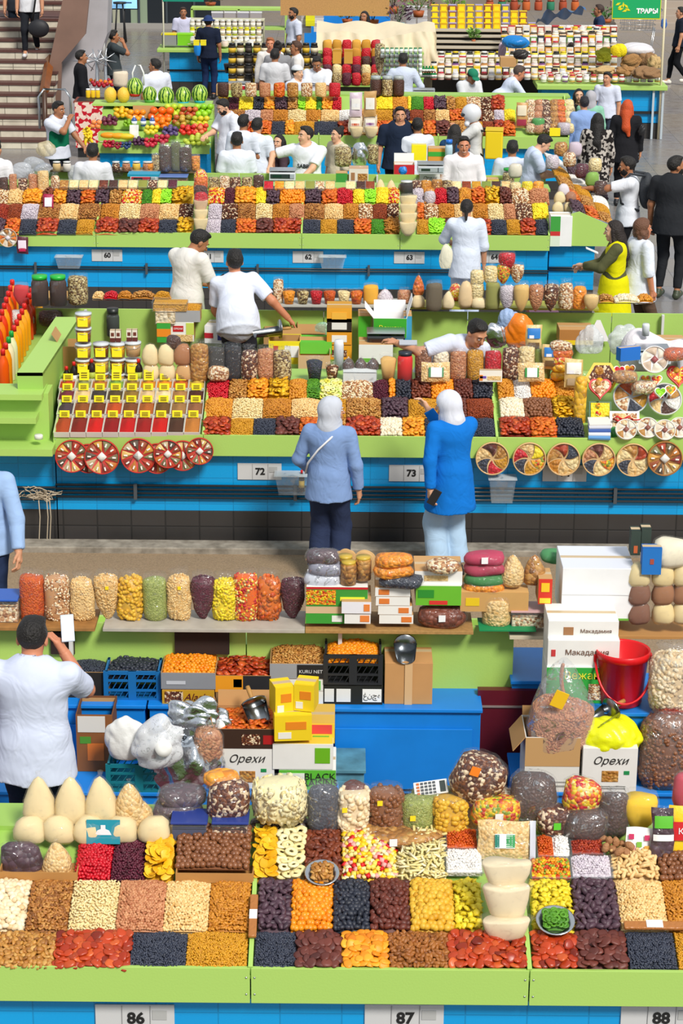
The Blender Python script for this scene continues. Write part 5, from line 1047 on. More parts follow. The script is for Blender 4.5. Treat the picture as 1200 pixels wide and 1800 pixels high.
carton(522,1193,96,26,'grey and black carton open and full of walnut pieces',body='#b98c58',front='#9a9ca0',dep=.42,Y=onZ(522,1237,ZC)[1],top='open',content='walnut',csc=.8,patches=((.5,.05,1,.95,'#1c1c20'),),texts=(('KURU NET',.75,.5,.09,'#d8d8d8'),))
carton(620,1238,104,32,'black carton with white Arabic label under the black crate',Z=ZC,front='#1c1e1a',body='#2a2a24',dep=.36,patches=((.02,.15,.18,.85,'#e8e8e4'),(.22,.15,.46,.85,'#e8e8e4'),(.66,.15,.98,.85,'#f4f4f0')),texts=(('غنچه',.82,.5,.13,'#1a1a1a'),))
crate(620,1203,96,52,'black plastic crate with orange physalis, beside the scoop carton',c='#2a2c30',dep=.40,Y=onZ(620,1238,ZC)[1],content='kumquat',fill=.7)
t = carton(717,1238,84,72,'plain brown carton with a metal scoop lying on top',Z=ZC,dep=.40,body='#c8945c',patches=((.42,.0,.58,1,'#d8b080'),))
def scoop(p,L,label,rz=0,rx=0,wdh=.07):
    t = thing('metal_scoop',label,'scoop',p,rz); t.rotation_euler = (rx,0,rz); m = mat('#9ea2a6',.25,1,noise=.3)
    MB().grid(lambda a,b: (wdh*math.cos(math.pi*(1+a))*(.8+.2*b),L*(b-.5),wdh*.8*(1+math.sin(math.pi*(1+a)))*(1-.35*(1-b)) ),14,8).build('scoop_bowl',m,t)
    MB().lathe([(.0001,0),(wdh,0),(wdh*.95,.01),(.0001,.01)],16,M=R3(math.pi/2),c=(0,L/2,wdh*.7)).build('end_plate',m,t)
    MB().tube([(0,L/2,wdh*.7),(0,L/2+.07,wdh*.75),(0,L/2+.11,wdh*.75)],[.012,.016,.014],8).build('handle',mat('#b88848',.6),t); return t
p = onZ(712,1156,onY(717,1163,onZ(717,1238,ZC)[1])[2]); scoop(p,.16,'metal scoop with wooden handle lying on the brown carton',wdh=.075,rx=.15)
# lower shelf of boxes in front
ZBn = .5
carton(168,1356,64,98,'tall brown carton with orange fruit picture beside the vendor',Z=ZBn,body='#7a4a24',front='#8a5428',dep=.3,top='open',patches=((.3,.2,.75,.5,'#d8742c'),(.1,.5,.4,.62,'#4c8c2c'),(.05,.7,.8,.98,'#d8d4cc')))
crate(245,1392,108,48,'teal plastic crate under the white bags, left of the foil',c='#127484',dep=.34,Z=ZBn)
crumple(222,1330,72,76,'#e8e8e6','torn white paper bag slumped on the teal crate',Z=.72,dep=.6,amp=.12)
crumple(277,1345,84,90,'#e4e6ea','white translucent carrier bag with roll core on teal crate',Z=.72,dep=.6,m=film('#f4f6fa',.62,12,.2))
p = onZ(283,1310,.86); t = thing('film_roll','white roll of plastic film with brown core among carrier bags','roll',p); MB().lathe([(.016,-.11),(.05,-.11),(.05,.11),(.016,.11)],18,M=R3(1.35,0,.25)).build('film_body',WHITE,t); MB().lathe([(.018,-.112),(.008,-.112)],12,M=R3(1.35,0,.25)).build('core',mat('#8a6038'),t)
crumple(340,1385,110,100,'#ffffff','crumpled silver foil bag between white bags and cartons',Z=ZBn,m=FOIL,dep=.6,amp=.3,seed=3)
crumple(345,1300,90,70,'#ffffff','upper fold of crumpled silver foil sheeting',Z=.80,m=FOIL,dep=.4,amp=.35,seed=9)
bag(366,1345,52,70,'pink','clear bag of pale nuts nestled in the silver foil','sack',Z=.66,fm=FILM2)
carton(433,1386,98,70,'white carton with black Cyrillic walnuts lettering, left one',Z=ZBn,front='#eceae6',body='#e2e0dc',dep=.34,texts=(('Орехи',.5,.74,.21,'#2a2826',.35),),patches=((.38,.16,.66,.44,'walnut'),(.76,.42,.86,.5,'#1c8c4c')))
yb_ = onZ(433,1386,ZBn)[1]
carton(430,1316,108,34,'dark brown open carton on the left walnuts carton',body='#b08050',front='#3a2418',dep=.36,Y=yb_,top='open',content='apror',csc=1.,flaps=(('b',1.2,.10),('l',1.3,.07)),patches=((.45,.2,.75,.75,'darkmix'),(.8,.25,.97,.7,'#b01c1c')),fill=.7)
p = onY(400,1275,yb_+.12); t = thing('film_roll','thick white roll of bags standing out of the brown carton','roll',p); MB().lathe([(.015,-.10),(.042,-.10),(.042,.10),(.015,.10)],18,M=R3(1.2,0,-.8)).build('film_body',WHITE,t)
p = onY(448,1262,yb_+.15); scoop(p,.16,'shiny steel scoop tipped into the brown carton',rz=.5,rx=.7,wdh=.085)
carton(540,1388,100,34,'green raisins carton with black lettering, bottom of its stack',Z=ZBn,front='#5cbc34',body='#e8e8e2',dep=.34,texts=(('BLACK',.72,.68,.18,'#1c2414'),('RAISINS',.72,.35,.18,'#1c2414')),patches=((.05,.15,.45,.85,'#e8ece0'),))
yb2 = onZ(540,1388,ZBn)[1]
carton(532,1352,106,44,'white carton with green grapes picture, middle of stack',Y=yb2,front='#efeeea',body='#e8e6e0',dep=.36,patches=((.7,.25,.95,.85,'#6cb41c'),),topc='#f0c83c')
carton(540,1306,96,34,'red and yellow fruit carton behind the yellow packs',Y=yb2+.1,front='#f0d040',body='#d8b04c',dep=.3,patches=((.5,.5,.95,.95,'#e04848'),(.6,.1,.9,.4,'#7cb83c')))
for i,(x,y,w_,h_,rz) in enumerate(((515,1302,66,44,.1),(500,1256,34,48,.3),(534,1250,36,46,-.2))):
    t = carton(x,y,w_,h_,f'bright yellow mango packet with orange picture, {["lowest","upper left","upper right"][i]}',Y=yb2-.02+.05*(i > 0),front='#f6d41c',body='#f0cc18',dep=.14,patches=((.3,.45,.85,.75,'#e8881c'),(.1,.1,.45,.35,'#eeeae0')),rz=rz)
# right group
carton(968,1392,96,94,'open white carton with torn brown flaps holding the nut bag',Z=ZBn,body='#dedcd6',front='#e4e2dc',dep=.34,top='open',flaps=(('l',-.9,.12),('b',1.2,.06)),patches=((0,.48,1,1,'#c49a66'),(.2,.1,.8,.13,'#9a9894'),(.2,.18,.8,.2,'#9a9894')))
yb3 = onZ(968,1392,ZBn)[1]
bag(984,1318,112,158,'pink','big billowing clear plastic bag of peeled nuts in the open carton','coneh',Y=yb3+.14,fm=film('#e8f0fa',.12,7,.26),pieces=True,sc=1.3)
p = onY(983,1230,yb3-.02); tag(MB().box((0,0,0),(.085,.004,.11),ry=.4).build('yellow_sticker',mat('#f0c020',.5),loc=p,bevel=.01),'yellow printed sticker on the billowing clear bag','sticker')
carton(1069,1394,96,78,'white carton with black Cyrillic walnuts lettering, right one',Z=ZBn,front='#eceae6',body='#e4e2de',dep=.34,texts=(('Орехи',.5,.72,.21,'#2a2826',.35),),patches=((.36,.26,.66,.5,'walnut'),(.76,.42,.86,.5,'#1c8c4c'),(.2,.1,.8,.12,'#8a8884'),(.2,.15,.8,.165,'#8a8884')))
crumple(1068,1320,116,66,'#ecec1c','bright yellow plastic bag covering the right walnuts carton',Y=yb3+.12,m=mat('#ecf01a',.3,bump=.7,bscale=9),dep=.7,amp=.16)
p = onY(1060,1268,yb3+.12); scoop(p,.16,'grey scoop with wooden handle on the yellow bag',rz=-.9,rx=.2,wdh=.075)
bag(1168,1378,94,124,'macad','large clear bag of hazelnuts at the right edge, low','lie',Z=ZBn,pieces=True,fm=FILM2)
bag(1184,1250,92,110,'whitenut','large clear bag of pale nuts at the right edge, upper','sack',Z=.95,pieces=True,fm=FILM2)
bag(1185,1252,80,40,'bean','layer of red beans at the foot of the pale nut bag','dome',Z=.95)
# bucket
p = onZ(1090,1233,.95); r = 46/ppm(p); h = vpx(p,92); t = thing('bucket','red plastic bucket with handle on the blue chest','bucket',p); m = mat('#d80f18',.3)
MB().lathe([(.0001,0),(r*.76,0),(r*.8,.01),(r*.97,h*.86),(r*1.04,h*.87),(r*1.04,h*.99),(r,h),(r*.95,h*.97),(r*.76,.02),(.0001,.02)],32).build('bucket_body',m,t)
MB().tube([(r*1.05*math.cos(q),-r*1.12*max(0,math.sin(q))**.6-.01,h*.80-.62*h*math.sin(q)) for q in np.linspace(0,math.pi,18)],.008,8).build('handle',m,t)
for s in (-1,1): MB().box((s*r*1.05,0,h*.84),(.02,.05,.05)).build('ear',m,t,bevel=.004)
carton(1020,1236,124,62,'green and white carton with yellow lettering behind the bucket',Z=.95,front='#2ca83c',body='#e6e6e2',dep=.3,texts=(('Вежан',.5,.78,.16,'#e8e83c'),),patches=((.6,.1,.95,.55,'lightmix'),))
yb4 = onZ(1020,1236,.95)[1]
carton(1024,1172,126,46,'white macadamia carton with leaf print, on the green carton',Y=yb4+.02,front='#f0efea',body='#eceae4',dep=.3,texts=(('Макадамия',.55,.55,.11,'#7a5a48'),),patches=((.05,.4,.11,.65,'#c83c3c'),(.75,.05,.95,.3,'#4c9c2c')))
carton(1024,1126,124,34,'white macadamia carton lid part, topmost of the nearer stack',Y=yb4+.06,front='#f2f1ec',body='#eeece6',dep=.3,texts=(('Макадамия',.68,.5,.08,'#7a5a48'),),patches=((.22,.3,.36,.7,'#a87850'),))
# ================================================================ NEAREST STALL, back shelf
YS = YAb
kk = [('carrot','#c05a20'),('lightmix',0),('peanut',0),('peanut',0),('yellow',0),('fennel',0),('peanut',0),('barberry',0),('fruityel',0),('redmix',0),('apror',0),('barberry',0)]
ds = ['orange grains','white and brown nuts','pale almonds','split peanuts with yellow sticker','yellow chickpeas','green fennel seeds','pale melon seeds','dark red dates','yellow mango strips','red and yellow candies','rusty dried fruit','dark red berries']
for i,x in enumerate((58,102,146,189,230,273,315,357,395,432,472,514)):
    kx = kk[i][0]; bag(x,1087,43,82-3*(i % 3),kx,f'upright clear bag of {ds[i]}, {ORD[i]} on the long shelf',['sack','tall','sack','taper'][i % 4] if kx != 'carrot' else 'tall',Z=1.3,sticker=('#f8d818',.1,.72,.14) if i in (3,6) else None,group='upright bags on the long shelf',pieces=kx in K and kx not in ('carrot','fennel'),sc=.9)
traybox(14,1085,44,0,'lightmix','blue-rimmed clear tub of nuts at the left shelf end',Z=1.3,dep=.2,ht=.14,lidc='#2c5cb4',name='lidded_tub',cat='tub')
def stackbox(specs,Y,pre):
    for (x,y,w_,h_,dep,label,kw) in specs: carton(x,y,w_,h_,label,dep=dep,Y=Y+kw.pop('dy',0),**kw)
Yc = onZ(600,1096,1.3)[1]-.08
stackbox([
 (583,1096,92,18,.3,'green fruit carton, bottom of the stack right of the bags',dict(front='#3c9c34',patches=((.5,.2,.7,.8,'#e8ece4'),))),
 (583,1078,92,12,.3,'red edged carton, second from bottom beside the bags',dict(front='#d8b890',body='#c8a880')),
 (592,1066,108,34,.32,'colourful fruit juice carton with orange picture',dict(front='#3c9434',body='#e6e4de',topc='#f0efea',patches=((0,.1,.48,.85,'mix'),(0,.9,1,1,'#c81c28'),(.55,.3,.95,.5,'#e8e83c')))),
 (628,1096,46,18,.3,'white biscuit box with orange corner, lower left of five',dict(front='#f0eeea',patches=((.6,.2,.95,.8,'#e8843c'),),dy=-.04)),
 (626,1078,52,20,.3,'white biscuit box with picture, above the lower left one',dict(front='#eceaf0',patches=((.75,.2,.95,.8,'#e8843c'),),dy=-.05)),
 (696,1096,60,15,.3,'white biscuit box, lowest of the right hand four',dict(front='#f2f0ea',patches=((.65,.2,.95,.8,'#e07c34'),))),
 (694,1080,60,15,.3,'white biscuit box, second of the right hand four',dict(front='#f2f0ea',patches=((.6,.2,.9,.8,'#e07c34'),))),
 (690,1064,60,15,.3,'white biscuit box, third of the right hand four',dict(front='#f2f0ea',patches=((.1,.2,.4,.8,'#e07c34'),))),
 (690,1048,62,15,.3,'white biscuit box, topmost of the right hand four',dict(front='#f2f0ea',patches=((.1,.2,.4,.8,'#e07c34'),))),
 (770,1064,80,34,.3,'green carton with raisins print behind the prune pack',dict(front='#6cbc2c',body='#e6e6e0',patches=((.05,.4,.4,.8,'#2c8c2c'),(.3,.05,.7,.25,'#d8342c')))),
 (770,1028,84,24,.28,'white windowed biscuit box on the green raisins carton',dict(front='#f2f1ec',patches=((.2,.3,.7,.7,'peanut'),),dy=.03)),
 (868,1075,120,34,.3,'brown banana print carton under the green packets',dict(front='#d0a060',body='#d4a868',patches=((.08,.3,.28,.7,'#e8c41c'),),dy=.03)),
 (957,1062,24,44,.2,'small red and yellow flower print box beside big white carton',dict(front='#d83420',patches=((.2,.5,.8,.85,'#f0c020'),(.1,.05,.9,.25,'#f0d83c')))),
 (1048,1090,126,90,.42,'large plain white carton, two sections high, on the shelf',dict(front='#f0f0f0',body='#ececea',topc='#dde0ea',patches=((0,.49,1,.5,'#c8c8c8'),(.7,0,1,.04,'#6cae3c')))),
 ],Yc,'')
for i,(x,y) in enumerate(((568,1030),(571,1010),(566,990))): sack3(x,y,66-4*i,24,['#c8ccd8','#8c8ca0','prune'][i],f'crinkled silver film pack of dates, {["lower","middle","upper"][i]}, left of jars',Y=Yc+.08,fm=FILM2,group='film packs left of the jars')
for i,y in enumerate((1034,1042,1050)): pass
for i,(x,y) in enumerate(((612,1026),(638,1018),(606,1004+12))): jar(x,y,30,40,'walnut',f'small glass jar with gold lid, {["front","right","rear"][i]} one of three',lid='#c8a83c',Y=Yc+.05+.04*i,fill=.95,group='glass jars with gold lids')
crumple(606,1006,46,44,'#c8a068','folded brown paper bag behind the gold-lidded jars',Y=Yc+.3,m=mat('#c8a068',.8),dep=.2,amp=.1); crumple(640,1008,40,44,'#c8a068','second brown paper bag right of the folded one',Y=Yc+.3,m=mat('#cca670',.8),dep=.2,amp=.1)
for i,(x,y,w_,k,l) in enumerate(((692,1012,72,'kumquat','clear pack of yellow physalis above the biscuit boxes, lower'),(692,994,68,'kumquat','clear pack of yellow physalis, upper'),(705,1030,78,'black','flat clear pack of black raisins on the biscuit boxes'),(776,1004,60,'lightmix','clear pack of pale nuts on the windowed box'))): sack3(x,y,w_,20,k,l,Y=Yc+.02)
sack3(775,1098,86,34,'dates','clear pack of brown dates with white label on the shelf edge',Z=1.3,sticker=('#f0f0f0',0,.6,.14))
for i,(y,c,l) in enumerate(((1040,'kumquat','clear packet of yellow fruit under the green packet'),(1026,'#1c7c34','dark green packet above the yellow packet'),(1008,'#a80c44','magenta packet, lower of two'),(990,'#b40c4c','magenta packet with white round emblem, topmost'))): sack3(850,y,72,20,c,l,Y=Yc+.1,sticker=('#f4f0f0',0,.6,.16) if i == 3 else None)
bag(900,1028,42,56,'peanut','teardrop bag of nuts right of the magenta packets','cone',Y=Yc+.1); bag(938,1026,40,54,'walnut','teardrop bag of amber walnuts left of white carton','cone',Y=Yc+.12)
sack3(990,986,80,18,'#2c8c4c','green plastic packet behind the big white carton',Y=Yc+.5)
bag(872,1098,52,52,'peanut','open clear bag of roasted nuts in front of the banana carton','tall',Z=1.3); traybox(927,1096,62,0,'lightmix','clear tub with pinkish cover and small label',Z=1.3,dep=.18,ht=.10,lidc='#c8a0a0',name='lidded_tub',cat='tub')
tag(MB().box((0,0,0),(.36,.22,.008)).build('green_mat',mat('#108850',.6),loc=onZ(890,1098,1.31)),'green plastic mat under the open nut bag','mat')
for r_,(y,ks) in enumerate(((1094,('#7a4a34','#e2cb92','#e6d09a')),(1060,('#7a4a34','#9a643c','#9a643c')),(1028,('#e0cc98','#e2cb92','#e6d09a')))):
    for i,x in enumerate((1122,1164,1200)): bag(x,y,40,40,ks[i],f'couscous bag at right edge, {["bottom","middle","top"][r_]} row, {ORD[i]} across','dome',Y=Yc+.02,name='couscous_bag',group='stacked couscous bags')
bag(1180,992,70,44,'#efe6cc','clear bag of white popped snack atop the couscous bags','lie',Y=Yc+.05)
carton(1144,1010,34,46,'small blue gift box leaning on the couscous bags',Y=Yc-.05,front='#1c74c4',body='#1464b0',dep=.08,patches=((.4,.4,.6,.6,'#a84c3c'),))
for i,x in enumerate((1116,1134)): carton(x,976-i*4,17,42,f'small dark green tea box standing above the shelf, {["left","right"][i]}',Y=Yc+.15,front='#34423a',body='#2c3830',dep=.1,patches=((.3,.1,.7,.4,'#c86438'),))
jar(1118,1030,30,46,'#d8a860','clear box of yellow sweets under the tea boxes',lid=None,Y=Yc+.1,power=5)
# shade of under-shelf gaps painted in as dark slabs, ledge with tool
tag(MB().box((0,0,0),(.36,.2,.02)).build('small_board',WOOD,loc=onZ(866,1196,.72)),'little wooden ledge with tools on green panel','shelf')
for x,w_ in ((355,96),(110,42)): a = onY(x,1130,YAb-.002); struct(MB().box((0,0,0),(w_/ppm(a),.02,.15)).build('gap_shade',mat('#2a1a14',.8),loc=a))
jar(870,1192,10,10,'#c04820','small orange tool end lying on the little ledge',lid=None,Z=.74)
carton(10,1180,64,26,'green and white carton at the far left behind the vendor',Z=.85,front='#e6efe0',dep=.3,patches=((0,.3,1,.45,'#3c9c5c'),)); carton(10,1150,66,32,'grey carton at the far left under the shelf',Y=onZ(10,1180,.85)[1],front='#a8a8a4',dep=.3)
carton(20,1218,76,20,'open carton of figs at the far left beside the vendor',Z=.85,body='#c8a060',dep=.2,top='open',content='whiteball')
# phone vendor
t,arm,wp,HC,Hf,up = person(57,1122,4,'person seen from behind in a white T-shirt, holding a phone',h=1.74,wd=1.12,zb=.25,nod=14,top=('#cfd6ec','short'),bot='#1c2840',skin='r',R=(.13,.25,1.44),Rh=(.7,.1,-1.2),L=(-.2,.3,1.05),Lh=(-1,-.3,-.4),hem=.80,vox=.009,vis=0)
q = wp(arm[1][2]+np.array([.02,.03,.13])); ph = thing('smartphone','white lit smartphone held up by the seated foreground vendor','phone',q); ph.rotation_euler = (-.25,0,.25)
MB().box((0,0,0),(.075,.009,.155)).build('phone_case',mat('#b8c4d0',.3),ph,bevel=.003); MB().box((0,-.006,0),(.067,.002,.14)).build('screen',mat('#eef4ff',.2,emit=.8),ph)
# ================================================================ MIDDLE COUNTER
ZB,YB1 = RB.Zb,RB.Yf+.95
ledge(RB,100,1330,.38,'green ledge behind the trays of the middle counter, carrying bags')
# spices: four stepped tiers of little heaped boxes, each with a yellow tag
SP = [((738,768),['#a8431a','#7e1d10','#c4160e','#8a1010','#b81010','#941410','#c0160c','#4a2c1c','#b8732f']),
      ((712,736),['#4a3c42','#8a4a20','#6b3418','#b8481a','#7a4420','#a85a22','#6b4a20','#9a7040','#8c5a3a']),
      ((691,711),['#702838','#e0c08a','#3c3434','#504028','#8a6a2a','#d8b88a','#e8cfa0','#a87844','#4a2018']),
      ((674,690),['#b8401a','#8c8c50','#b06a28','#7ca03c','#96752c','#c8801c','#d8881c','#c0601c','#c8a83c'])]
TN = ['front','second','third','rear']
for r_,((y0,y1),cs) in enumerate(SP):
    for i,c in enumerate(cs):
        x0 = 98+i*28.4+(3 if r_ else 0)+r_*1.5; A,B,D = RB.cell(x0,x0+27,y0,y1); b = np.linalg.norm(B)/2; d = np.linalg.norm(D)/2; ctr = A+(B+D)/2+RB.n*.012
        words = {'#a8431a': 'orange paprika'}.get(c,None)
        t = thing('spice_box',f'open box of ground spice, {TN[r_]} spice row, {ORD[i]} from the left','spice',ctr,group='spice boxes of the middle counter'); t.rotation_euler = (math.atan2(RB.Zb-1,RB.dep),0,0)
        mb = MB(); [mb.box((s*b,0,.01),(.004,2*d,.05)) for s in (-1,1)]; [mb.box((0,s*d,.01),(2*b,.004,.05)) for s in (-1,1)]; mb.build('box_wall',mat('#d8d4c8',.5),t)
        MB().grid(lambda u,v: ((u-.5)*2*b*.97,(v-.5)*2*d*.97,.01+.055*max(0,1-math.hypot(u-.5,v-.5)*1.75)),11,11).build('ground_spice',mat(c,.95,noise=.25,bscale=120),t)
        if r_ > 0 or True:
            if r_ == 0 and i > 8: continue
            p = ctr+D*.42+RB.n*.03; priceflag(p,f'yellow handwritten price tag, {TN[r_]} spice row, {ORD[i]} from the left',w_=.088,h=.095 if r_ == 3 and i in (1,3,5) else .06,group='yellow spice tags')
# honey tubs
HN = [(147,[(680,1),(655,1),(628,1),(600,1),(574,1)]),(178,[(678,1),(654,1),(627,1)]),(207,[(680,1),(654,1),(627,1)]),(234,[(680,1),(655,1),(625,0)])]
YH = RB.at(180,675)[1]+.12
pb0 = onY(185,692,YH-.0); tag(MB().box((0,.08,.0),(.66,.26,.03)).box((0,.08,-.05),(.6,.2,.08)).build('tub_stand',GREEND,loc=onY(190,683,YH)),'narrow green step carrying the honey tubs','shelf')
for ci,(x,l) in enumerate(HN):
    for j,(y,lb) in enumerate(l):
        c = ['#8a4c14','#a86a1c','#b89048','#7a4a20','#c89428'][(ci+j) % 5] if lb else '#b89468'; p = onY(x,y,YH); r = 13.6/ppm(p); h = vpx(p,25)
        t = thing('honey_tub',f'round clear tub of honey with yellow label, {["leftmost","second","third","rightmost"][ci]} stack, {ORD[j]} from the bottom','tub',p,group='honey tubs')
        MB().lathe([(.0001,0),(r*.9,0),(r,h*.82),(.0001,h*.82)],18).build('honey',mat(c,.25),t); MB().lathe([(r*1.02,h*.84),(r*1.08,h*.86),(r*1.08,h*.97),(.0001,h)],18).build('lid',mat('#cdd2d6',.3),t)
        if lb: MB().box((0,-r*1.0,h*.42),(r*1.3,.006,h*.6),rx=-.05).build('yellow_label',YEL,t)
        MB().tube([(r*1.1*math.cos(q),-r*.35-r*.75*math.sin(q),h*(.86-.25*math.sin(q))) for q in np.linspace(0,math.pi,9)],.002,4).build('wire_handle',STEEL,t)
for i,x in enumerate((203,232)):
    for j in range(2): carton(x-5+j*10,601-i,9,20,f'small brown and white sauce box on the tubs, pair {ORD[i]}, {["left","right"][j]}',Y=YH,front='#e6dccc',body='#5a1c14',dep=.04,patches=((0,0,1,.35,'#5a1c14'),(.2,.5,.8,.8,'#6a3020')))
t_ = jar(199,590,24,48,'#2c3430','dark green thermos flask behind the honey tubs',lid='#1c2220',Y=onZ(199,610,.9)[1],lidh=.25)
carton(128,680,40,70,'tall plain brown carton left of the honey tubs',Y=YH+.25,dep=.3,top='open',flaps=(('l',1.0,.14),),body='#c08c54')
for i,(x,y,c) in enumerate(((118,690,'#1c1414'),(131,682,'#1c1414'),(162,677,'#241410'),(244,677,'#241410'))): bottle(x,y,15,46,c,f'dark syrup bottle with red cap, {["far left","left of the honey tubs","in front of the honey tubs","right of the honey tubs"][i]}',lab='#a8b43c' if i > 1 else '#e0e0dc',Y=YH-.05,group='dark syrup bottles',name='syrup_bottle')
# flour cones and bags at the ledge
YL = onZ(300,668,ZB)[1]
for i,(x,y,c,w_) in enumerate(((265,668,FL,30),(294,668,FL,30),(324,668,'#d0a064',32),(264,641,FL,29),(292,641,FL,30),(321,640,'#a4683c',32))): bag(x,y,w_,32 if i < 3 else 36,c,f'cone bag of {"flour" if c == FL else "brown sugar"}, {["lower","upper"][i//3]} row of the ledge, {ORD[i%3]}','dome',Y=YL,name='flour_bag',group='cone bags beside the honey')
bag(305,612,26,22,'choc','small dark bag on top of the cone bags','lie',Y=YL+.03)
BB = [(351,670,32,70,'walnut','mixed amber nuts'),(380,668,31,62,'#3c3c3a','black seeds'),(409,667,31,62,'#26262a','black poppy seeds'),(438,668,30,58,'darkmix','red brown mixed nuts'),(467,667,30,58,'pink','grey brown nuts'),(496,668,31,56,'lightmix','pale mixed seeds')]
K['seedmix'] = ('nut',.010,.013,['#5a3c20','#b49a64','#8c7444','#d8c894'],1,'mixed pumpkin seeds')
for i,(x,y,w_,h_,k,d) in enumerate(BB): bag(x,y,w_,h_,'seedmix' if i in (5,) else k,f'upright clear bag of {d}, {ORD[i]} behind the walnut trays','tall' if i != 3 else 'sack',Z=ZB,group='upright bags on the middle ledge',fm=FILMD)
sack3(384,668,38,24,'lightmix','small flat clear pack of nuts in front of the black seeds',Y=YL-.1)
for i,(x,w_,h_,k,d) in enumerate(((553,30,40,'black','black raisins'),(583,24,30,'darkmix','dark nut balls'))): bag(x,668,w_,h_,k,f'clear cup of {d} beside the cling film roll','glass',Y=YL+.02,name='snack_cup',cat='cup')
jar(595,650,18,52,'#dcdfe6','upright roll of cling film on the middle stall',lid=None,Z=ZB+.05,fill=1.0)
traybox(632,668,62,0,'#d8dcdc','large clear tub holding small dark pouches',Z=ZB,dep=.2,ht=.12,name='clear_tub',cat='tub')
for i,x in enumerate((612,634,655)): bag(x,650,22,22,'choc',f'small pouch of dark seeds in the large clear tub, {ORD[i]}','cone',Y=YL+.1,fm=FILM2)
bag(682,668,30,46,'#e4b870','clear cup half full of amber crumbs beside the red jar','glass',Z=ZB,name='snack_cup',cat='cup')
jar(711,672,28,54,'#e01410','jar of bright red candied fruit with blue black lid',lid='#26303c',Z=ZB-.01,fill=.9)
JB = [(743,62,'macad','amber hazelnuts'),(774,60,'whiteball','white figs'),(804,56,'pink','small brown peanuts'),(834,58,'gold','yellow raisins'),(865,56,'cranberry','dark red cherries'),(896,62,'darkmix','red and white jerky'),(924,64,'cashew','pale nut mix'),(952,60,'#7c8c34','green pumpkin seeds')]
for i,(x,h_,k,d) in enumerate(JB): bag(x,669,29,h_,k,f'upright clear bag of {d}, {ORD[i]} after the red jar',['tall','sack'][i % 2 == 1 and i == 1],Z=ZB,group='upright bags right of the red jar',fm=FILMD)
for i,(x,y,w_,h_,k,cc) in enumerate(((765,671,50,33,'peanut','#4c8c5c'),(933,671,46,32,'peanut','#2c8c3c'))): pack(x,y,w_,h_,f'flat pack of pale seeds with printed label, {["left","right"][i]} one on the middle ledge','#e8d8a8',k=k,Y=YL-.16,rx=-.2,th=.05,patches=((.3,.25,.75,.75,'#f4f4f0'),(.25,.25,.33,.75,cc),(.72,.25,.78,.75,cc)),name='seed_pack')
carton(862,671,40,20,'small white biscuit box with orange print leaning on the cherries',Y=YL-.17,front='#f2ece0',body='#e8e0d0',dep=.03,patches=((.35,.15,.95,.5,'peanut'),(0,.1,.15,.6,'#e8842c'),(.02,.3,.3,.5,'#6c4cac')))
for i,(x,y,w_,h_,b) in enumerate(((937,618,28,46,'#2c7cc8'),(968,648,32,42,'#2c7cc8'),(1007,682,32,50,'#f4f0e8'))):
    pack(x,y,w_,h_,f'kraft paper pouch with printed picture, {["upper left","middle","lower right"][i]} one','#d8b878',Y=YL+.18-.2*i,rx=-.12,th=.05,patches=((.1,.5,.9,.88,b),(.15,.1,.85,.35,'#6c5030' if i < 2 else '#b8a080'),(.2,.5,.5,.62,'#e8e8f0')),name='kraft_pouch',cat='pouch')
for i,(y,k) in enumerate(((668,'mango'),(652,'mango'),(640,'redmix'),(628,'apror'),(616,'lightmix'))): sack3(986,y,40,16,k,f'flat pack of dried fruit in the stack behind the kraft pouches, {ORD[i]} from bottom',Y=YL,group='stack of dried fruit packs')
bag(1018,745,22,90,'mango','long hanging clear pack of dried mango at the tray end','tall',Y=RB.at(1018,730)[1]-.05)
# vendor zone of the middle stall
Zv = .8
def bx(*a,**k): carton(*a,**k)
bx(318,600,46,34,'white carton with red sign lettering and fruit picture',Z=1.0,front='#f0f0ea',dep=.35,patches=((.3,.0,.95,.35,'peanut'),(.7,.35,1,.95,'#c8d85c'),(.2,.5,.6,.8,'#c01c20')),texts=(('ОРЕХИ',.4,.65,.10,'#ffffff'),),topc='#d8d4cc')
Yq = onZ(318,600,1.0)[1]
bx(321,566,62,20,'open grey carton full of golden raisins beside the polo man',Y=Yq,front='#a8a8aa',body='#b48a58',dep=.34,top='open',content='gold',flaps=())
bx(288,602,24,34,'orange and green fruit carton left of the lettered carton',Z=1.0,front='#3ca83c',dep=.3,patches=((0,.3,1,.7,'#f08c1c'),))
traybox(300,543,62,0,'gold','clear tray of golden raisins at the top of the left stack',Y=Yq+.1,dep=.25,ht=.09)
traybox(292,566,36,0,'whitenut','clear box of pale nuts under the raisin tray',Y=Yq+.05,dep=.2,ht=.16)
bx(385,604,52,30,'white carton with purple grapes and red lettering',Z=1.0,front='#f0f0f0',dep=.32,rz=-.15,patches=((.45,.2,.8,.7,'#3c3c8c'),(0,.3,.3,.6,'#b81c2c')),topc='#e0dcd8')
bx(500,640,56,40,'bright yellow and white printed carton with clear packs inside',Z=.95,front='#f4e01c',body='#e8d83c',dep=.3,top='open',flaps=(('b',1.2,.06),),patches=((.5,.3,.95,.8,'#f0f0ec'),(.15,.5,.3,.8,'#c83c1c')))
bx(552,655,56,30,'brown carton holding pouches behind the raisin cup',Z=.95,dep=.35,top='open',body='#d8b484',flaps=(('b',1.1,.1),))
bx(555,622,56,20,'lime green carton with clear pouches on top',Y=onZ(552,655,.95)[1]+.3,front='#6cc83c',body='#5cb834',dep=.3)
bx(547,598,50,28,'open brown carton below the tub shelf',Z=1.0,dep=.3,top='open',flaps=(('f',-1.2,.1),),body='#c89860')
crumple(565,590,30,26,'#9cd8c0','green tinted plastic packet on the open brown carton',Y=onZ(547,598,1.0)[1],m=film('#a8e0c8',.4),dep=.4)
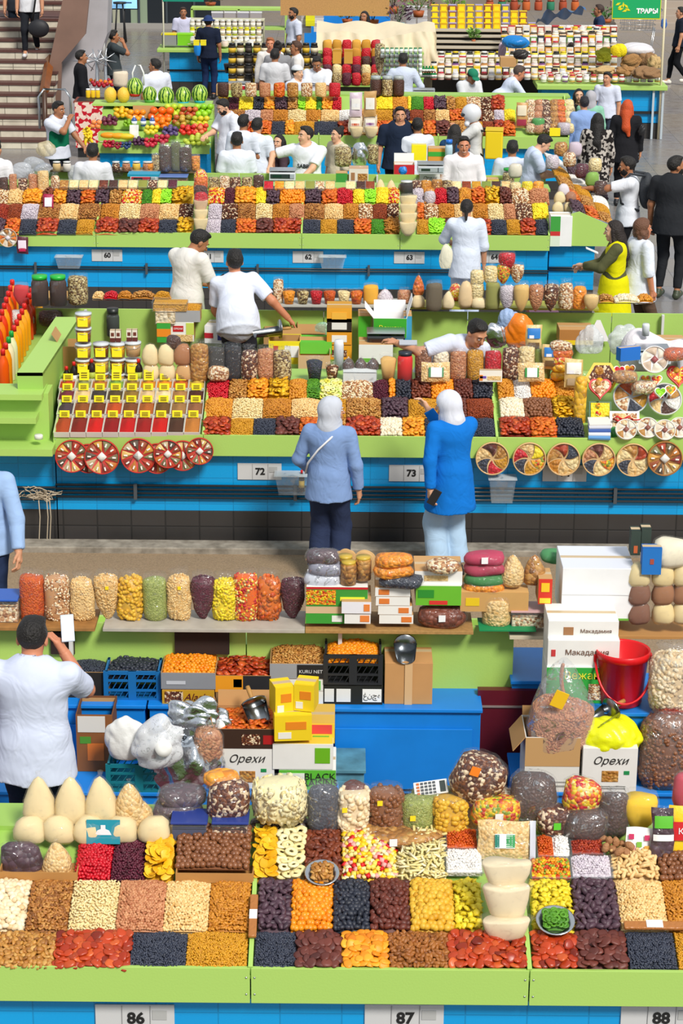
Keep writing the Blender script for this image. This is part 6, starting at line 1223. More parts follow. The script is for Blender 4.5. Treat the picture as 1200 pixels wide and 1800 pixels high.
for i,(y,c) in enumerate(((632,'#e8a41c'),(606,'#e0981c'),(584,'#2c241c'),(566,'#f0a82c'))): bx(596,y,44,24,f'amber and black carton in the column left of the scale, {ORD[i]} from bottom',Y=onZ(596,632,1.0)[1],front=c,body='#c8902c',dep=.3,patches=((.2,.2,.8,.7,['darkmix','#f0ece4','#e8e4dc','#f0b440'][i]),))
scoop(onZ(470,592,1.2),.26,'large dull metal scoop lying on nuts in front of the leaning man',rz=-1.3,wdh=.10)
bx(488,606,50,20,'carton under the large metal scoop',Z=1.0,dep=.3,body='#b8905c')
t = carton(685,594,58,34,'green carton with yellow Cyrillic lettering and raised white flaps',Z=1.15,front='#3cac28',body='#eceae6',dep=.3,top='open',flaps=(('l',.9,.14),('r',1.3,.2),('b',1.5,.12)),texts=(('Вежан',.5,.5,.22,'#f0e83c'),),inner='#f0f0f2')
bx(660,640,60,34,'white and green carton beneath the black electronic scale',Z=1.0,front='#f0f0ea',dep=.3,patches=((.1,.1,.5,.3,'#6cb83c'),)); bx(640,606,22,50,'narrow bright green carton left of the scale',Z=1.05,front='#4cb82c',dep=.3); bx(716,600,14,44,'blue and green narrow carton right of the scale',Z=1.1,front='#3ca0c8',dep=.25)
scale(678,610,66,'black electronic scale with steel platter on the white carton',Z=1.15,panel='#3c2c28',body='#303438',screen='#3c2420')
bx(955,590,52,40,'dark magenta carton behind the orange bag',Z=1.0,front='#a01c3c',body='#a8304c',dep=.35,topc='#d090b0',patches=((.1,.3,.5,.8,'#d8d0c8'),))
crumple(912,610,50,66,'#f07c14','bright orange plastic bag standing behind the nut bags',Z=1.05,m=mat('#f0801c',.3,bump=.6,bscale=12),dep=.6,amp=.14)
crumple(893,582,40,40,'#8ca8d8','pale blue crumpled bag above the orange bag',Z=1.2,m=mat('#98b0d8',.4,bump=.5),dep=.6)
crumple(872,610,40,46,'#c8c8cc','crumpled silver plastic bag right of the leaning vendor',Z=1.05,m=FOIL,dep=.6,amp=.2)
crumple(1036,620,46,50,'#e8ecf0','clear carrier bag with orange contents, left of two',Z=1.1,m=film('#eef2f6',.45),dep=.6); crumple(1095,622,56,56,'#e8ecf0','clear empty carrier bag, right of two',Z=1.1,m=film('#eef2f6',.5),dep=.6)
bx(1012,606,60,26,'brown and yellow carton behind the clear carrier bags',Z=1.05,front='#b87c3c',dep=.3,patches=((0,0,1,.3,'#f0d01c'),)); 
tag(MB().prism([(-.12,0),(.12,0),(.02,.22),(-.02,.22)],0,.01).build('paper_sheet',mat('#f6f6f8',.6),loc=onY(1050,600,YBb-.05)),'white triangular paper bag pinned to the green back panel','paper')
scale(1150,640,56,'bright metal electronic scale with blue display, right side',Z=1.15,panel='#5c94c8',body='#c8d4e0',screen='#3c6ca0')
jar(1134,590,14,26,'#e0e4ea','white upright roll behind the metal scale',lid=None,Z=1.35)
bx(1107,634,40,22,'bright blue shiny packet tilted left of the scale',Y=YL+.25,front='#1c6cd0',body='#1c6cd0',dep=.08,rz=.4)
bx(1180,620,50,18,'grey and white food tray carton at the right edge',Z=1.1,front='#c8ccc8',dep=.3); 
# ---- gift assortment at the right end of the middle counter
GM = ['walnut','cashew','aprbrown','black','cranberry','redbrown','gold','almond','peanut','mango','lightmix','carrot']
def wheel(p,r,label,ks,rim='#d8b078',tilt=1.2,n=6,th=.03,hub=None,swirl=.5,name='nut_platter',white=False,yaw=0,rimw=.07):
    t = thing(name,label,'platter',p); t.rotation_euler = (tilt,0,yaw)
    MB().lathe([(.0001,-th/2),(r,-th/2),(r,th/2),(r*(1-rimw),th/2),(r*(1-rimw),0),(.0001,0)],36).build('round_tray',mat(rim,.6),t)
    for i in range(n):
        a0 = i/n*6.283+.3; a1 = a0+6.283/n-.06; R = r*(1-rimw-.01); sw = swirl
        MB().grid(lambda u,v: ((.12 if not hub else .3)*R*(1-v)*math.cos(a0)+(v)*R*math.cos(a0+(a1-a0)*u+sw*(v-1)),(.12 if not hub else .3)*R*(1-v)*math.sin(a0)+v*R*math.sin(a0+(a1-a0)*u+sw*(v-1)),.004+.012*math.sin(u*3.14)*math.sin(min(1,v*1.1)*3.14)),8,9).build('food_section',kg(ks[i % len(ks)],.7) if ks[i % len(ks)] in K else mat(ks[i % len(ks)],.5),t)
        if white: a = (a0+a1)/2; MB().box((R*.75*math.cos(a),R*.75*math.sin(a),.02),(R*.22,R*.09,.003),rz=a).build('paper_slip',mat('#f2eee4',.7),t)
    if hub: MB().lathe([(.0001,.018),(R*.3,.018),(R*.32,0)],4,0).build('hub_label',mat(hub,.5),t)
    MB().lathe([(r*.96,th/2+.003),(r*.5,th/2+.008),(.0001,th/2+.01)],24).build('clear_cover',COVER,t)
    return t
SPK = ['#c87c2c','#7a6a44','#b8401c','#8a8a5c','#d8a03c','#a0522c','#5a4a3a','#c8b48c','#e0c070','#903020']
for i,(x,y,r_) in enumerate(((155,806,26),(126,802,29),(179,803,31),(276,806,27),(243,801,31),(295,798,25),(321,801,27),(351,793,24))):
    p = onY(x,y,RB.Yf-.05-.03*(i % 3)); wheel(p,r_/ppm(p),f'round red-rimmed spice wheel hanging on the fascia, {["behind the first two","leftmost","second large one","behind the third large one","third large one","half hidden fourth","fifth, smaller","rightmost, small"][i]}',SPK[i:]+SPK,rim='#c8281c',tilt=1.45,n=10,hub='#f0ece4',swirl=0,white=True,name='spice_platter',rimw=.05)
BW = [(865,['walnut','aprbrown','peanut','black','cranberry','gold']),(930,['fruityel','peanut','cranberry','black','gold','mix']),(990,['black','aprred','walnut','roast','peanut','cashew']),(1052,['peanut','aprbrown','pink','black','cashew','mix']),(1112,['aprred','walnut','cashew','black','peanut','cashew'])]
for i,(x,ks) in enumerate(BW): p = onY(x,806+i*.6,RB.Yf-.05); wheel(p,29.5/ppm(p),f'round wooden bowl of sectioned nuts hung on the fascia, {ORD[i]} from the left',ks,tilt=1.45,yaw=0)
p = onY(1168,806,RB.Yf-.07); wheel(p,31/ppm(p),'round red-rimmed spice wheel at the far right of the fascia',SPK,rim='#a8702c',tilt=1.45,n=10,hub='#f0ece4',swirl=0,white=True,name='spice_platter')
def gift(x,y,r_,label,ks,up=.06,**kw): p = RB.at(x,y,up); return wheel(p,r_/ppm(p),label,ks,tilt=kw.pop('tilt',.95),**kw)
gift(1108,698,31,'large octagonal silver gift tray of nuts, behind the ribbon box',['peanut','carrot','walnut','lightmix','black','gold'],rim='#c8ccd0',swirl=0,up=.14)
gift(1168,702,30,'large round gift tray of nuts at the right edge',['walnut','black','cranberry','peanut','choc','white'],rim='#d0d0cc',swirl=.4,up=.14)
gift(1150,632,24,'white lace-edged round gift cake box, upper right',['#e8dcc8','#d0b8a0'],rim='#f4f0ec',swirl=0,hub='#9c4c4c',up=.5,tilt=1.2)
for i,(x,y) in enumerate(((1100,755),(1138,752),(1168,756),(1194,752))): gift(x,y,19,f'small lace-topped round gift tin, {ORD[i]} along the fascia edge',['#e8dcc8','lightmix','#e0d0b8','walnut'],rim='#e8e4dc',swirl=0,hub='#8c4c3c',up=.10)
def heart(x,y,r_,label,c,ks,up=.2,n=2,tilt=1.1,shape='heart'):
    p = RB.at(x,y,up); r = r_/ppm(p); t = thing('gift_box',label,'gift box',p); t.rotation_euler = (tilt,0,0)
    if shape == 'heart': P = [(.95*16*math.sin(q)**3/16,(13*math.cos(q)-5*math.cos(2*q)-2*math.cos(3*q)-math.cos(4*q))/16) for q in np.linspace(0,6.283,40)[:-1]]
    elif shape == 'hex': P = [(math.cos(q),math.sin(q)) for q in np.arange(6)*1.0472]
    else: P = [(-1,-.8),(1,-.8),(1,.8),(-1,.8)]
    M = R3(-math.pi/2) ; MB().prism([(a*r,b*r) for a,b in P][::-1],-.02,.02,M=M).build('box_frame',mat(c,.4),t); P2 = [(a*r*.82,b*r*.82) for a,b in P][::-1]
    MB().prism(P2,.018,.026,M=R3(-math.pi/2)@np.diag([1,-1,1.])).build('nut_filling',kg(ks[0]),t)
    for i in range(1,len(ks)): a = i*2.1; MB().lathe([(.0001,.034),(r*.25,.03),(r*.27,.02)],14,c=(r*.38*math.cos(a),r*.38*math.sin(a)+.05*r,0)).build('food_section',kg(ks[i]),t)
    return t
heart(1058,664,30,'yellow hexagonal gift box of mixed nuts','#ecc01c',['darkmix','walnut','mango'],up=.24,shape='hex'); heart(1054,682,21,'red heart-shaped gift box in front of the yellow hexagon','#d01420',['lightmix','walnut','pink'],up=.26)
heart(1192,660,22,'red heart-shaped gift box at the right edge','#d01420',['redmix','gold'],up=.3)
for i,(x,y) in enumerate(((992,0),)): pass
for i,(x,y,k) in enumerate(((1088,652,'cranberry'),(1106,650,'mix'),(1134,668,'mix'),(1153,668,'redmix'),(1178,686,'mix'),(1160,690,'lime'))): heart(x,y,11,f'small white heart cup of sweets, {ORD[i]} of the white hearts','#f4f2f0',[k],up=.27,tilt=1.1)
for i,(x,y,k) in enumerate(((1098,672,'walnut'),(1130,690,'lightmix'),(1186,632,'carrot'))): sack3(x,y,44,20,k,f'crinkled clear gift packet of nuts, {["left","middle","right"][i]} between the trays',Y=RB.at(x,690,.2)[1],fm=FILM2)
t = heart(1054,722,20,'green patterned gift box with yellow compartments','#2c5c28',['fruityel','mix','redmix'],up=.08,shape='sq'); heart(1097,748-4,26,'white compartment gift box with red ribbon bow','#eceae4',['lightmix','peanut','choc'],up=.05,shape='sq')
p = RB.at(1094,738,.1); t = thing('ribbon_bow','red satin ribbon bow on the white gift box','ribbon',p)
for s in (-1,1): MB().tube([(0,0,0),(s*.05,-.01,.035),(s*.085,-.01,.01),(s*.04,0,-.01),(0,0,0)],.009,6).build('bow_loop',mat('#d4101c',.35),t)
MB().tube([(0,0,0),(.05,-.04,-.05),(.0,-.05,-.08)],.008,5).build('ribbon_tail',mat('#d4101c',.35),t); MB().tube([(0,0,0),(.13,-.0,.0),(.2,-.02,.02)],.006,5).build('ribbon_tail',mat('#d4101c',.35),t)
for i in range(5): 
    p = RB.at(1053,765-i*6,.03+i*.012); c = ['#5c94c8','#e8e4e0','#3c5ca0','#c8c8d0','#e0dcd4'][i]; tag(MB().box((0,0,0),(.19,.12,.016),rx=.3,rz=.04*(i-2)).build('sweet_bar',mat(c,.5),loc=p),f'thin printed sweet box in the pile beside the ribbon box, {ORD[i]} from the front','box','pile of thin sweet boxes')
bag(1078,770,16,20,'#1c9c3c','bit of green plastic beside the ribbon box','dome',Y=RB.at(1078,750,.05)[1])
# tubs hung on the pipes, rope
def hungtub(x,y,w_,h_,Y,label):
    p = onY(x,y,Y); a = w_/ppm(p)/2; h = vpx(p,h_); t = thing('clear_tub',label,'tub',p); mb = MB()
    mb.add([(-a*.8,-.07,0),(a*.8,-.07,0),(a*.8,.04,0),(-a*.8,.04,0),(-a,-.09,h),(a,-.09,h),(a,.06,h),(-a,.06,h)],[(0,3,2,1),(0,1,5,4),(1,2,6,5),(2,3,7,6),(3,0,4,7)],0,0); mb.build('tub_body',film('#dce8f0',.14,4,.10),t)
    MB().box((0,-.015,h),(2*a+.02,.17,.008)).box((0,-.015,h),(2*a-.02,.13,.009)).build('rim',film('#e8f0f6',.3,4,.10),t); return t
hungtub(515,866,62,34,RB.Yf-.0,'clear plastic tub on the pipes left of the grey blue woman'); hungtub(881,880,46,42,RB.Yf-.0,'clear plastic tub hung on the pipes under the wooden bowls')
bottle(530,864,10,38,'#301810','small dark bottle with red cap in the clear tub',lab='#c8a83c',Y=RB.Yf-.02,name='sauce_bottle')
p = onY(72,868,RB.Yf-.02); t = thing('rope_bundle','tangled bundle of beige rope hanging from the pipes, left','rope',p); rng = np.random.RandomState(3)
for i in range(7): q = np.cumsum(rng.randn(26,3)*[.035,.01,.018],0); q -= q.mean(0); MB().tube(q*[1,.5,.8]+[0,-.03,0],.005,5).build('rope_loop',mat('#b8a890',.9),t)
for i,(dx,ln) in enumerate(((-.02,.62),(.05,.66),(.075,.5))): MB().tube([(dx,-.03,0),(dx+.01,-.04,-.2),(dx-.01,-.03,-.45),(dx+.012,-.03,-ln)],.005,5).build('rope_end',mat('#b8a890',.9),t)
jar(68,772,16,10,'#e8e4dc','white paper roll lying on the green stand ledge',lid=None,Y=RB.Yf-.1)
# bottles of sauce on the green stand
q0,q1 = onZ(8,690,1.02),onZ(66,560,1.02); r0,r1 = onZ(-18,690,1.02),onZ(24,560,1.02)
tb = MB(); tb.add([q0+[.12,-.1,0],q1+[.12,.2,0],r1-[.3,-.2,0],r0-[.4,.1,0]],[(0,1,2,3)]).box(((q0+r0)/2+[-.1,0,-.45]),(.9,.05,.9)); tag(tb.build('bottle_table',GREEND),'green table top under the sauce bottles, left edge','table')
CL = ['#e8560c','#f08c0c','#e8dcb0','#dfe0b0','#f0a40c','#f0980c','#f0a00c','#f09c10','#f0a010','#d8380c','#d8400c','#f09410','#f0a40c','#f09c10']
for i in range(14):
    u = i/13; p = q0*(1-u)+q1*u; bottle(0,0,20,76-6*u,CL[i],f'sauce bottle in the right file on the green table, {ORD[i]} from the front',cap='#18a03c' if i in (2,3) else '#d8201c',p=p,group='sauce bottles right file')
for i in range(12):
    u = i/11; p = r0*(1-u)+r1*u; bottle(0,0,20,74-6*u,['#c8300c','#e8780c','#d8380c','#f0940c'][i % 4],f'sauce bottle in the left file on the green table, {ORD[i]} from the front',p=p,group='sauce bottles left file')
# shelf with green-lidded jars
bag(38,538,27,40,'#c8142c','pointed clear bag of red jelly left of the green-lidded jars','taper',Y=YBb+.05,sc=1)
for i,x in enumerate((71,103)): jar(x,536,32,52,'#3a2018',f'round PET jar of dark tea with green lid, {["left","right"][i]} one',Z=1.42,fill=.85,lidh=.13)
bag(138,534,35,52,'seedmix','tall clear bag of pale seeds right of the green-lidded jars','tall',Z=1.42)
for i,(x,k,l) in enumerate(((38,'white','white'),(90,'choc','dark brown'),(10,'pink','pink'))): bag(x,572,44,26,k,f'low slumped bag of {l} goods beneath the jar shelf','lie',Z=1.12)
for i,(x0,x1,k) in enumerate(((160,178,'peanut'),(180,203,'cranberry'),(204,228,'roast'),(228,268,'walnut'),(268,300,'gold'),(1055,1082,'walnut'),(1082,1126,'whiteball'),(1124,1150,'goldball'))):
    A = onZ(x0,530 if x0 < 900 else 536,1.28); B = onZ(x1,530 if x0 < 900 else 536,1.28)
    heap(k,A+[0,.1,.0],[B[0]-A[0],0,0],[0,.3,-.06],f'heap of {K[k][5]} cresting over the green back panel, {ORD[i]} from left',lod=1,scale=1.3,hm=.07)
for i,(x,k,s,l) in enumerate(((508,'kumquat','glass','orange dried fruit'),(532,'seedmix','glass','pale green seeds'),(556,'cranberry','glass','crimson berries'),(579,'carrot','glass','orange brown nuts'),(604,'cashew','glass','pale cashews'),(626,'apror','glass','orange slices'))):
    bag(x,534,23,26,k,f'clear open tub of {l} on the grey shelf board',s,Z=1.37,name='snack_cup',cat='cup')
bag(489,532,18,44,'lightmix','clear bag of mixed nuts beside the leaning man','tall',Z=1.37); bag(651,533,26,34,'#e8a80c','bag of orange yellow powder with crimped top','tall',Z=1.37)
bag(676,533,30,26,'lilac','small crumpled bag of pale nuts on the grey board','cone',Z=1.37); bag(710,533,24,26,'pink','small bag of red nuts on the grey board','sack',Z=1.37)
TB = [(735,540,24,22,'#e6cfa0','cream flour','dome'),(762,545,28,50,'#5a4c38','brown tea leaves','tall'),(787,542,22,32,'#e6d2a8','cream flour','cone'),(800,528,24,30,'redmix','red and cream noodles','dome'),(818,540,26,46,'#e2c496','beige flour','dome'),(841,541,28,20,'#e8d4a8','cream flour','dome'),(865,543,25,50,'#8c8c3c','green peas','tall'),(890,546,27,48,'lilac','lilac pink beans','taper'),(915,548,27,52,'#dcb468','pale chickpeas','taper'),(941,548,26,52,'pink','grey pink nuts','taper'),(967,547,27,52,'darkmix','dark hazelnuts','taper'),(993,543,27,50,'lightmix','mixed nuts','sack'),(1017,543,25,44,'kumquat','orange dried fruit','sack'),(1038,547,26,32,'#e0bc7c','sugar with magenta tie','taper')]
for i,(x,y,w_,h_,k,d,s) in enumerate(TB): bag(x,y,w_,h_,k,f'clear bag of {d}, {ORD[i]} along the yellow-green shelf',s,Z=1.36,group='bags along the yellow-green shelf',sticker=('#f4f4f2',0,.75,.12) if i in (9,10,12) else None)
Yt = onZ(841,541,1.36)[1]
for (x,y,w_,h_,k,d,s) in ((735,518,20,36,'apror','amber walnuts on a flour bag','cone'),(838,524,24,32,'cashew','pale chips, second level','sack'),(838,500,24,28,'cashew','pale chips, top level','sack'),(862,498,24,34,'cashew','white slices above the green peas','sack'),(884,500,24,38,'mix','yellow green dried fruit','taper'),(890,476,30,34,'cranberry','bright red jelly, highest of all','taper'),(908,498,24,36,'lightmix','pale red-streaked chips','taper')):
    bag(x,y,w_,h_,k,f'clear bag of {d}',s,Y=Yt+.02)
# ================================================================ THIRD AND FOURTH COUNTERS
def mini(x,y,w_,h_,c,lid,name,label,cat,group,Z=None,Y=None,shape='jar',dep=None,lab=None):
    p = place(x,y,Z,Y); r = w_/ppm(p)/2; h = vpx(p,h_); mb = MB(); ms = [cmat(c) if isinstance(c,str) else c,mat(lid,.4) if lid else WHITE,mat(lab or '#f0f0ec',.6)]
    if shape == 'jar': mb.lathe([(.0001,0),(r*.92,0),(r,h*.1),(r,h*.72),(r*.82,h*.84),(.0001,h*.84)],12); lid and mb.lathe([(r*.86,h*.82),(r*.86,h),(.0001,h)],12,1); lab and mb.lathe([(r*1.02,h*.2),(r*1.02,h*.6)],12,2)
    elif shape == 'box':
        d = dep or r*1.6; mb.box((0,d/2,h*.45),(2*r,d,h*.9)); mb.box((0,d/2,h*.95),(2*r*1.04,d*1.04,h*.12),1); lab and mb.box((0,-.003,h*.45),(2*r*.7,.006,h*.55),2)
    elif shape == 'bag': pc = PROF[dep or 'sack'][0]; mb.lathe([(q*r,z*h) for q,z in pc],14,0,sy=.8,power=2.4).warp(wob(r*.08,2.5/r))
    elif shape == 'bottle': mb.lathe([(.0001,0),(r,0),(r,h*.55),(r*.4,h*.75),(r*.38,h*.85),(.0001,h*.85)],10); mb.lathe([(r*.45,h*.84),(r*.45,h),(.0001,h)],10,1); lab and mb.lathe([(r*1.03,h*.1),(r*1.03,h*.45)],10,2)
    o = mb.build(name,ms,loc=p); return tag(o,label,cat,group)
def line(n,x0,x1,y,w_,h_,cs,lid,name,cat,desc,Z=None,Y=None,shape='jar',dep=None,lab=None,dy=0):
    lids = lid if isinstance(lid,list) else [lid]; labs = lab if isinstance(lab,list) else [lab]
    for i in range(n):
        x = x0+(x1-x0)*(i/(n-1) if n > 1 else 0); mini(x,y+dy*i/max(1,n-1),w_,h_,cs[i % len(cs)],lids[i % len(lids)],name,f'{desc}, {ORD[i]} from the left' if n > 1 else desc,cat,desc if n > 1 else None,Z,Y,shape,dep,labs[i % len(labs)])
ledge(RC,-40,966,.4,'green ledge behind the trays of the third counter'); ledge(RD,384,1000,.4,'green ledge behind the trays of the fourth counter')
TK = ['walnut','cashew','peanut','cashew','dates','choc','peanut','cashew','#8a8c3c','darkmix','cashew','barberry']
for i,k in enumerate(TK): traybox(113+i*17.3,327,16.5,0,k,f'small clear tray, {ORD[i]} in the left file above the third counter',Z=RC.Zb+.02,dep=.16,rx=.5,group='small trays left file')
for i,(x,k) in enumerate(((472,'cranberry'),(491,'apricot'),(509,'cashew'),(527,'peanut'),(545,'#8a8c3c'),(562,'lightmix'),(580,'peanut'),(616,'cashew'),(634,'choc'),(650,'redbrown'))): traybox(x,329,17,0,k,f'small clear tray, {ORD[i]} in the centre file above the third counter',Z=RC.Zb+.02,dep=.16,rx=.5)
for i,k in enumerate(('cashew','redbrown','gold','#7c8c3c','choc','peanut')): traybox(802+i*17.4,329,16.5,0,k,f'small clear tray, {ORD[i]} in the right file above the third counter',Z=RC.Zb+.02,dep=.16,rx=.5)
for i,(x,w_,h_,k,s) in enumerate(((8,15,38,'choc','tall'),(24,14,42,'pink','tall'),(41,17,34,'darkmix','tall'),(59,16,42,'pink','tall'),(77,20,48,'peanut','tall'),(98,16,40,'lightmix','sack'))): bag(x,345 if i else 347,w_,h_,k,f'clear bag of nuts, {ORD[i]} from the left edge, third counter',s,Y=RC.Yf+.8)
for i,(x,h_,k) in enumerate(((376,34,'seedmix'),(395,36,'lightmix'),(414,34,'darkmix'),(434,34,'seedmix'),(454,38,'choc'))): bag(x,343,19,h_,k,f'clear jar-like bag of nuts, {ORD[i]} behind the trays, centre of third counter','tall',Y=RC.Yf+.93)
for i,(x,h_,k) in enumerate(((710,24,'seedmix'),(731,30,'darkmix'),(748,30,'goldball'),(767,32,'walnut'),(785,30,'seedmix'),(905,26,'cashew'),(926,28,'fruityel'),(945,28,'apricot'),(668,32,'#e4c896'),(687,30,'#e4c896'))): bag(x,345,19,h_,k,f'clear bag of dried goods, {ORD[i]} in the file near the white-shirted man','tall' if i < 8 else 'cone',Y=RC.Yf+.93)
for i,(y,k,s) in enumerate(((408,FL,'boat'),(392,FL,'boat'),(376,'#c8a888','boat'),(362,'cranberry','lie'),(350,'choc','lie'),(336,'apror','lie'),(322,'redmix','dome'))): bag(353,y,25,24,k,f'bag in the vertical pile left on the third counter, {ORD[i]} from the bottom',s,Y=RC.at(353,400,.12)[1]+.06*i,sy=.5)
for i,y in enumerate((414,398,382,368)): bag(717,y,31,24,FL,f'cream flour bag in the pile right of number 63, {ORD[i]} from the bottom','boat',Y=RC.at(717,405,.12)[1]+.05*i,sy=.5,name='flour_bag')
for i,(y,k) in enumerate(((354,'#6c6858'),(338,'#2c2420'))): jar(714,y,24,20,k,f'round clear tub of dark tea above the flour pile, {["lower","upper"][i]}',lid='#d0d4d4',Y=RC.Yf+.85)
pack(85,366,18,24,'magenta packet with white label on the third counter','#a01040',Y=RC.at(85,360,.1)[1],rx=-.3,patches=((.15,.1,.85,.75,'#f0e8f0'),))
bag(755,358,20,24,'lilac','small clear bag of purple white candies, third counter','sack',Y=RC.at(755,350,.05)[1])
p = onY(14,418,RC.Yf-.05); wheel(p,16.5/ppm(p),'round dried fruit platter on the third counter fascia, left edge',['#d8881c','#e8dcc8','walnut','#e8e4dc','apror'],rim='#c8b49c',tilt=1.45,n=10,hub='#e8e0e8',swirl=0); pack(40,446,20,30,'magenta and white packet hanging beside the platter','#5a2030',Y=RC.Yf-.05,th=.03,patches=((.15,.3,.85,.8,'#f0e0ec'),(.2,.15,.8,.35,'#c01c4c')))
for x,y,l in ((122,470,'under number 60'),(584,470,'right of number 62')): hungtub(x,y,46,20,RC.Yf,f'flat clear tub on the blue wall pipes, {l}')
for i,(x,y,c) in enumerate(((980,330,FL),(1000,330,FL),(983,312,FL),(1002,312,'#9c6444'),(990,298,'#d8d0d8'))): bag(x,y+45,20,20,c,f'cone bag in the clump at the counter end, {ORD[i]}','dome',Y=RC.Yf+.5+.05*i)
carton(985,433,38,52,'tall green and white printed box standing at the counter end',Y=RC.Yf+.02,front='#f0f0ee',body='#e4e4e0',dep=.3,patches=((0,.5,.45,1,'#3c9c3c'),(0,.35,.45,.5,'#c82c2c'),(0,0,.45,.35,'#d8e4d0')))
for i,(x,y,c) in enumerate(((905,300,'#d8d0c0'),(1000,280,'lightmix'),(1022,300,'barberry'),(1040,315,'#7cac3c'),(985,262,'walnut'),(970,285,'lilac'),(1045,290,'cashew'),(1010,262,'#c8b8c8'),(1055,330,'choc'))): bag(x,y+12,24,24,c,f'bag of goods heaped on the far end of the slanted counter, {ORD[i]}','lie',Y=RC.Yf+2.2-(y-262)*.012)
# third stall back shelf and vendor things
SB = [(100,'#d8b880'),(118,'#e0d8d0'),(204,'darkmix'),(222,'pink'),(240,'#e8c040'),(258,'pink'),(262,'kumquat')]
for i,(x,k) in enumerate(SB): jar(x,301,15,17,k,f'small clear tub on the brown shelf of the third stall, {ORD[i]}',lid='#e0e0dc',Z=1.33,lidh=.1)
for i,(x,w_,h_,k) in enumerate(((274,14,30,'seedmix'),(291,22,46,'choc'),(309,17,52,'#5c5c38'),(326,22,44,'choc'),(326,18,22,'seedmix'),(344,15,28,'kumquat'))): bag(x,300,w_,h_,k,f'clear bag of dark tea and herbs, {ORD[i]} below the fruit stand','tall',Z=1.33,fm=FILM2)
scale(252,322,46,'electronic scale with blue cover and red display, left',Z=1.25,panel='#c83448',body='#e0e4e8'); tag(MB().box((0,.1,0),(.42,.25,.03)).build('blue_cover',mat('#1c94b8',.5),loc=onZ(252,308,1.42)),'bright blue cover on the left electronic scale','cover')
scale(496,317,46,'white electronic scale in front of the lettered T-shirt man',Z=1.25,panel='#303c3c',screen='#1c3c30'); scale(757,306,46,'grey electronic scale on the nuts carton',Z=1.4,panel='#a8b0b4',screen='#2c3c34',body='#c8ccd0')
carton(755,322,36,18,'white carton with handwriting-style nuts lettering under the grey scale',Z=1.2,front='#f0efea',dep=.3,texts=(('Орехи',.5,.5,.22,'#2a2826',.35),)); carton(710,316,36,26,'red carton with white flap and blue ribbon',Z=1.2,front='#c81c2c',dep=.25,top='open',flaps=(('b',1.4,.12),),inner='#f0f0ee')
crumple(708,306,14,14,'#1c7cd0','little crumpled blue plastic on the red carton',Z=1.4); carton(630,331,34,34,'printed carton with nut bowl picture beside the bags',Z=1.15,front='#ece4d4',body='#c09878',dep=.25,patches=((.45,.1,.95,.75,'walnut'),(.1,.4,.3,.8,'#a87850')))
carton(600,331,20,26,'green and orange small carton left of the nut bowl carton',Z=1.15,front='#3c9c3c',dep=.2,patches=((0,0,1,.4,'#f0901c'),)); carton(770,288,36,26,'open brown and green carton behind the grey scale',Z=1.3,front='#e89c3c',dep=.25,patches=((0,.5,1,.8,'#3ca83c'),)); carton(736,282,26,26,'bright yellow square box on the grey scale',Z=1.4,front='#f8e80c',body='#f0e010',dep=.15)
jar(788,290,14,44,'#b8d4e8','large clear water bottle with blue cap',lid='#1c6cd0',Z=1.3,lidh=.16); bag(603,292,30,36,'seedmix','large clear jar of nuts left of the foil bag','tall',Z=1.3); crumple(632,290,28,44,'#d8dce4','standing silver foil bag behind the nut carton',Z=1.3,m=FOIL,dep=.6,amp=.15)
bag(655,288,20,36,'seedmix','clear jar of nuts right of the foil bag','tall',Z=1.3); jar(893,330,22,34,'seedmix','PET jar of green seeds with green lid by the seated back',lid='#20a83c',Z=1.15)
carton(866,330,20,14,'yellow and white small carton beside the green-lidded jar',Z=1.15,front='#e8d83c',dep=.2); crumple(140,318,40,30,'#e4e8ee','clear plastic bag beside the seated back, left',Z=1.2,m=film('#eef2f6',.45),dep=.6); crumple(205,312,30,20,'#d0d4d8','silvery plastic bag behind the left scale',Z=1.2,m=film('#e4e8f0',.4),dep=.6)
carton(305,300,50,14,'tray of red and yellow fruit jelly',Z=1.2,front='#c8a03c',dep=.2,top='open',content='redmix',csc=1.2); traybox(305,325,50,0,'pink','large clear tub with blue rim of pink nuts',Z=1.15,dep=.3,ht=.12,lidc='#6c88c8',name='lidded_tub',cat='tub')
for i,(x,y,c) in enumerate(((40,300,'#d8dce4'),(60,290,'#c8ccd4'),(82,262,'#e0d0a8'),(78,300,'#b8bcc8'))): crumple(x,y+12,34,28,c,f'crumpled clear bag at the left end of the third stall, {ORD[i]}',Z=1.2,m=film(c,.45),dep=.6)
# ---- fourth counter extras
line(9,392,588,170,20,26,['choc','seedmix','lightmix','pink','apror','walnut','lightmix','peanut','cranberry'],None,'nut_bag','bag','clear bag on the ledge of the fourth counter',Z=RD.Zb,shape='bag',dep='tall')
line(3,660,700,168,20,34,['choc','seedmix','choc'],'#a8b0b0','food_jar','jar','large jar of dark goods behind the navy T-shirt man',Z=RD.Zb)
for i,(x,y,w_,h_,c,l) in enumerate(((625,205,22,42,'#d8c4d0','#f0f0f0'),(650,205,22,44,'#c89c60','#f0ece0'),(624,232,24,28,'#d8ccb4','#c8501c'),(650,232,24,30,'#dccfb8','#7c3c8c'))): pack(x,y,w_,h_,f'printed gift packet in the clump on the fourth counter, {ORD[i]}',c,Y=RD.at(x,225,.15)[1]+.02*i,th=.06,patches=((.15,.3,.85,.75,'#f0ece4'),(.2,.4,.8,.55,l)))
for i,x in enumerate((626,652)): bag(x,243,24,20,FL,f'white flour bag below the gift packets, {["left","right"][i]}','boat',Y=RD.at(x,240,.1)[1],name='flour_bag')
pack(916,225,20,44,'brown printed packet standing near the yellow backpack','#c8985c',Y=RD.at(916,225,.05)[1],th=.06,patches=((.1,.5,.9,.9,'#e8dcc0'),(.1,.1,.9,.35,'#a8344c')))
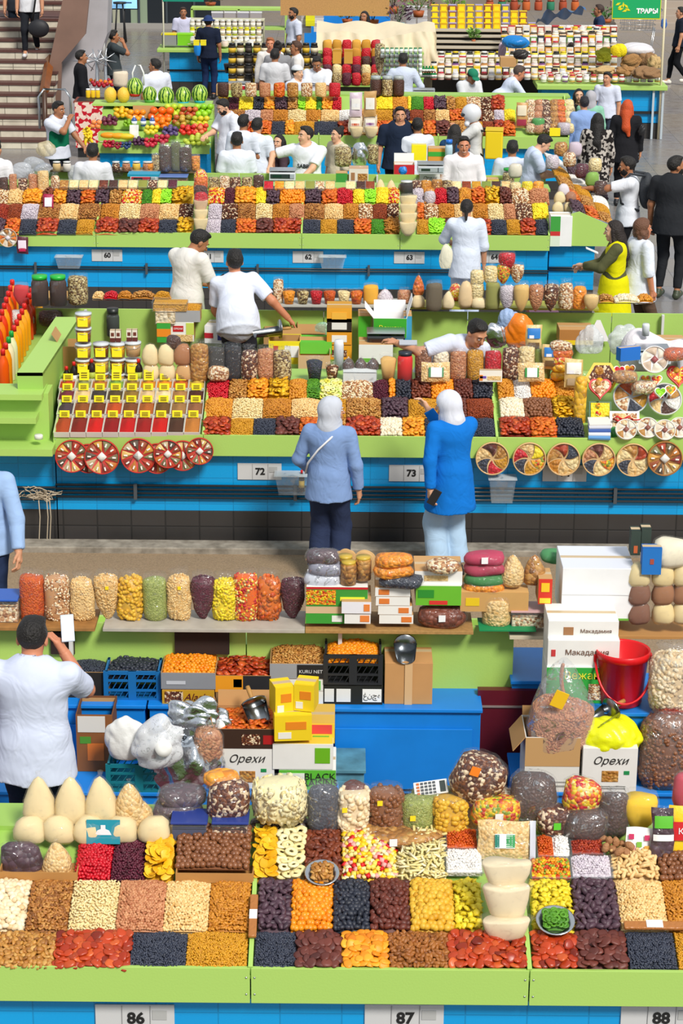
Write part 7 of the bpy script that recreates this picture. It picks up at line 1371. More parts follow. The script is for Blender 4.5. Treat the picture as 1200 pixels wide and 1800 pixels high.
for i in range(30): x,y = 932+(i % 6)*13.5+random.uniform(-2,2),182+(i//6)*10.5; bag(x,y+10,19,17,['lightmix','pink','darkmix','walnut','apror','cashew'][i % 6],f'small clear bag of nuts, {ORD[i//6]} row back, {ORD[i % 6]} across, fourth counter end','lie',Y=RD.Yf+.9-(y-178)*.017,group='bags piled at the fourth counter end')
for i,(x,y) in enumerate(((945,228),(990,236))): jar(x,y,24,24,'#4c9c4c' if i == 0 else 'lilac',f'clear tub at the right front of the fourth counter, {["green leaves","pale nuts"][i]}',lid=None,Z='D')
tag(MB().box((0,0,0),(.17,.01,.13)).build('price_card',YEL,loc=RD.at(975,232,.1)),'yellow price card on the fourth counter, right end','card')
scale(745,172,38,'white electronic scale with red display, behind the navy man',Z=1.35,panel='#c83c6c',body='#dcdce8'); scale(420,160,38,'scale with red display among bags, upper left',Z=1.4,panel='#c81c34',body='#d8d8dc'); carton(398,168,36,18,'brown carton left of the upper left scale',Z=1.4,dep=.2)
# D stall background wares: black-lidded buckets, bottles, jars on a stepped rack
def rack(x0,x1,y0,y1,Z0,Z1,n,label,m=GREEND,dep=.3):
    """stepped shelf; returns list of (ypx, Z, Y)"""
    a = onZ(x0,y0,Z0); b = onZ(x1,y0,Z0); t = thing('stepped_rack',label,'rack',((a[0]+b[0])/2,a[1],0)); o = []
    for i in range(n):
        y = y0+(y1-y0)*i/max(1,n-1); p = onY((x0+x1)/2,y,a[1]+.1+dep*i); Z = p[2]; o.append((y,Z)); W = (x1-x0)/ppm(p)
        MB().box((0,p[1]-a[1]+.12,Z-.012),(W,dep+.06,.024)).build('shelf',m,t)
        for sx in (-.49,.49): MB().box((sx*W,p[1]-a[1]+.2,Z/2),(.03,.03,Z-.03)).build('post',m,t)
    MB().box((0,p[1]-a[1]+.3,Z/2),(W-.1,.02,Z)).build('back_cloth',mat('#5c5650',.8),t)
    return o
R1Y = onZ(400,150,1.0)[1]+.9
WR = ['#f0ece4','#e8e0d0','#ecd8c8','#d8d4cc']
R1 = rack(400,560,150,96,1.0,1.75,4,'stepped rack of black-topped buckets behind the vendors, upper left',m=mat('#4c443c',.7)); 
for j,(y,Z) in enumerate(R1): line(11,408,552,y,13,20,['#241c18','#5a4418','#1c1816','#6c5420'],'#18181a','small_bucket','bucket',f'small black-lidded bucket with gold label on {ORD[j]} rack step',Z=Z,lab=['#d8b02c','#e0d4b4','#3a3028'])
for i,(x,y) in enumerate(((424,108),(403,128))): p = onY(x,y,R1Y); t = thing('black_bucket',f'black bucket with gold ring emblem, {["upper","lower"][i]} left of the rack','bucket',p); MB().lathe([(.0001,0),(.08,0),(.11,.17),(.1,.175),(.0001,.17)],18).build('bucket_body',mat('#1c1a1a',.4),t); MB().lathe([(.03,0),(.045,0)],16,M=R3(math.pi/2),c=(0,-.105,.09)).build('ring_emblem',mat('#e0c01c',.5),t)
R2 = rack(560,745,150,92,1.0,1.8,5,'stepped rack of berries, tea and green jars below the beige tarpaulin')
for j,(y,Z) in enumerate(R2): line(6,575,660,y,17,24,[['walnut','seedmix','barberry','cranberry'],['barberry','cashew','cranberry'],['cranberry','choc','barberry'],['cranberry','#c88c2c'],['#d8a03c','#c8902c','cranberry']][j],None,'food_bag','bag',f'clear food bag on {ORD[j]} step under the tarpaulin',Z=Z,shape='bag',dep='sack')
for j in range(6): y = 134-j*8.2; line(9,672,738,y,7,9,['#d8e8dc','#b8d8c4'],'#0c7c3c','small_jar','jar',f'green-lidded white jar, {ORD[j]} row of the pyramid',Z=1.25+j*.1,lab='#f0f4f0')
line(6,742,764,136,7,10,['#0c7c3c'],'#d8302c','small_bottle','bottle','green bottle right of the jar pyramid, lower row',Z=1.2,shape='bottle',lab='#f0f0e8'); line(4,744,760,126,7,10,['#0c7c3c'],'#1c9c4c','small_bottle','bottle','green bottle right of the jar pyramid, upper row',Z=1.32,shape='bottle',lab='#f0f0e8')
# beige tarpaulin draped over a back rack
pa,pb_ = onZ(548,130,1.1),onZ(772,130,1.1); Yt_ = pa[1]+1.0; top = [onY(x,y,Yt_) for x,y in ((556,58),(600,53),(640,60),(668,72),(700,60),(740,54),(764,56))]
def tarp(u,v):
    i = u*6; k = min(5,int(i)); f_ = i-k; tp = top[k]*(1-f_)+top[k+1]*f_; x = tp[0]+(u-.5)*.25*v; z = tp[2]-v*(tp[2]-1.0)*(1.0 if True else 1); return np.array([x+.02*math.sin(v*9+u*20),Yt_-.08-.28*math.sin(min(1,v*1.3)*1.57)+.05*math.sin(u*34+v*3)+.03*math.sin(u*61-v*5),z])
mb = MB().grid(tarp,60,24).grid(lambda u,v: tarp(1-u,0)*(1-v)+np.array([tarp(1-u,0)[0],Yt_+.7,1.9+.03*math.sin(u*20)])*v,60,8); tag(mb.build('tarpaulin',cloth('#dccdb0',bs=3)),'large beige tarpaulin draped over a rack, top centre','tarpaulin')
line(2,592,612,112,15,24,['#d8a03c','#d0983c'],'#c8902c','paper_pouch','pouch','yellow kraft pouch standing before the tarpaulin',Z=1.75,shape='box'); bag(667,134,18,62,'seedmix','tall slim clear bag of dried flowers before the tarpaulin','taper',Z=1.3)
# ---- left far counter (blue) and its wares
a,b = onZ(276,86,1.0),onZ(452,86,1.0); t = thing('market_counter','blue far counter with pale green top, behind the watermelons','counter',((a[0]+b[0])/2,a[1],0)); W = b[0]-a[0]
MB().box((0,.4,.97),(W,.9,.07)).build('counter_top',GREEN,t,bevel=.01); MB().box((.1,.45,.62),(W-.3,.7,.62)).build('tiled_front',BLUE,t); MB().box((.1,.45,.15),(W-.3,.7,.3)).build('plinth',BLACKT,t); MB().tube([(-W/2+.2,.08,.55),(W/2-.1,.08,.55)],.02,6).build('pipe',DK,t); pl = MB().box((-.1,.08,.8),(.16,.012,.13)).build('number_plate',mat('#d8d8d8'),t)
line(2,297,325,80,26,20,['#8c8c90','#7cc81c'],['#e8d81c','#8cdc1c'],'food_box','box','clear box with bright lid on the far left counter',Z=1.05,shape='box'); line(5,350,440,82,12,12,WR,'#f0f0ee','small_jar','jar','white-lidded jar on the far left counter front',Z=1.05)
R3_ = rack(330,460,76,34,1.1,2.3,4,'stepped rack of jars on the far left counter',m=mat('#c8c4a8',.7),dep=.35)
for j,(y,Z) in enumerate(R3_[:3]): line(12,338,455,y,9,[12,14,13][j],[['#e8e4dc','#c8a86c','#d8d0c0'],['#d8c81c','#a8b820','#c8b090'],['#c8c0b4','#a89c90']][j],['#e8e8e4','#d8d81c','#f0f0ec'][j],'small_jar','jar',f'small jar on {ORD[j]} step of the far left rack',Z=Z,lab='#f0ece0')
line(4,382,450,47,20,26,['#9c98a0','#a8a0a0'],'#e0e0e4','storage_tub','tub','clear storage tub inside the pale green far shelf',Y=51.1,shape='box')
a = onZ(420,50,1.9); a = onY(420,50,51.2); t = thing('green_shelf','pale green open shelf unit at the top, left of centre','shelf',(a[0],a[1],0)); zt_ = onY(420,16,51.2)[2]; zl_ = onY(420,50,51.2)[2]; MB().box((0,.2,zt_),(2.2,.5,.05)).build('top_board',GREEN,t); MB().box((0,.2,zl_),(2.2,.5,.05)).build('lower_board',GREEN,t)
for s in (-1.08,0,1.08): MB().box((s,.2,zt_/2),(.05,.5,zt_)).build('upright',GREEN,t)
for j in range(4):
    line(2,345,357,80-j*0,10,0+9,['#f0e020'],'#f0d81c','yellow_tub','tub',f'yellow tub beside the blue-hatted shopper, layer {ORD[j]}',Z=1.15+j*.16,shape='box') if j < 2 else None
# white stacked containers, top centre
for k,(x,n_,yb_) in enumerate(((538,5,58),(560,6,56),(722,6,58),(742,6,58))): 
    for j in range(n_): mini(x,yb_-j*7.6,17,8.4,['#d8d4d8','#b8b0b4'][j % 2],'#eceef2','food_container',f'white stacked food container, {ORD[j]} up, {ORD[k]} stack from the left','container','white stacked containers',Y=onZ(x,yb_,1.2)[1],shape='box')
for j in range(2): mini(545,46-j*10,16,10,'#f0ec1c','#f8f420','yellow_box',f'bright yellow box on the white stack, {["lower","upper"][j]}','box',None,Y=onZ(538,58,1.2)[1]-.15,shape='box')
R4 = rack(566,712,66,52,1.3,1.6,2,'low rack with white cards and jars above the tarpaulin'); line(7,575,668,54,11,9,['#f0f0f0'],'#f4f4f4','white_box','box','small white box in the row above the tarpaulin',Z=1.6,shape='box'); line(7,640,706,66,8,11,['#e0a43c','#a8643c','#e8d8b0'],'#e8e0d0','small_jar','jar','small amber jar between the plants and tarpaulin',Z=1.45)
a = onZ(610,44,1.0); t = thing('blue_counter','blue far counter below the wooden beam, top centre','counter',(a[0],a[1],0)); MB().box((0,.3,.7),(2.0,.6,1.4)).build('counter_body',BLUEP,t); carton(600,24,100,10,'low black tray with goods on the blue far counter',Y=a[1]+.1,front='#3c2c28',dep=.2)
t = thing('wooden_beam','long light wooden sign beam at the top centre','beam',onZ(580,12,1.9)); MB().box((.1,.3,.0),(2.3,.1,.42)).build('beam_board',mat('#c8965a',.6,noise=.3),t); MB().box((.1,.3,.34),(2.2,.06,.22)).build('white_strip',mat('#d8dcd8'),t)
# plants
def plant(x,y,w_,h_,c,label,Z,pot='#a8502c',leaf=1.,n=150,Y=None):
    p = place(x,y,Z,Y); r = w_/ppm(p)/2; h = vpx(p,h_); t = thing('potted_plant',label,'plant',p); pr = min(.13,r*.5)
    MB().lathe([(.0001,0),(pr*.75,0),(pr,h*.25),(pr*.9,h*.25),(.0001,h*.24)],16).build('pot',mat(pot,.6),t); mb = MB(); rng = np.random.RandomState(int(x))
    for i in range(n):
        a = rng.rand()*6.28; e = rng.rand()**.6; q = np.array([r*e*math.cos(a),r*e*math.sin(a)*.8,h*(.35+.65*rng.rand()*(1-.3*e))]); L = (.05+.06*rng.rand())*leaf; d = np.array([math.cos(a),math.sin(a),.5]); d /= np.linalg.norm(d); s = np.cross(d,rng.randn(3)); s /= np.linalg.norm(s); mb.add([q,q+d*L*.5+s*L*.22,q+d*L,q+d*L*.5-s*L*.22],[(0,1,2,3)])
    mb.build('foliage',vmat(c,.6),t); mb = MB()
    for i in range(7): a = i*.9; mb.tube([(0,0,h*.2),(r*.3*math.cos(a),r*.3*math.sin(a),h*.55),(r*.6*math.cos(a),r*.6*math.sin(a),h*.85)],.006,4)
    mb.build('stems',mat('#4c6c2c',.7),t); return t
PL = [(655,50,60,60,['#2c6c1c','#5c9c3c','#3c7c2c'],'large green potted plant left of the purple one'),(700,52,44,46,['#4c2c44','#6c4460','#3c2438'],'purple-leaved plant in a pale blue pot'),(735,30,60,44,['#2c7c2c','#6cac3c','#c82c4c'],'green plant with pink flowers, top centre'),(690,24,50,50,['#9c2c6c','#5c8c3c','#c83c7c'],'magenta flowering plant, top centre'),(795,22,40,40,['#5c9c2c','#8cbc4c'],'light green grassy plant above the yellow tubs'),(832,76,14,26,['#6c9c4c','#8cb45c'],'little green herb bunch beside the yellow packs'),(905,16,40,30,['#3c7c2c','#5c8c3c'],'green plant in a terracotta pot, top right'),(1065,40,44,26,['#2c6c2c','#4c8c3c'],'dark green bushy plant beside the green sign'),(610,40,40,26,['#5c8c2c','#8c9c3c'],'small green plant tray on the blue counter'),(370,10,50,24,['#6c5c3c','#8c7c4c'],'dry brown plant bunch, top left of centre')]
for i,(x,y,w_,h_,c,l) in enumerate(PL): plant(x,y,w_,h_,c,l,1.4 if y > 30 else 1.6,pot='#7cc0c8' if i == 1 else '#b05828')
line(8,860,1010,18,14,18,['#b8502c','#2c7c5c','#a84828','#c8642c'],'#8c3c20','flower_pot','pot','terracotta or green flower pot in the top right row',Z=1.6)
# yellow-lid containers, right of tarpaulin
for r_,(y,n_) in enumerate(((72,12),(62,12),(52,12),(42,11),(31,11),(20,9))):
    line(n_,764,764+(n_-1)*15.5,y,13,11.5,['#7c6c70','#c89820','#8c4c3c','#e0b020'],['#f0cc10','#e8c418','#b0a8d0'],'spice_tub','tub',f'square tub with yellow label, {ORD[r_]} row up right of the tarpaulin',Y=onZ(850,72,1.3)[1]+.12*r_,shape='box',lab='#f4d410')
a = onZ(820,88,1.0); t = thing('market_counter','short pale green counter end below the yellow tubs','counter',(a[0],a[1],0)); MB().box((0,.4,.98),(1.15,.8,.07)).build('counter_top',GREEN,t); MB().box((0,.42,.55),(1.1,.7,.8)).build('tiled_front',BLUE,t)
line(8,772,828,82,9,18,['#d8b020','#e0a818','#e8c030','#3a3838'],['#f0d01c','#f0d01c','#e8c41c'],'spice_packet','packet','yellow spice packet on the short far counter',Z=1.06,shape='box',lab='#f0d828')
mb = MB(); pa = [onZ(940,45,1.5),onZ(1022,22,1.7),onZ(1030,14,1.9),onZ(955,22,1.9)]; mb.grid(lambda u,v: (pa[0]*(1-u)+pa[1]*u)*(1-v)+(pa[3]*(1-u)+pa[2]*u)*v+np.array([0,.05*math.sin(u*23),.06*math.sin(u*17+v*6)]),30,10); tag(mb.build('blue_tarp',mat('#0c6cb0',.4,bump=.5,bscale=5)),'shiny blue tarpaulin sheet at the top right','tarpaulin')
YE = onZ(948,150,1.0)[1]; FC = [['#e8e0e0','#b87c3c','#e8d8dc','#7c4c8c','#e0b060','#a83c3c'],['#b84c3c','#e8c8c0','#6c3c2c','#d8d8dc','#e8c070'],['#3c4c5c','#c82c3c','#e8a83c','#e0e0e0','#6c9c4c'],['#e0c41c','#f0ece0','#c8882c','#e8d84c'],['#c8b050','#f0e8d8','#8c7c4c'],['#e8c830','#3c3830','#f0e0a0'],['#5c5040','#f0ecd8'],['#d0c8c0','#b0a090'],['#e8dc50','#3c3c34']]
for r_ in range(10):
    yy = 140-r_*9; line(26 if r_ < 5 else 16,762 if r_ < 5 else 886,1078,yy,11.5,13.5,FC[(r_*4+1) % 9],[['#f4f0f0','#c83040','#f0e8e0'],['#e8c81c','#f0f0ec','#2c2c2c'],['#1c1c1c','#e8e4e0','#f0e0d0']][r_ % 3],'preserve_jar','jar',f'little labelled jar, {ORD[r_]} packed row, far right rack',Y=YE+.3+(146-yy)*.032,lab=['#e8e0d0','#f2eeea','#f0c8a0'][r_ % 3],shape=['jar','box'][r_ % 2])
crumple(905,84,46,24,'#0c7cc8','inflated bright blue plastic bag above the brown cap man',Z=1.7,m=mat('#0c7cc8',.3,bump=.4)); crumple(915,104,26,18,'#2c2824','black crumpled bag under the blue bag',Z=1.6,m=mat('#2a2624',.4)); crumple(882,100,14,26,'#b098a8','mauve sack left of the black bag',Z=1.5)
carton(893,118,28,16,'brown carton under the black bag',Z=1.4,dep=.3)
# E counter right with jars
a,b = onZ(948,150,1.0),onZ(1166,150,1.0); YE = a[1]; t = thing('market_counter','far right blue counter with pale green top, full of jars','counter',((a[0]+b[0])/2,YE,0)); W = b[0]-a[0]
MB().box((0,.45,.97),(W+.1,1.0,.09)).build('counter_top',GREEN,t,bevel=.01); MB().box((0,.5,.60),(W-.1,.8,.62)).build('tiled_front',BLUE,t); MB().box((0,.5,.15),(W-.1,.8,.3)).build('plinth',BLACKT,t); MB().box((0,.06,.5),(W-.1,.03,.05)).build('pipe',DK,t)
for s in (W/2-.02,W/2-.2): MB().box((s,.02,.48),(.04,.04,.95)).build('leg',mat('#b8c4cc'),t)
for r_,(y,x0,x1,n_,Z) in enumerate(((144,955,1155,17,1.05),(134,950,1150,17,1.12),(60,985,1060,7,0))):
    line(n_,x0,x1,y,10.5,13,FC[r_ % 9],[['#f4f0f0','#c83040','#f0e8e0'],['#1c1c1c','#e8e4e0'],['#e8c81c','#f0f0ec']][r_ % 3],'preserve_jar','jar',f'small preserve jar, {ORD[r_]} file of the far right displays',Y=YE+.12+(146-y)*.032,lab=['#f2eeea','#e8e0d0','#f0d8b0'][r_ % 3])
rack(755,1075,134,54,1.0,1.6,9,'stepped pale rack beneath the far right jars',m=mat('#b8ac98',.7),dep=.32); a = onZ(1020,70,1.5)
for i,(x,y,c,l) in enumerate(((1060,108,'#9c9c14','olive wreath'),(1087,100,'#f0d810','bright yellow bouquet'))): crumple(x,y,26,26,c,f'{l} on the far right counter',Z=1.35,m=mat(c,.8,bump=.9,bscale=40),amp=.2)
crumple(1120,100,60,26,'#dcd8dc','white plastic sheet heap behind the brown baskets',Z=1.3); 
for i,(x,y,w_,h_) in enumerate(((1108,118,34,24),(1138,116,34,26),(1060,132,40,16),(1100,134,36,20),(1135,138,44,22),(1150,120,22,24))): crumple(x,y,w_,h_,['#a87c4c','#94704c','#c8a874','#b08c68','#a88458','#9c7448'][i],f'brown bundle of dried herbs at the far counter end, {ORD[i]}',Z=1.15,m=mat(['#a87c4c','#94704c','#c8a874'][i % 3],.9,bump=1,bscale=50),amp=.3)
t = thing('shopping_cart','metal wire shopping cart at the top right','cart',onZ(1118,92,0)); mb = MB()
for i in range(9): mb.tube([(-.35+i*.09,0,.55),(-.4+i*.1,0,.95)],.006,4).tube([(-.35+i*.09,.45,.55),(-.4+i*.1,.45,.95)],.006,4)
for z in (.55,.68,.8,.95): mb.tube([(-.4,0,z),(.45,0,z),(.45,.45,z),(-.4,.45,z),(-.4,0,z)],.008,4)
mb.build('wire_basket',STEEL,t); MB().tube([(.4,.0,.9),(.6,.0,1.05),(.6,.45,1.05),(.4,.45,.9)],.016,6).build('push_handle',STEEL,t); MB().tube([(-.3,.1,.1),(.4,.1,.12),(.45,.1,.6)],.014,5).tube([(-.3,.35,.1),(.4,.35,.12),(.45,.35,.6)],.014,5).build('frame',STEEL,t)
for i in range(4): MB().lathe([(.0001,-.015),(.05,-.015),(.05,.015),(.0001,.015)],12,M=R3(0,math.pi/2),c=((-.3,.35)[i % 2],(.1,.35)[i//2],.05)).build('wheel',DK,t)
# sign, posts, monitor
pS = onZ(1119,150,0); YS_ = onZ(1160,152,1.0)[1]+.1; c0,c1 = onY(1077,-14,YS_),onY(1160,34,YS_); W = c1[0]-c0[0]; Hs = c0[2]-c1[2]
t = thing('hanging_sign','green sign with yellow leaf emblem and white Cyrillic word','sign',((c0[0]+c1[0])/2,YS_,(c0[2]+c1[2])/2)); MB().box((0,0,0),(W,.04,Hs)).build('frame',mat('#d8dc20',.5),t); MB().box((0,-.022,0.01),(W*.97,.01,Hs*.94)).build('green_face',mat('#08a860',.5),t)
text(t,'ТРАВЫ',.115,'#ffffff',(.22*W,-.03,-.20*Hs),bold=.006)
for i,(dx,dz,a) in enumerate(((0,.04,0),(-.06,.01,.9),(.06,.02,-.8),(-.1,.06,1.1),(.09,-.04,-1.2),(-.05,-.03,1.4),(.04,-.06,-1.9))): MB().prism([(0,-.05),(.022,0),(0,.06),(-.022,0)],-.034,-.03,M=R3(0,a,0),c=(-.28*W+dx,0,-.03+dz)).build('leaf_emblem',mat('#e8dc18',.5),t)
q = onY(1161,152,YS_-.05); t = tag(MB().tube([(0,0,-q[2]),(0,0,2.3)],.022,8).build('post',mat('#e0d4b0',.5),loc=q),'slim cream post rising from the far right counter end','post')
q = onZ(288,84,1.0); tag(MB().tube([(0,0,-1),(0,0,2.2)],.018,8).build('post',mat('#d8d4c0',.5),loc=q+[0,-.05,0]),'slim cream post at the far left counter','post')
c0,c1 = onY(286,-12,q[1]-.05),onY(358,3,q[1]-.05); t = tag(MB().box((0,0,0),(c1[0]-c0[0],.05,c0[2]-c1[2])).build('hanging_sign',mat('#0c8c74',.5),loc=(c0+c1)/2),'bottom edge of a teal green hanging sign, top left of centre','sign')
c0,c1 = onY(193,-10,57),onY(241,15,57); t = thing('monitor','pale blue lit information screen at the top left','screen',(c0+c1)/2); MB().box((0,.03,0),(c1[0]-c0[0]+.06,.06,c0[2]-c1[2]+.06)).build('bezel',DK,t); MB().box((0,-.005,0),(c1[0]-c0[0],.01,c0[2]-c1[2])).build('lit_panel',mat('#8cc4f0',.4,emit=.7),t); MB().box((0,-.012,-.03),(.42,.004,.03)).build('text_line',mat('#14406c'),t); MB().tube([(0,.05,-.2),(0,.05,-1.4)],.03,6).build('stand',DK,t)
# ---- fruit stand
RFr = Row(258,186,1.3,'fruit stand'); a,b = xw(RFr,168,258),xw(RFr,368,258); t = thing('fruit_stand','stepped green fruit stand with watermelons on top, upper left','stand',((a+b)/2,RFr.Yf,0)); W = b-a
for i in range(4):
    y = RFr.Yf+i*.34; z = 1.0+(RFr.Zb-1)*i/3.4; MB().box((0,y-RFr.Yf+.17,z-.04),(W,.34,.06)).build('tier_shelf',GREEN,t); MB().box((0,y-RFr.Yf,z-.06),(W,.03,.14)).build('tier_front',GREEN,t)
MB().box((0,.6,.5),(W-.1,1.1,.85)).build('blue_base',BLUE,t); MB().box((0,1.36,RFr.Zb/2),(W,.04,RFr.Zb)).build('rear_panel',GREEND,t)
def fruit(x,y,n,rpx,c,desc,name,Z=None,spread=1.6,shp='ball',hi=True,up=.05,el=(1,1,.92)):
    c0 = RFr.at(x,y,up); r = rpx/ppm(c0)
    k_ = 0; lay = [(i,j) for i in range(-3,4) for j in range(-2,3)]; lay.sort(key=lambda q: q[0]**2+2*q[1]**2)
    for i in range(n):
        if i < n*2//3: q = lay[i]; d = np.array([q[0]*1.9*r+(q[1] % 2)*r*.9,q[1]*1.6*r,q[1]*.5*r])
        else: q = lay[i-n*2//3]; d = np.array([q[0]*1.9*r+r*.5,q[1]*1.6*r,r*1.4+q[1]*.5*r])
        V,F = I2; o = MB().add(V*r*el,F).build(name,mat(c[i % len(c)],.4),loc=c0+d); tag(o,f'{desc}, {ORD[i]}',name.replace('_',' '),desc)
FRU = [(212,200,14,4.5,['#f0c020','#e8b020'],'yellow cherry plum in the left yellow tray','plum'),(238,205,9,5.5,['#f08c14','#f0a020'],'orange apricot in the yellow tray centre','apricot'),(190,214,16,4.5,['#5c2038','#702c44'],'purple grape in the left grape box','grape'),(210,192,6,4,['#f0d41c'],'yellow lemon at the top left tray','lemon'),(281,205,7,7.5,['#f06a0c','#e8600c'],'large orange near the cardboard box','orange'),(283,218,10,5.5,['#f08410','#f07c0c'],'small orange mandarin below the large oranges','mandarin'),(303,196,9,6,['#b8d02c','#c8d83c'],'green apple on the upper right tier','apple'),(330,200,8,5.5,['#a83820','#c8642c'],'red brown pear on the upper right tier','pear'),(355,196,9,6,['#8cc81c','#a0d42c'],'bright green apple at the right edge tier','apple'),(318,214,10,5.5,['#c8a03c','#b85c2c','#9c8c2c'],'yellow red pear in the middle right tier','pear'),(350,216,9,5.5,['#d8c828','#b8c02c'],'yellow pear at the right edge','pear'),(297,232,14,4.5,['#4c3c6c','#5c4878'],'blue purple plum in the middle row','plum'),(328,230,12,5,['#c01c20','#d83020'],'red nectarine in the middle row','nectarine'),(350,228,10,5,['#d84c28','#e87848'],'peach coloured nectarine at the right','nectarine'),(265,230,9,4.5,['#e8d428','#d8c83c'],'yellow pear in the middle row','pear'),(345,248,18,5,['#c8d04c','#b8c83c'],'pale green apple in the lower right box','apple'),(242,250,16,3.6,['#3c1c38','#4c2444'],'dark grape in the front box','grape'),(264,252,9,4.5,['#b81c34','#c82c40'],'red cherry in the front bowl','cherry'),(190,254,9,3.6,['#a80c28','#c01430'],'raspberry in the first front cup','raspberry'),(204,257,7,3.4,['#90102c'],'dark raspberry in the second front cup','raspberry'),(220,257,8,3.4,['#243c6c'],'blueberry in the third front cup','blueberry'),(225,218,14,3.2,['#7cac1c'],'green grape in the middle of the stand','grape'),(172,222,4,5,['#f08c4c'],'orange peach at the left tier','peach'),(282,247,8,5,['#b82c40'],'crimson nectarine in the second front bowl','nectarine')]
for (x,y,n_,r_,c,d,nm) in FRU: fruit(x,y,n_,r_,c,d,nm)
for i,(x,y) in enumerate(((190,238),(208,239),(222,240))): p = RFr.at(x,y,.07); V,F = I2; tag(MB().add(V*[.13,.055,.05],F).build('papaya',mat(['#f09410','#f0a014','#e8c020'][i],.5),loc=p),f'orange halved papaya on the lower tier, {["left","middle","right"][i]}','papaya')
for i in range(11): a_ = i*.19-1; p = RFr.at(150+i*1.8,236+(i % 4)*5,.1); o = MB().tube([(math.cos(q)*.11,0,math.sin(q)*.11) for q in np.linspace(.3,2.2,8)],[.008,.018,.022,.023,.023,.022,.016,.006],8).build('banana',mat('#f0cc14',.5),loc=p); o.rotation_euler = (a_,.6+a_*.4,i*.5); tag(o,f'yellow banana left of the fruit stand, {ORD[i]} from the left','banana','banana bunches')
for i,x in enumerate((236,252,268)): bottle(x,222,10,18,'#3c5ca0',f'small blue and white bottle in the middle of the fruit stand, {ORD[i]}',cap='#e8f0f8',Y=RFr.at(x,222)[1]-.05,lab='#e8ecf4')
carton(252,208,36,22,'open brown carton with clear wrap on the fruit stand',Y=RFr.at(252,206)[1],dep=.2,top='open',inner='#c8986c'); pack(236,242,16,22,'white handwritten card on the fruit stand','#f4f4f2',Y=RFr.at(236,240)[1]-.08,th=.01)
def wm(x,y,r_,label): 
    p = onY(x,y,RFr.Yf+1.2); r = r_/ppm(p); key = 'wm'
    if key not in MC:
        m,nt,b_ = newmat(key); L = nt.links; tc = nt.nodes.new('ShaderNodeTexCoord'); gr = nt.nodes.new('ShaderNodeTexWave'); sp = nt.nodes.new('ShaderNodeSeparateXYZ'); at = nt.nodes.new('ShaderNodeMath'); at.operation = 'ARCTAN2'; cb = nt.nodes.new('ShaderNodeCombineXYZ'); nz = nt.nodes.new('ShaderNodeTexNoise'); nz.inputs['Scale'].default_value = 14; ad = nt.nodes.new('ShaderNodeMath'); ad.operation = 'MULTIPLY_ADD'; ad.inputs[1].default_value = .6
        L.new(tc.outputs['Object'],sp.inputs[0]); L.new(sp.outputs[0],at.inputs[0]); L.new(sp.outputs[1],at.inputs[1]); L.new(tc.outputs['Object'],nz.inputs['Vector']); L.new(nz.outputs['Fac'],ad.inputs[0]); L.new(at.outputs[0],ad.inputs[2]); L.new(ad.outputs[0],cb.inputs[0]); L.new(cb.outputs[0],gr.inputs['Vector']); gr.inputs['Scale'].default_value = .62; rp = ramp(nt,['#1c4c14','#2c6c1c','#a8c84c','#b8d45c']); L.new(gr.outputs['Fac'],rp.inputs['Fac']); L.new(rp.outputs['Color'],b_.inputs['Base Color']); b_.inputs['Roughness'].default_value = .35
    V,F = ico(4); return tag(MB().add(V*[r,r,r*1.14],F).build('watermelon',MC[key],loc=p),label,'watermelon')
for i,(x,y,r_) in enumerate(((237,153,14.5),(263,166,12.5),(292,169,14.5),(322,168,13.5),(351,165,14.5))):
    wm(x,y,r_,f'striped green watermelon, {["largest and leftmost","second, smallest","third","fourth","rightmost"][i]} on the stand top'); p = onY(x,y+r_+2,RFr.Yf+1.2); tag(MB().lathe([(.0001,0),(.07,0),(.1,.05),(.09,.05),(.06,.01)],16).build('bowl',mat(['#b8141c','#4c9c3c','#4cac3c','#1ca0b8','#1ca0b8'][i],.4),loc=p),f'{["red","green","green","blue","blue"][i]} bowl under the {ORD[i]} watermelon','bowl')
for i,x in enumerate((194,217)): p = onY(x,167,RFr.Yf+1.15); r = 11.5/ppm(p); V,F = I2; tag(MB().add(V*[r,r,r*1.25],F).build('melon',mat('#ecc040',.5,bump=.4,bscale=60),loc=p),f'yellow melon on the stand top, {["left","right"][i]} of two','melon')
tag(MB().box((0,.1,0),(1.9,.5,.03)).build('shelf_board',GREEN,loc=onY(268,183,RFr.Yf+1.1)),'green top shelf of the fruit stand under the melons','shelf')
p = onY(244,150,RFr.Yf+1.6); tag(MB().tube([(-.09,0,0),(-.1,0,.2),(-.05,0,.32),(.03,0,.32),(.08,0,.2),(.08,0,0)],.014,6).build('basket_handle',WHITE,loc=p),'tall white basket handle behind the largest watermelon','handle')
# table with patterned cloth and juice press
p = onZ(156,178,1.0); t = thing('table','table draped with red zigzag-patterned cloth beside the fruit stand','table',p); MB().box((0,.3,-.02),(.55,.6,.03)).build('table_top',mat('#7c3c2c'),t); MB().box((0,0,-.42),(.5,.02,.8)).build('patterned_cloth',cloth('#c02030','#e8d0c0',16),t); MB().box((0,.3,-.5),(.45,.5,1.0)).build('table_body',DK,t)
p = onZ(165,150,1.0); t = thing('juice_press','chrome lever juice press with cross handles, upper left','juicer',p)
for k,dx in enumerate((-.15,.05,.2)):
    MB().lathe([(.09,0),(.09,.03),(.03,.05),(.025,.5),(.0001,.5)],14,c=(dx,k*.1,0)).build('press_column',STEEL,t)
    for q in range(4): a_ = q*.785+.3*k; MB().tube([(dx-.22*math.cos(a_),k*.1-.05,.45-.22*math.sin(a_)),(dx+.22*math.cos(a_),k*.1-.05,.45+.22*math.sin(a_))],.010,6).build('press_handle',STEEL,t)
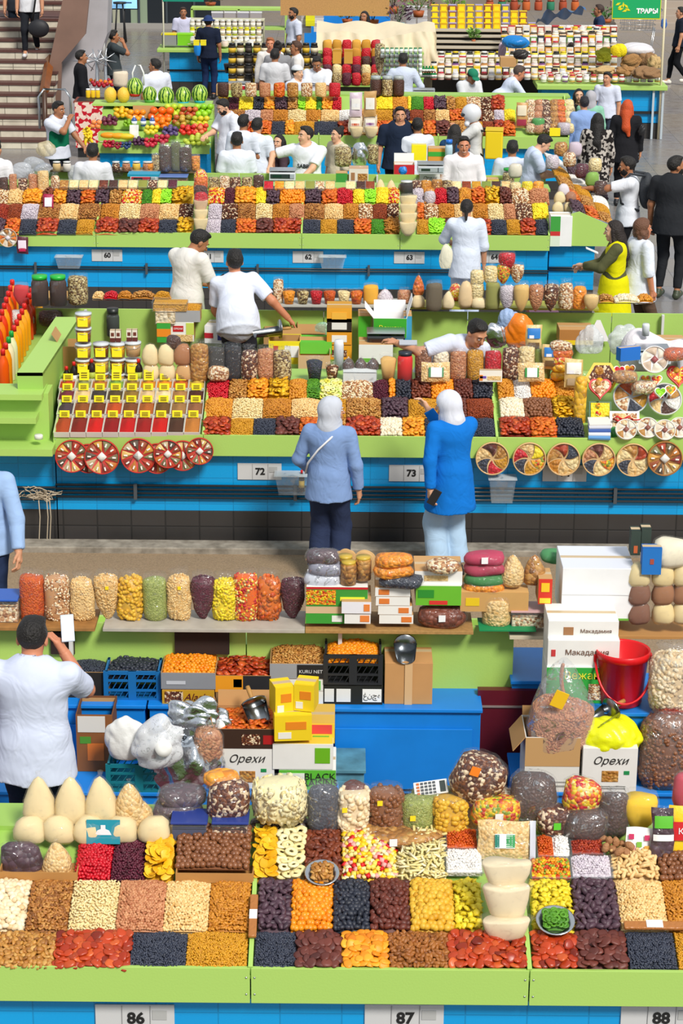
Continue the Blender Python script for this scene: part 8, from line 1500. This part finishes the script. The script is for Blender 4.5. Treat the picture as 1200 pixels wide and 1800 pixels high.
for i in range(16): V,F = I2; p = onZ(160+i*2.8,146+(i*37 % 11)-5,1.05); tag(MB().add(V*.04,F).build('pomegranate' if i % 3 else 'orange',mat('#a80c20' if i % 3 else '#f07c14',.4),loc=p),f'{"red pomegranate" if i % 3 else "orange fruit"} beside the juice press, {ORD[i]} from the left','fruit','fruit beside the juice press '+('red' if i % 3 else 'orange'))
for i,(x,h_) in enumerate(((163,40),(181,46))): tag(MB().lathe([(.05,0),(.035,vpx(onZ(x,95,1.4),h_)),(.0001,vpx(onZ(x,95,1.4),h_))],14).build('cup_stack',WHITE,loc=onZ(x,95,1.4)),f'tall stack of white paper cups, {["left","right"][i]}','cups')
bag(212,152,26,28,'#e0d0b8','clear square bag of cream powder beside the pomegranates','tall',Z=1.1); line(3,155,172,172,8,16,['#f0c414'],'#f0f0f0','juice_glass','glass','glass of yellow juice on the patterned table',Z=1.0)
t = thing('bar_stool','tall black bar stool near the lit screen','stool',onZ(212,75,0)); MB().lathe([(.0001,.98),(.17,.98),(.17,1.02),(.0001,1.03)],16).build('seat',DK,t); [MB().tube([(.1*math.cos(q),.1*math.sin(q),.98),(.2*math.cos(q),.2*math.sin(q),0)],.014,5).build('leg',DK,t) for q in (.8,2.4,3.9,5.5)]
tag(MB().tube([(-.2,0,0),(-.2,0,.5),(-.12,0,.62),(.22,0,.62),(.3,0,.5),(.3,0,0)],.022,6).build('metal_chair_back',STEEL,loc=onY(92,226,RFr.Yf+.9)),'curved chrome chair back behind the green apron man','chair')
# ================================================================ PEOPLE IN PLACE
def ctext(t,up,s,c,z=.30,size=.06,x=0,y=.15): text(t,s,size,c,up(x,y,z),rz=math.pi,bold=.002)
def strap(t,pts,c='#e8e6e0',r=.009,name='bag_strap'): MB().tube(pts,r,6).build(name,mat(c,.7),t)
W_ = '#d2d8ea'
t,*_r1 = person(787,712,335,'woman in bright blue shirt and white headscarf, hand raised to her mouth',h=1.63,top=('#1272cc','coat'),bot='#a8c4de',botw=1.5,hair=('#d8dbe6','hijab'),skin='l',turn=-48,nod=8,hem=.66,R=(-.09,.29,1.50),Rh=(-.2,.5,-1),L=(-.25,-.10,.88),Lh=(-1,-.4,0),vox=.010,wide=1.2)
p = _r1[1](_r1[0][-1][2])+[.03,-.05,-.05]; q = thing('smartphone','black smartphone held behind the blue-shirted woman','phone',p); q.rotation_euler = (0,.5,0); MB().box((0,0,0),(.07,.01,.14)).build('phone_case',DK,q,bevel=.003)
t,arm,wp,HC,Hf,up = person(583,722,12,'woman in grey blue shirt with white headscarf and bag strap',h=1.6,top=('#7f9ac8','long'),bot='#2c3652',botw=1.35,hair=('#c4c8d2','hijab'),skin='t',turn=62,hem=.80,R=(.27,.02,.88),L=(-.2,.18,.98),vox=.010,wide=1.1)
strap(t,[up(.10,-.06,.50),up(.04,-.145,.44),up(-.06,-.165,.34),up(-.16,-.14,.2),up(-.2,-.06,.08)],'#e8e8ec',.010)
person(350,425,40,'person in a cream polo shirt seen from behind, looking down at a phone',lean=6,nod=38,turn=25,zb=.25,top=('#e4e0da','short'),bot='#24262c',hair=('#14100e','short'),skin='d',R=(.10,.34,1.10),L=(-.02,.34,1.08),h=1.78,collar=1,vox=.011)
person(412,460,8,'person in a pale T-shirt leaning on one straight arm, back turned',lean=38,side=-10,nod=-5,turn=-25,zb=.25,top=('#dfe4f4','short'),bot='#2c2c34',skin='r',L=(-.28,.42,.72),R=(.45,.30,.95),h=1.76,vox=.011)
q = thing('smartphone','black smartphone between the two men at the middle stall','phone',onY(385,492,22.0)); MB().box((0,0,0),(.15,.012,.07),ry=-.5).build('phone_case',DK,q)
t,arm,wp,HC,Hf,up = person(838,585,165,'vendor leaning forward over the nut bags, holding a phone aside',lean=40,side=-22,nod=35,turn=-20,zb=.25,top=(W_,'short'),bot='#2c2c34',skin='t',R=(.42,.10,1.30),Rh=(1,0,-.3),L=(-.15,.45,.9),vox=.011,h=1.76)
q = thing('smartphone','silver smartphone held by the leaning vendor','phone',wp(arm[1][2])+[.1,-.08,.02]); MB().box((0,0,0),(.16,.08,.01),rx=.3).build('phone_case',mat('#b0b4bc',.3),q)
person(1228,592,100,'vendor in a white shirt bending far forward at the right edge',lean=82,nod=10,zb=.25,top=('#ece6ea','short'),bot='#3c3c44',skin='d',L=(-.15,.62,.62),R=(.15,.6,.6),h=1.78,Y=20.6,vox=.013)
person(820,366,5,'woman with dark ponytail in white T-shirt, back turned, at number 64',h=1.62,top=('#d8e0f0','half'),bot='#b8c4dc',hair=('#1c1412','pony'),skin='t',hem=.72,L=(-.22,.35,1.1),botw=1.3,vox=.013,wide=1.15)
crumple(783,472,22,46,'#e8e4d0','cream cloth tote bag on the ponytailed woman\'s arm',Y=25.6,m=cloth('#e4dfc8'),dep=.5,amp=.1)
t,arm,wp,HC,Hf,up = person(1078,405,275,'woman with long dark hair in yellow vest and olive sleeves, holding phone',h=1.66,top=('#5a5a3c','long','vest','#e0d80c'),bot='#24283a',hair=('#241814','long'),skin='l',hem=.8,L=(-.05,.38,1.18),R=(.1,.36,1.14),nod=8,vox=.013)
g = Fld([-.4,-.4,.6],[.4,.4,1.6],.013); g.cone(up(0,0,.0),up(0,0,-.34),.18,.235,.02,sy=.85,inf=.03,cap=1); g.build('vest_skirt',cloth('#e0d80c'),t)
q = thing('smartphone','white smartphone held by the yellow-vested woman','phone',onY(1040,440,24.5)); MB().box((0,0,0),(.15,.07,.012),ry=.4).build('phone_case',WHITE,q)
person(1130,402,70,'woman with curly brown hair in a white T-shirt, walking right',h=1.64,top=('#e0e6f2','half'),bot='#5a4638',hair=('#6c4630','curly'),skin='r',hem=.72,step=.5,vox=.013,wide=1.3)
t,arm,wp,HC,Hf,up = person(1102,292,278,'bearded person in white T-shirt with backpack, reaching toward the counter',h=1.78,top=('#e2e6ee','short'),bot='#1c1c20',skin='d',beard=1,L=(-.1,.52,1.32),R=(.2,.0,.9),nod=8,vox=.013)
q = thing('backpack','dark grey backpack worn by the bearded man','backpack',wp((0,-.22,1.25)),t.rotation_euler[2]); g = Fld([-.25,-.2,-.35],[.25,.2,.35],.013); g.ell([0,0,.05],[.15,.10,.24]); g.ell([0,-.06,-.06],[.12,.08,.15]); g.build('pack_body',mat('#30343a',.7,bump=.3),q)
for s in (-1,1): MB().tube([(s*.1,.02,.26),(s*.12,.22,.28),(s*.14,.37,.12),(s*.15,.32,-.1),(s*.13,.08,-.2)],.018,6).build('shoulder_strap',mat('#2c3036',.7),q)
person(1188,292,25,'large bearded person in a dark shirt and trousers, right edge',h=1.86,wd=1.15,top=('#2a2c30','short'),bot='#24262a',skin='d',beard=1,turn=45,hair=('#17120f','short'),shoes='#3c4430',vox=.013,hem=.8)
person(1103,188,10,'woman with bright orange red hair in a black coat, walking away',h=1.68,top=('#222226','coat'),bot='#1c1c20',hair=('#c84c14','long'),hem=.72,vox=.014,turn=20,vis=0)
crumple(1127,238,12,20,'#1c1c20','small black handbag beside the red-haired woman',Y=34.5,m=DK)
t,arm,wp,HC,Hf,up = person(1050,212,8,'woman with long black hair in black and white patterned coat',h=1.68,top=('#b8b0a8','coat'),pat=('#242020',26),bot='#1c1c20',hair=('#15110f','long'),hem=.66,vox=.014,vis=0,wide=1.15)
person(1038,172,15,'person in mint green with grey headscarf behind the patterned coat',h=1.6,top=('#8cc4a8','coat'),bot='#b8a88c',hair=('#b0aeb4','hijab'),hem=.6,vox=.015,vis=0)
person(1026,182,350,'person in light blue shirt with dark hair, left of the patterned coat',h=1.62,top=('#8ca8dc','long'),bot='#3c5068',hair=('#1c1a22','short'),vox=.015,vis=0)
person(1017,168,180,'woman in black with long black hair, facing the camera',h=1.6,top=('#2a2628','long'),bot='#22242c',hair=('#17120f','long'),skin='l',vox=.014)
person(1067,138,195,'boy in a white T-shirt leaning at the far right counter',h=1.58,top=(W_,'short'),bot='#3c4454',skin='t',turn=20,vox=.014)
person(1196,22,270,'passer-by in black with a blue bag, walking left at the top right',h=1.7,top=('#1e2430','short'),bot='#15161a',shoes='#e8e4d8',step=.7,skin='t',vox=.015)
crumple(1166,50,10,20,'#3c7cc8','small blue bag carried at the top right',Y=51.,m=mat('#3c6cb8',.5))
# third stall vendors
person(163,268,5,'vendor in a white T-shirt seen from behind, near the fruit stand',zb=.1,headz=1.65,top=('#dcdce4','short'),bot='#2c2c34',skin='d',vox=.014,vis=0)
person(416,248,355,'vendor in thin white short-sleeved shirt seen from behind, centre left',headz=1.65,top=('#e0e4f2','short'),bot='#2c2c34',skin='d',vox=.014,collar=1,vis=0,h=1.76)
t,arm,wp,HC,Hf,up = person(537,238,200,'seated vendor in white T-shirt with black lettering, looking left',headz=1.68,top=('#e8eaf2','short'),bot='#283450',skin='l',turn=38,sit=1,R=(.42,.28,.78),Rh=(1,-.2,0),L=(-.02,.34,.62),Lh=(-1,-.3,-.2),wd=1.15,vox=.012,h=1.8,beard=0)
ctext(t,up,'SABR','#20242c',z=.26,size=.075,y=.142)
person(815,256,178,'laughing vendor in a white long-sleeved shirt facing the camera',headz=1.7,top=('#eeeaee','long'),bot='#3c3c44',skin='r',smile=1,vox=.012,h=1.78,nod=5,L=(-.28,.12,.85),R=(.28,.12,.85),wd=1.1,collar=1)
person(900,262,0,'vendor in a white T-shirt seen from behind, left of the blue polo',headz=1.55,top=(W_,'short'),bot='#2c2c34',skin='d',vox=.014,vis=0)
person(955,252,85,'vendor in light blue polo looking down at his hands',headz=1.72,top=('#c8d4ec','short'),bot='#2c3444',skin='l',nod=40,lean=8,L=(-.05,.36,1.12),R=(.05,.36,1.12),vox=.013,collar=1)
person(-8,262,20,'person in a white coat cut off by the left edge',headz=1.7,top=('#ece8ee','long'),bot='#2c2c34',vox=.014,vis=0)
person(103,192,120,'fruit seller in green apron over grey T-shirt, hand on his chin',headz=1.62,top=('#d0d4e0','short','apron','#0c6c4c'),bot='#2c2c34',skin='d',R=(-.02,.22,1.45),Rh=(1,.1,-.8),L=(-.22,.36,1.0),vox=.012,nod=10,wd=1.1)
# aisle between third and fourth counters
person(428,216,20,'person in a white T-shirt with back print, facing away, centre left aisle',top=('#dde2f0','short'),bot='#2c3040',skin='d',vox=.014,vis=0,headz=1.65); person(452,222,20,'person in white with thin shoulder strap, right of the back print',top=('#e0e6f2','short'),bot='#2c3040',skin='t',vox=.014,vis=0,headz=1.6)
person(490,250,250,'smiling woman with long dark hair beside the lettered T-shirt man',headz=1.35,h=1.6,top=('#4c3c44','long'),hair=('#17120f','long'),skin='l',vox=.013,turn=-40,smile=1); person(592,237,235,'woman with tied dark hair in a beige top, behind the jars',headz=1.42,h=1.6,top=('#d8ccb0','half'),hair=('#17120f','bun'),skin='l',vox=.013)
person(703,203,178,'stocky person in a navy T-shirt facing the camera, slight smile',h=1.8,wd=1.25,headz=1.7,top=('#202a3e','short'),bot='#22242c',skin='t',vox=.012,wide=1.15); person(733,222,350,'person in a white T-shirt seen from behind, right of the navy T-shirt',headz=1.55,top=('#dde2ee','short'),bot='#2c2c34',skin='d',vox=.014,vis=0)
person(392,188,235,'young person in a white shirt looking down at a phone, left centre',headz=1.68,top=('#e6e9f4','short'),bot='#2c3448',skin='l',nod=28,R=(.06,.36,1.15),vox=.013,beard=1,collar=1)
t,arm,wp,HC,Hf,up = person(828,203,275,'delivery rider in white motorcycle helmet and pale T-shirt',headz=1.66,top=('#d4d4d2','short'),bot='#2c2c34',skin='t',hair=('#d8dadf','helmet'),L=(-.05,.3,1.4),R=(.05,.3,1.35),vox=.013,nod=15)
q = thing('delivery_backpack','bright yellow square delivery backpack on the helmeted rider','backpack',wp((0,-.30,1.18)),t.rotation_euler[2]); MB().box((0,0,0),(.34,.26,.42)).build('pack_body',mat('#f0d010',.6),q,bevel=.02); MB().box((0,0,.215),(.35,.27,.02)).build('pack_lid',mat('#d8b80c',.6),q,bevel=.006); [MB().tube([(s*.12,.12,.2),(s*.13,.30,.22),(s*.14,.40,.05),(s*.12,.16,-.18)],.018,6).build('shoulder_strap',DK,q) for s in (-1,1)]
person(800,232,30,'person in a dark denim shirt in front of the rider',headz=1.5,h=1.66,top=('#28486c','long'),bot='#24283a',hair=('#1c1614','long'),vox=.015,vis=0)
# fourth stall vendors and beyond
person(483,98,5,'vendor in grey polo shirt seen from behind, upper left',top=('#d0d0d4','short'),bot='#2c3444',skin='d',zb=.25,vox=.015,vis=0,collar=1); person(523,128,130,'vendor in white T-shirt and white skullcap, arm across his body',zb=.1,top=(W_,'short'),bot='#2c3444',hair=('#d8dae0','skull'),skin='l',vox=.013,R=(.25,.4,.95),L=(.12,.28,1.1),wd=1.1)
t,arm,wp,HC,Hf,up = person(557,112,185,'vendor in white T-shirt with dark chest stripes, looking down',zb=.25,top=('#e4e8f2','short'),bot='#2c3444',skin='d',nod=25,L=(-.05,.32,1.05),R=(.08,.32,1.02),vox=.013)
for k in range(2): MB().box((0,0,0),(.17,.004,.014)).build('chest_stripe',mat('#2c2c34'),t,loc=up(0,.138,.30-k*.03))
person(708,106,355,'vendor in pale blue long-sleeved shirt seen from behind, hands in front',zb=.25,top=('#c8d0e4','long'),bot='#b8a48c',skin='d',vox=.014,vis=0,L=(-.3,.15,1.0),R=(.3,.1,.95),collar=1); person(830,134,150,'boy in grey T-shirt and green cap, looking down',zb=.1,h=1.66,top=('#d4d6da','short'),bot='#2c3444',hair=('#107858','cap'),skin='d',nod=35,L=(-.05,.32,1.05),R=(.08,.32,1.05),vox=.013)
t,arm,wp,HC,Hf,up = person(912,128,78,'vendor in white coat with green cuffs, bending over the nut bags',zb=.25,top=('#d4dcf2','coat'),bot='#2c3444',skin='r',lean=32,nod=25,hair=('#4c3c34','short'),L=(-.1,.62,.85),R=(.12,.66,.88),vox=.013,collar='#107848')
for s in (-1,1): E_,Wq = arm[s][1],arm[s][2]; MB().tube([E_+(Wq-E_)*.62,E_+(Wq-E_)*.98],[.062,.060],12).build('green_cuff',mat('#0c8048',.8),t)
P9 = [(475,78,180,'person with reddish face between the racks, upper left',('#e0dcd8','long'),('#a05c34','short'),{}),(488,84,0,'person with dark hair bun seen from behind, among the racks',('#8c8c90','long'),('#17120f','bun'),dict(vis=0)),(520,84,265,'person in white facing left between the racks',('#e8e4e0','short'),('#4c3020','short'),{}),(322,22,170,'seller in a lilac T-shirt behind the far left counter',('#c8c8e0','short'),('#3c2820','short'),{}),(515,24,240,'bearded seller in a white T-shirt at the top centre',(W_,'short'),('#17120f','short'),dict(beard=1)),(640,30,200,'woman with long dark hair beside the plants',('#e8e8ec','long'),('#17120f','long'),{}),(962,60,0,'person in a loose beige shirt seen from behind, top right',('#c49c6c','coat'),('#4c2c20','short'),dict(vis=0,wide=1.2)),(1003,86,5,'girl with a dark hair bun in white at the jar displays',('#eceaf0','short'),('#241814','bun'),dict(vis=0)),(366,38,10,'shopper in a navy T-shirt and dark blue bucket hat, back turned',('#1c2438','short'),('#1c3468','hat'),dict(bot='#1c2c50',vis=0)),(272,116,320,'seller in a white T-shirt behind the watermelons',('#dfe2f0','short'),('#17120f','short'),dict(turn=-30,wd=1.15)),(143,100,80,'person in black working at the juice press',('#1e1e22','long'),('#17120f','short'),{}),(200,64,75,'person in a dark grey shirt, hand raised to the face, behind the press',('#3c4448','short'),('#17120f','short'),dict(R=(.02,.2,1.48))),(1052,18,270,'person peering behind the card stand, top right',('#2c3c5c','long'),('#3c2820','short'),{})]
for (x,y,a_,l,tp,hr,kw) in P9: kw.setdefault('bot','#2c3040'); kw.update({1003: dict(Y=43.6),962: dict(Y=45.2),322: dict(Y=49.6,h=1.6)}.get(x,{})); person(x,y,a_,l,top=tp,hair=hr,vox=.016,skin='r' if y == 78 else 'd',zb=0 if x in (366,143,200,962) else .2,**kw)
q = crumple(347,98,12,30,'#1c8ce0','bright blue shopping bag held by the navy shopper',Y=45.9,m=mat('#1c84d8',.4),amp=.1)
# people on the stairs: feet on a tread
best = min(range(1,19),key=lambda i: abs((900-FPX*((np.array([0,sY0+i*run,i*rise])-_C)@_u)/((np.array([0,sY0+i*run,i*rise])-_C)@_f))-112)); zst = best*rise
t,arm,wp,HC,Hf,up = person(50,-52,180,'person coming down the stairs in a white T-shirt, head out of frame',zb=zst,Y=sY0+best*run+.1,top=('#dcdce0','short'),bot='#22242a',step=.5,shoes='#d8d8d8',vox=.015,hem=.84)
q = thing('shoulder_bag','black shoulder bag carried on the stairs','bag',onY(68,50,t.location[1]-.3)); g = Fld([-.25,-.2,-.3],[.25,.2,.3],.014); g.ell([0,0,0],[.2,.1,.17]); g.build('bag_body',mat('#1c1c22',.6),q); MB().tube([(-.12,0,.1),(-.05,0,.5),(0,0,.75)],.02,6).build('bag_strap',DK,q)
person(28,-50,180,'second person in dark clothes on the stairs, mostly hidden',zb=zst+rise*2,Y=sY0+(best+2)*run+.5,top=('#2c3038','short'),bot='#1c2430',shoes='#c8b8a8',vox=.016)
# person reaching in from the left edge
person(-34,800,185,'person in light blue shirt at the left edge, arm on the shelf',h=1.75,headz=1.62,top=('#9cb8e0','long'),bot='#24304c',L=(-.30,.20,.92),R=(.2,.1,.9),vox=.012)
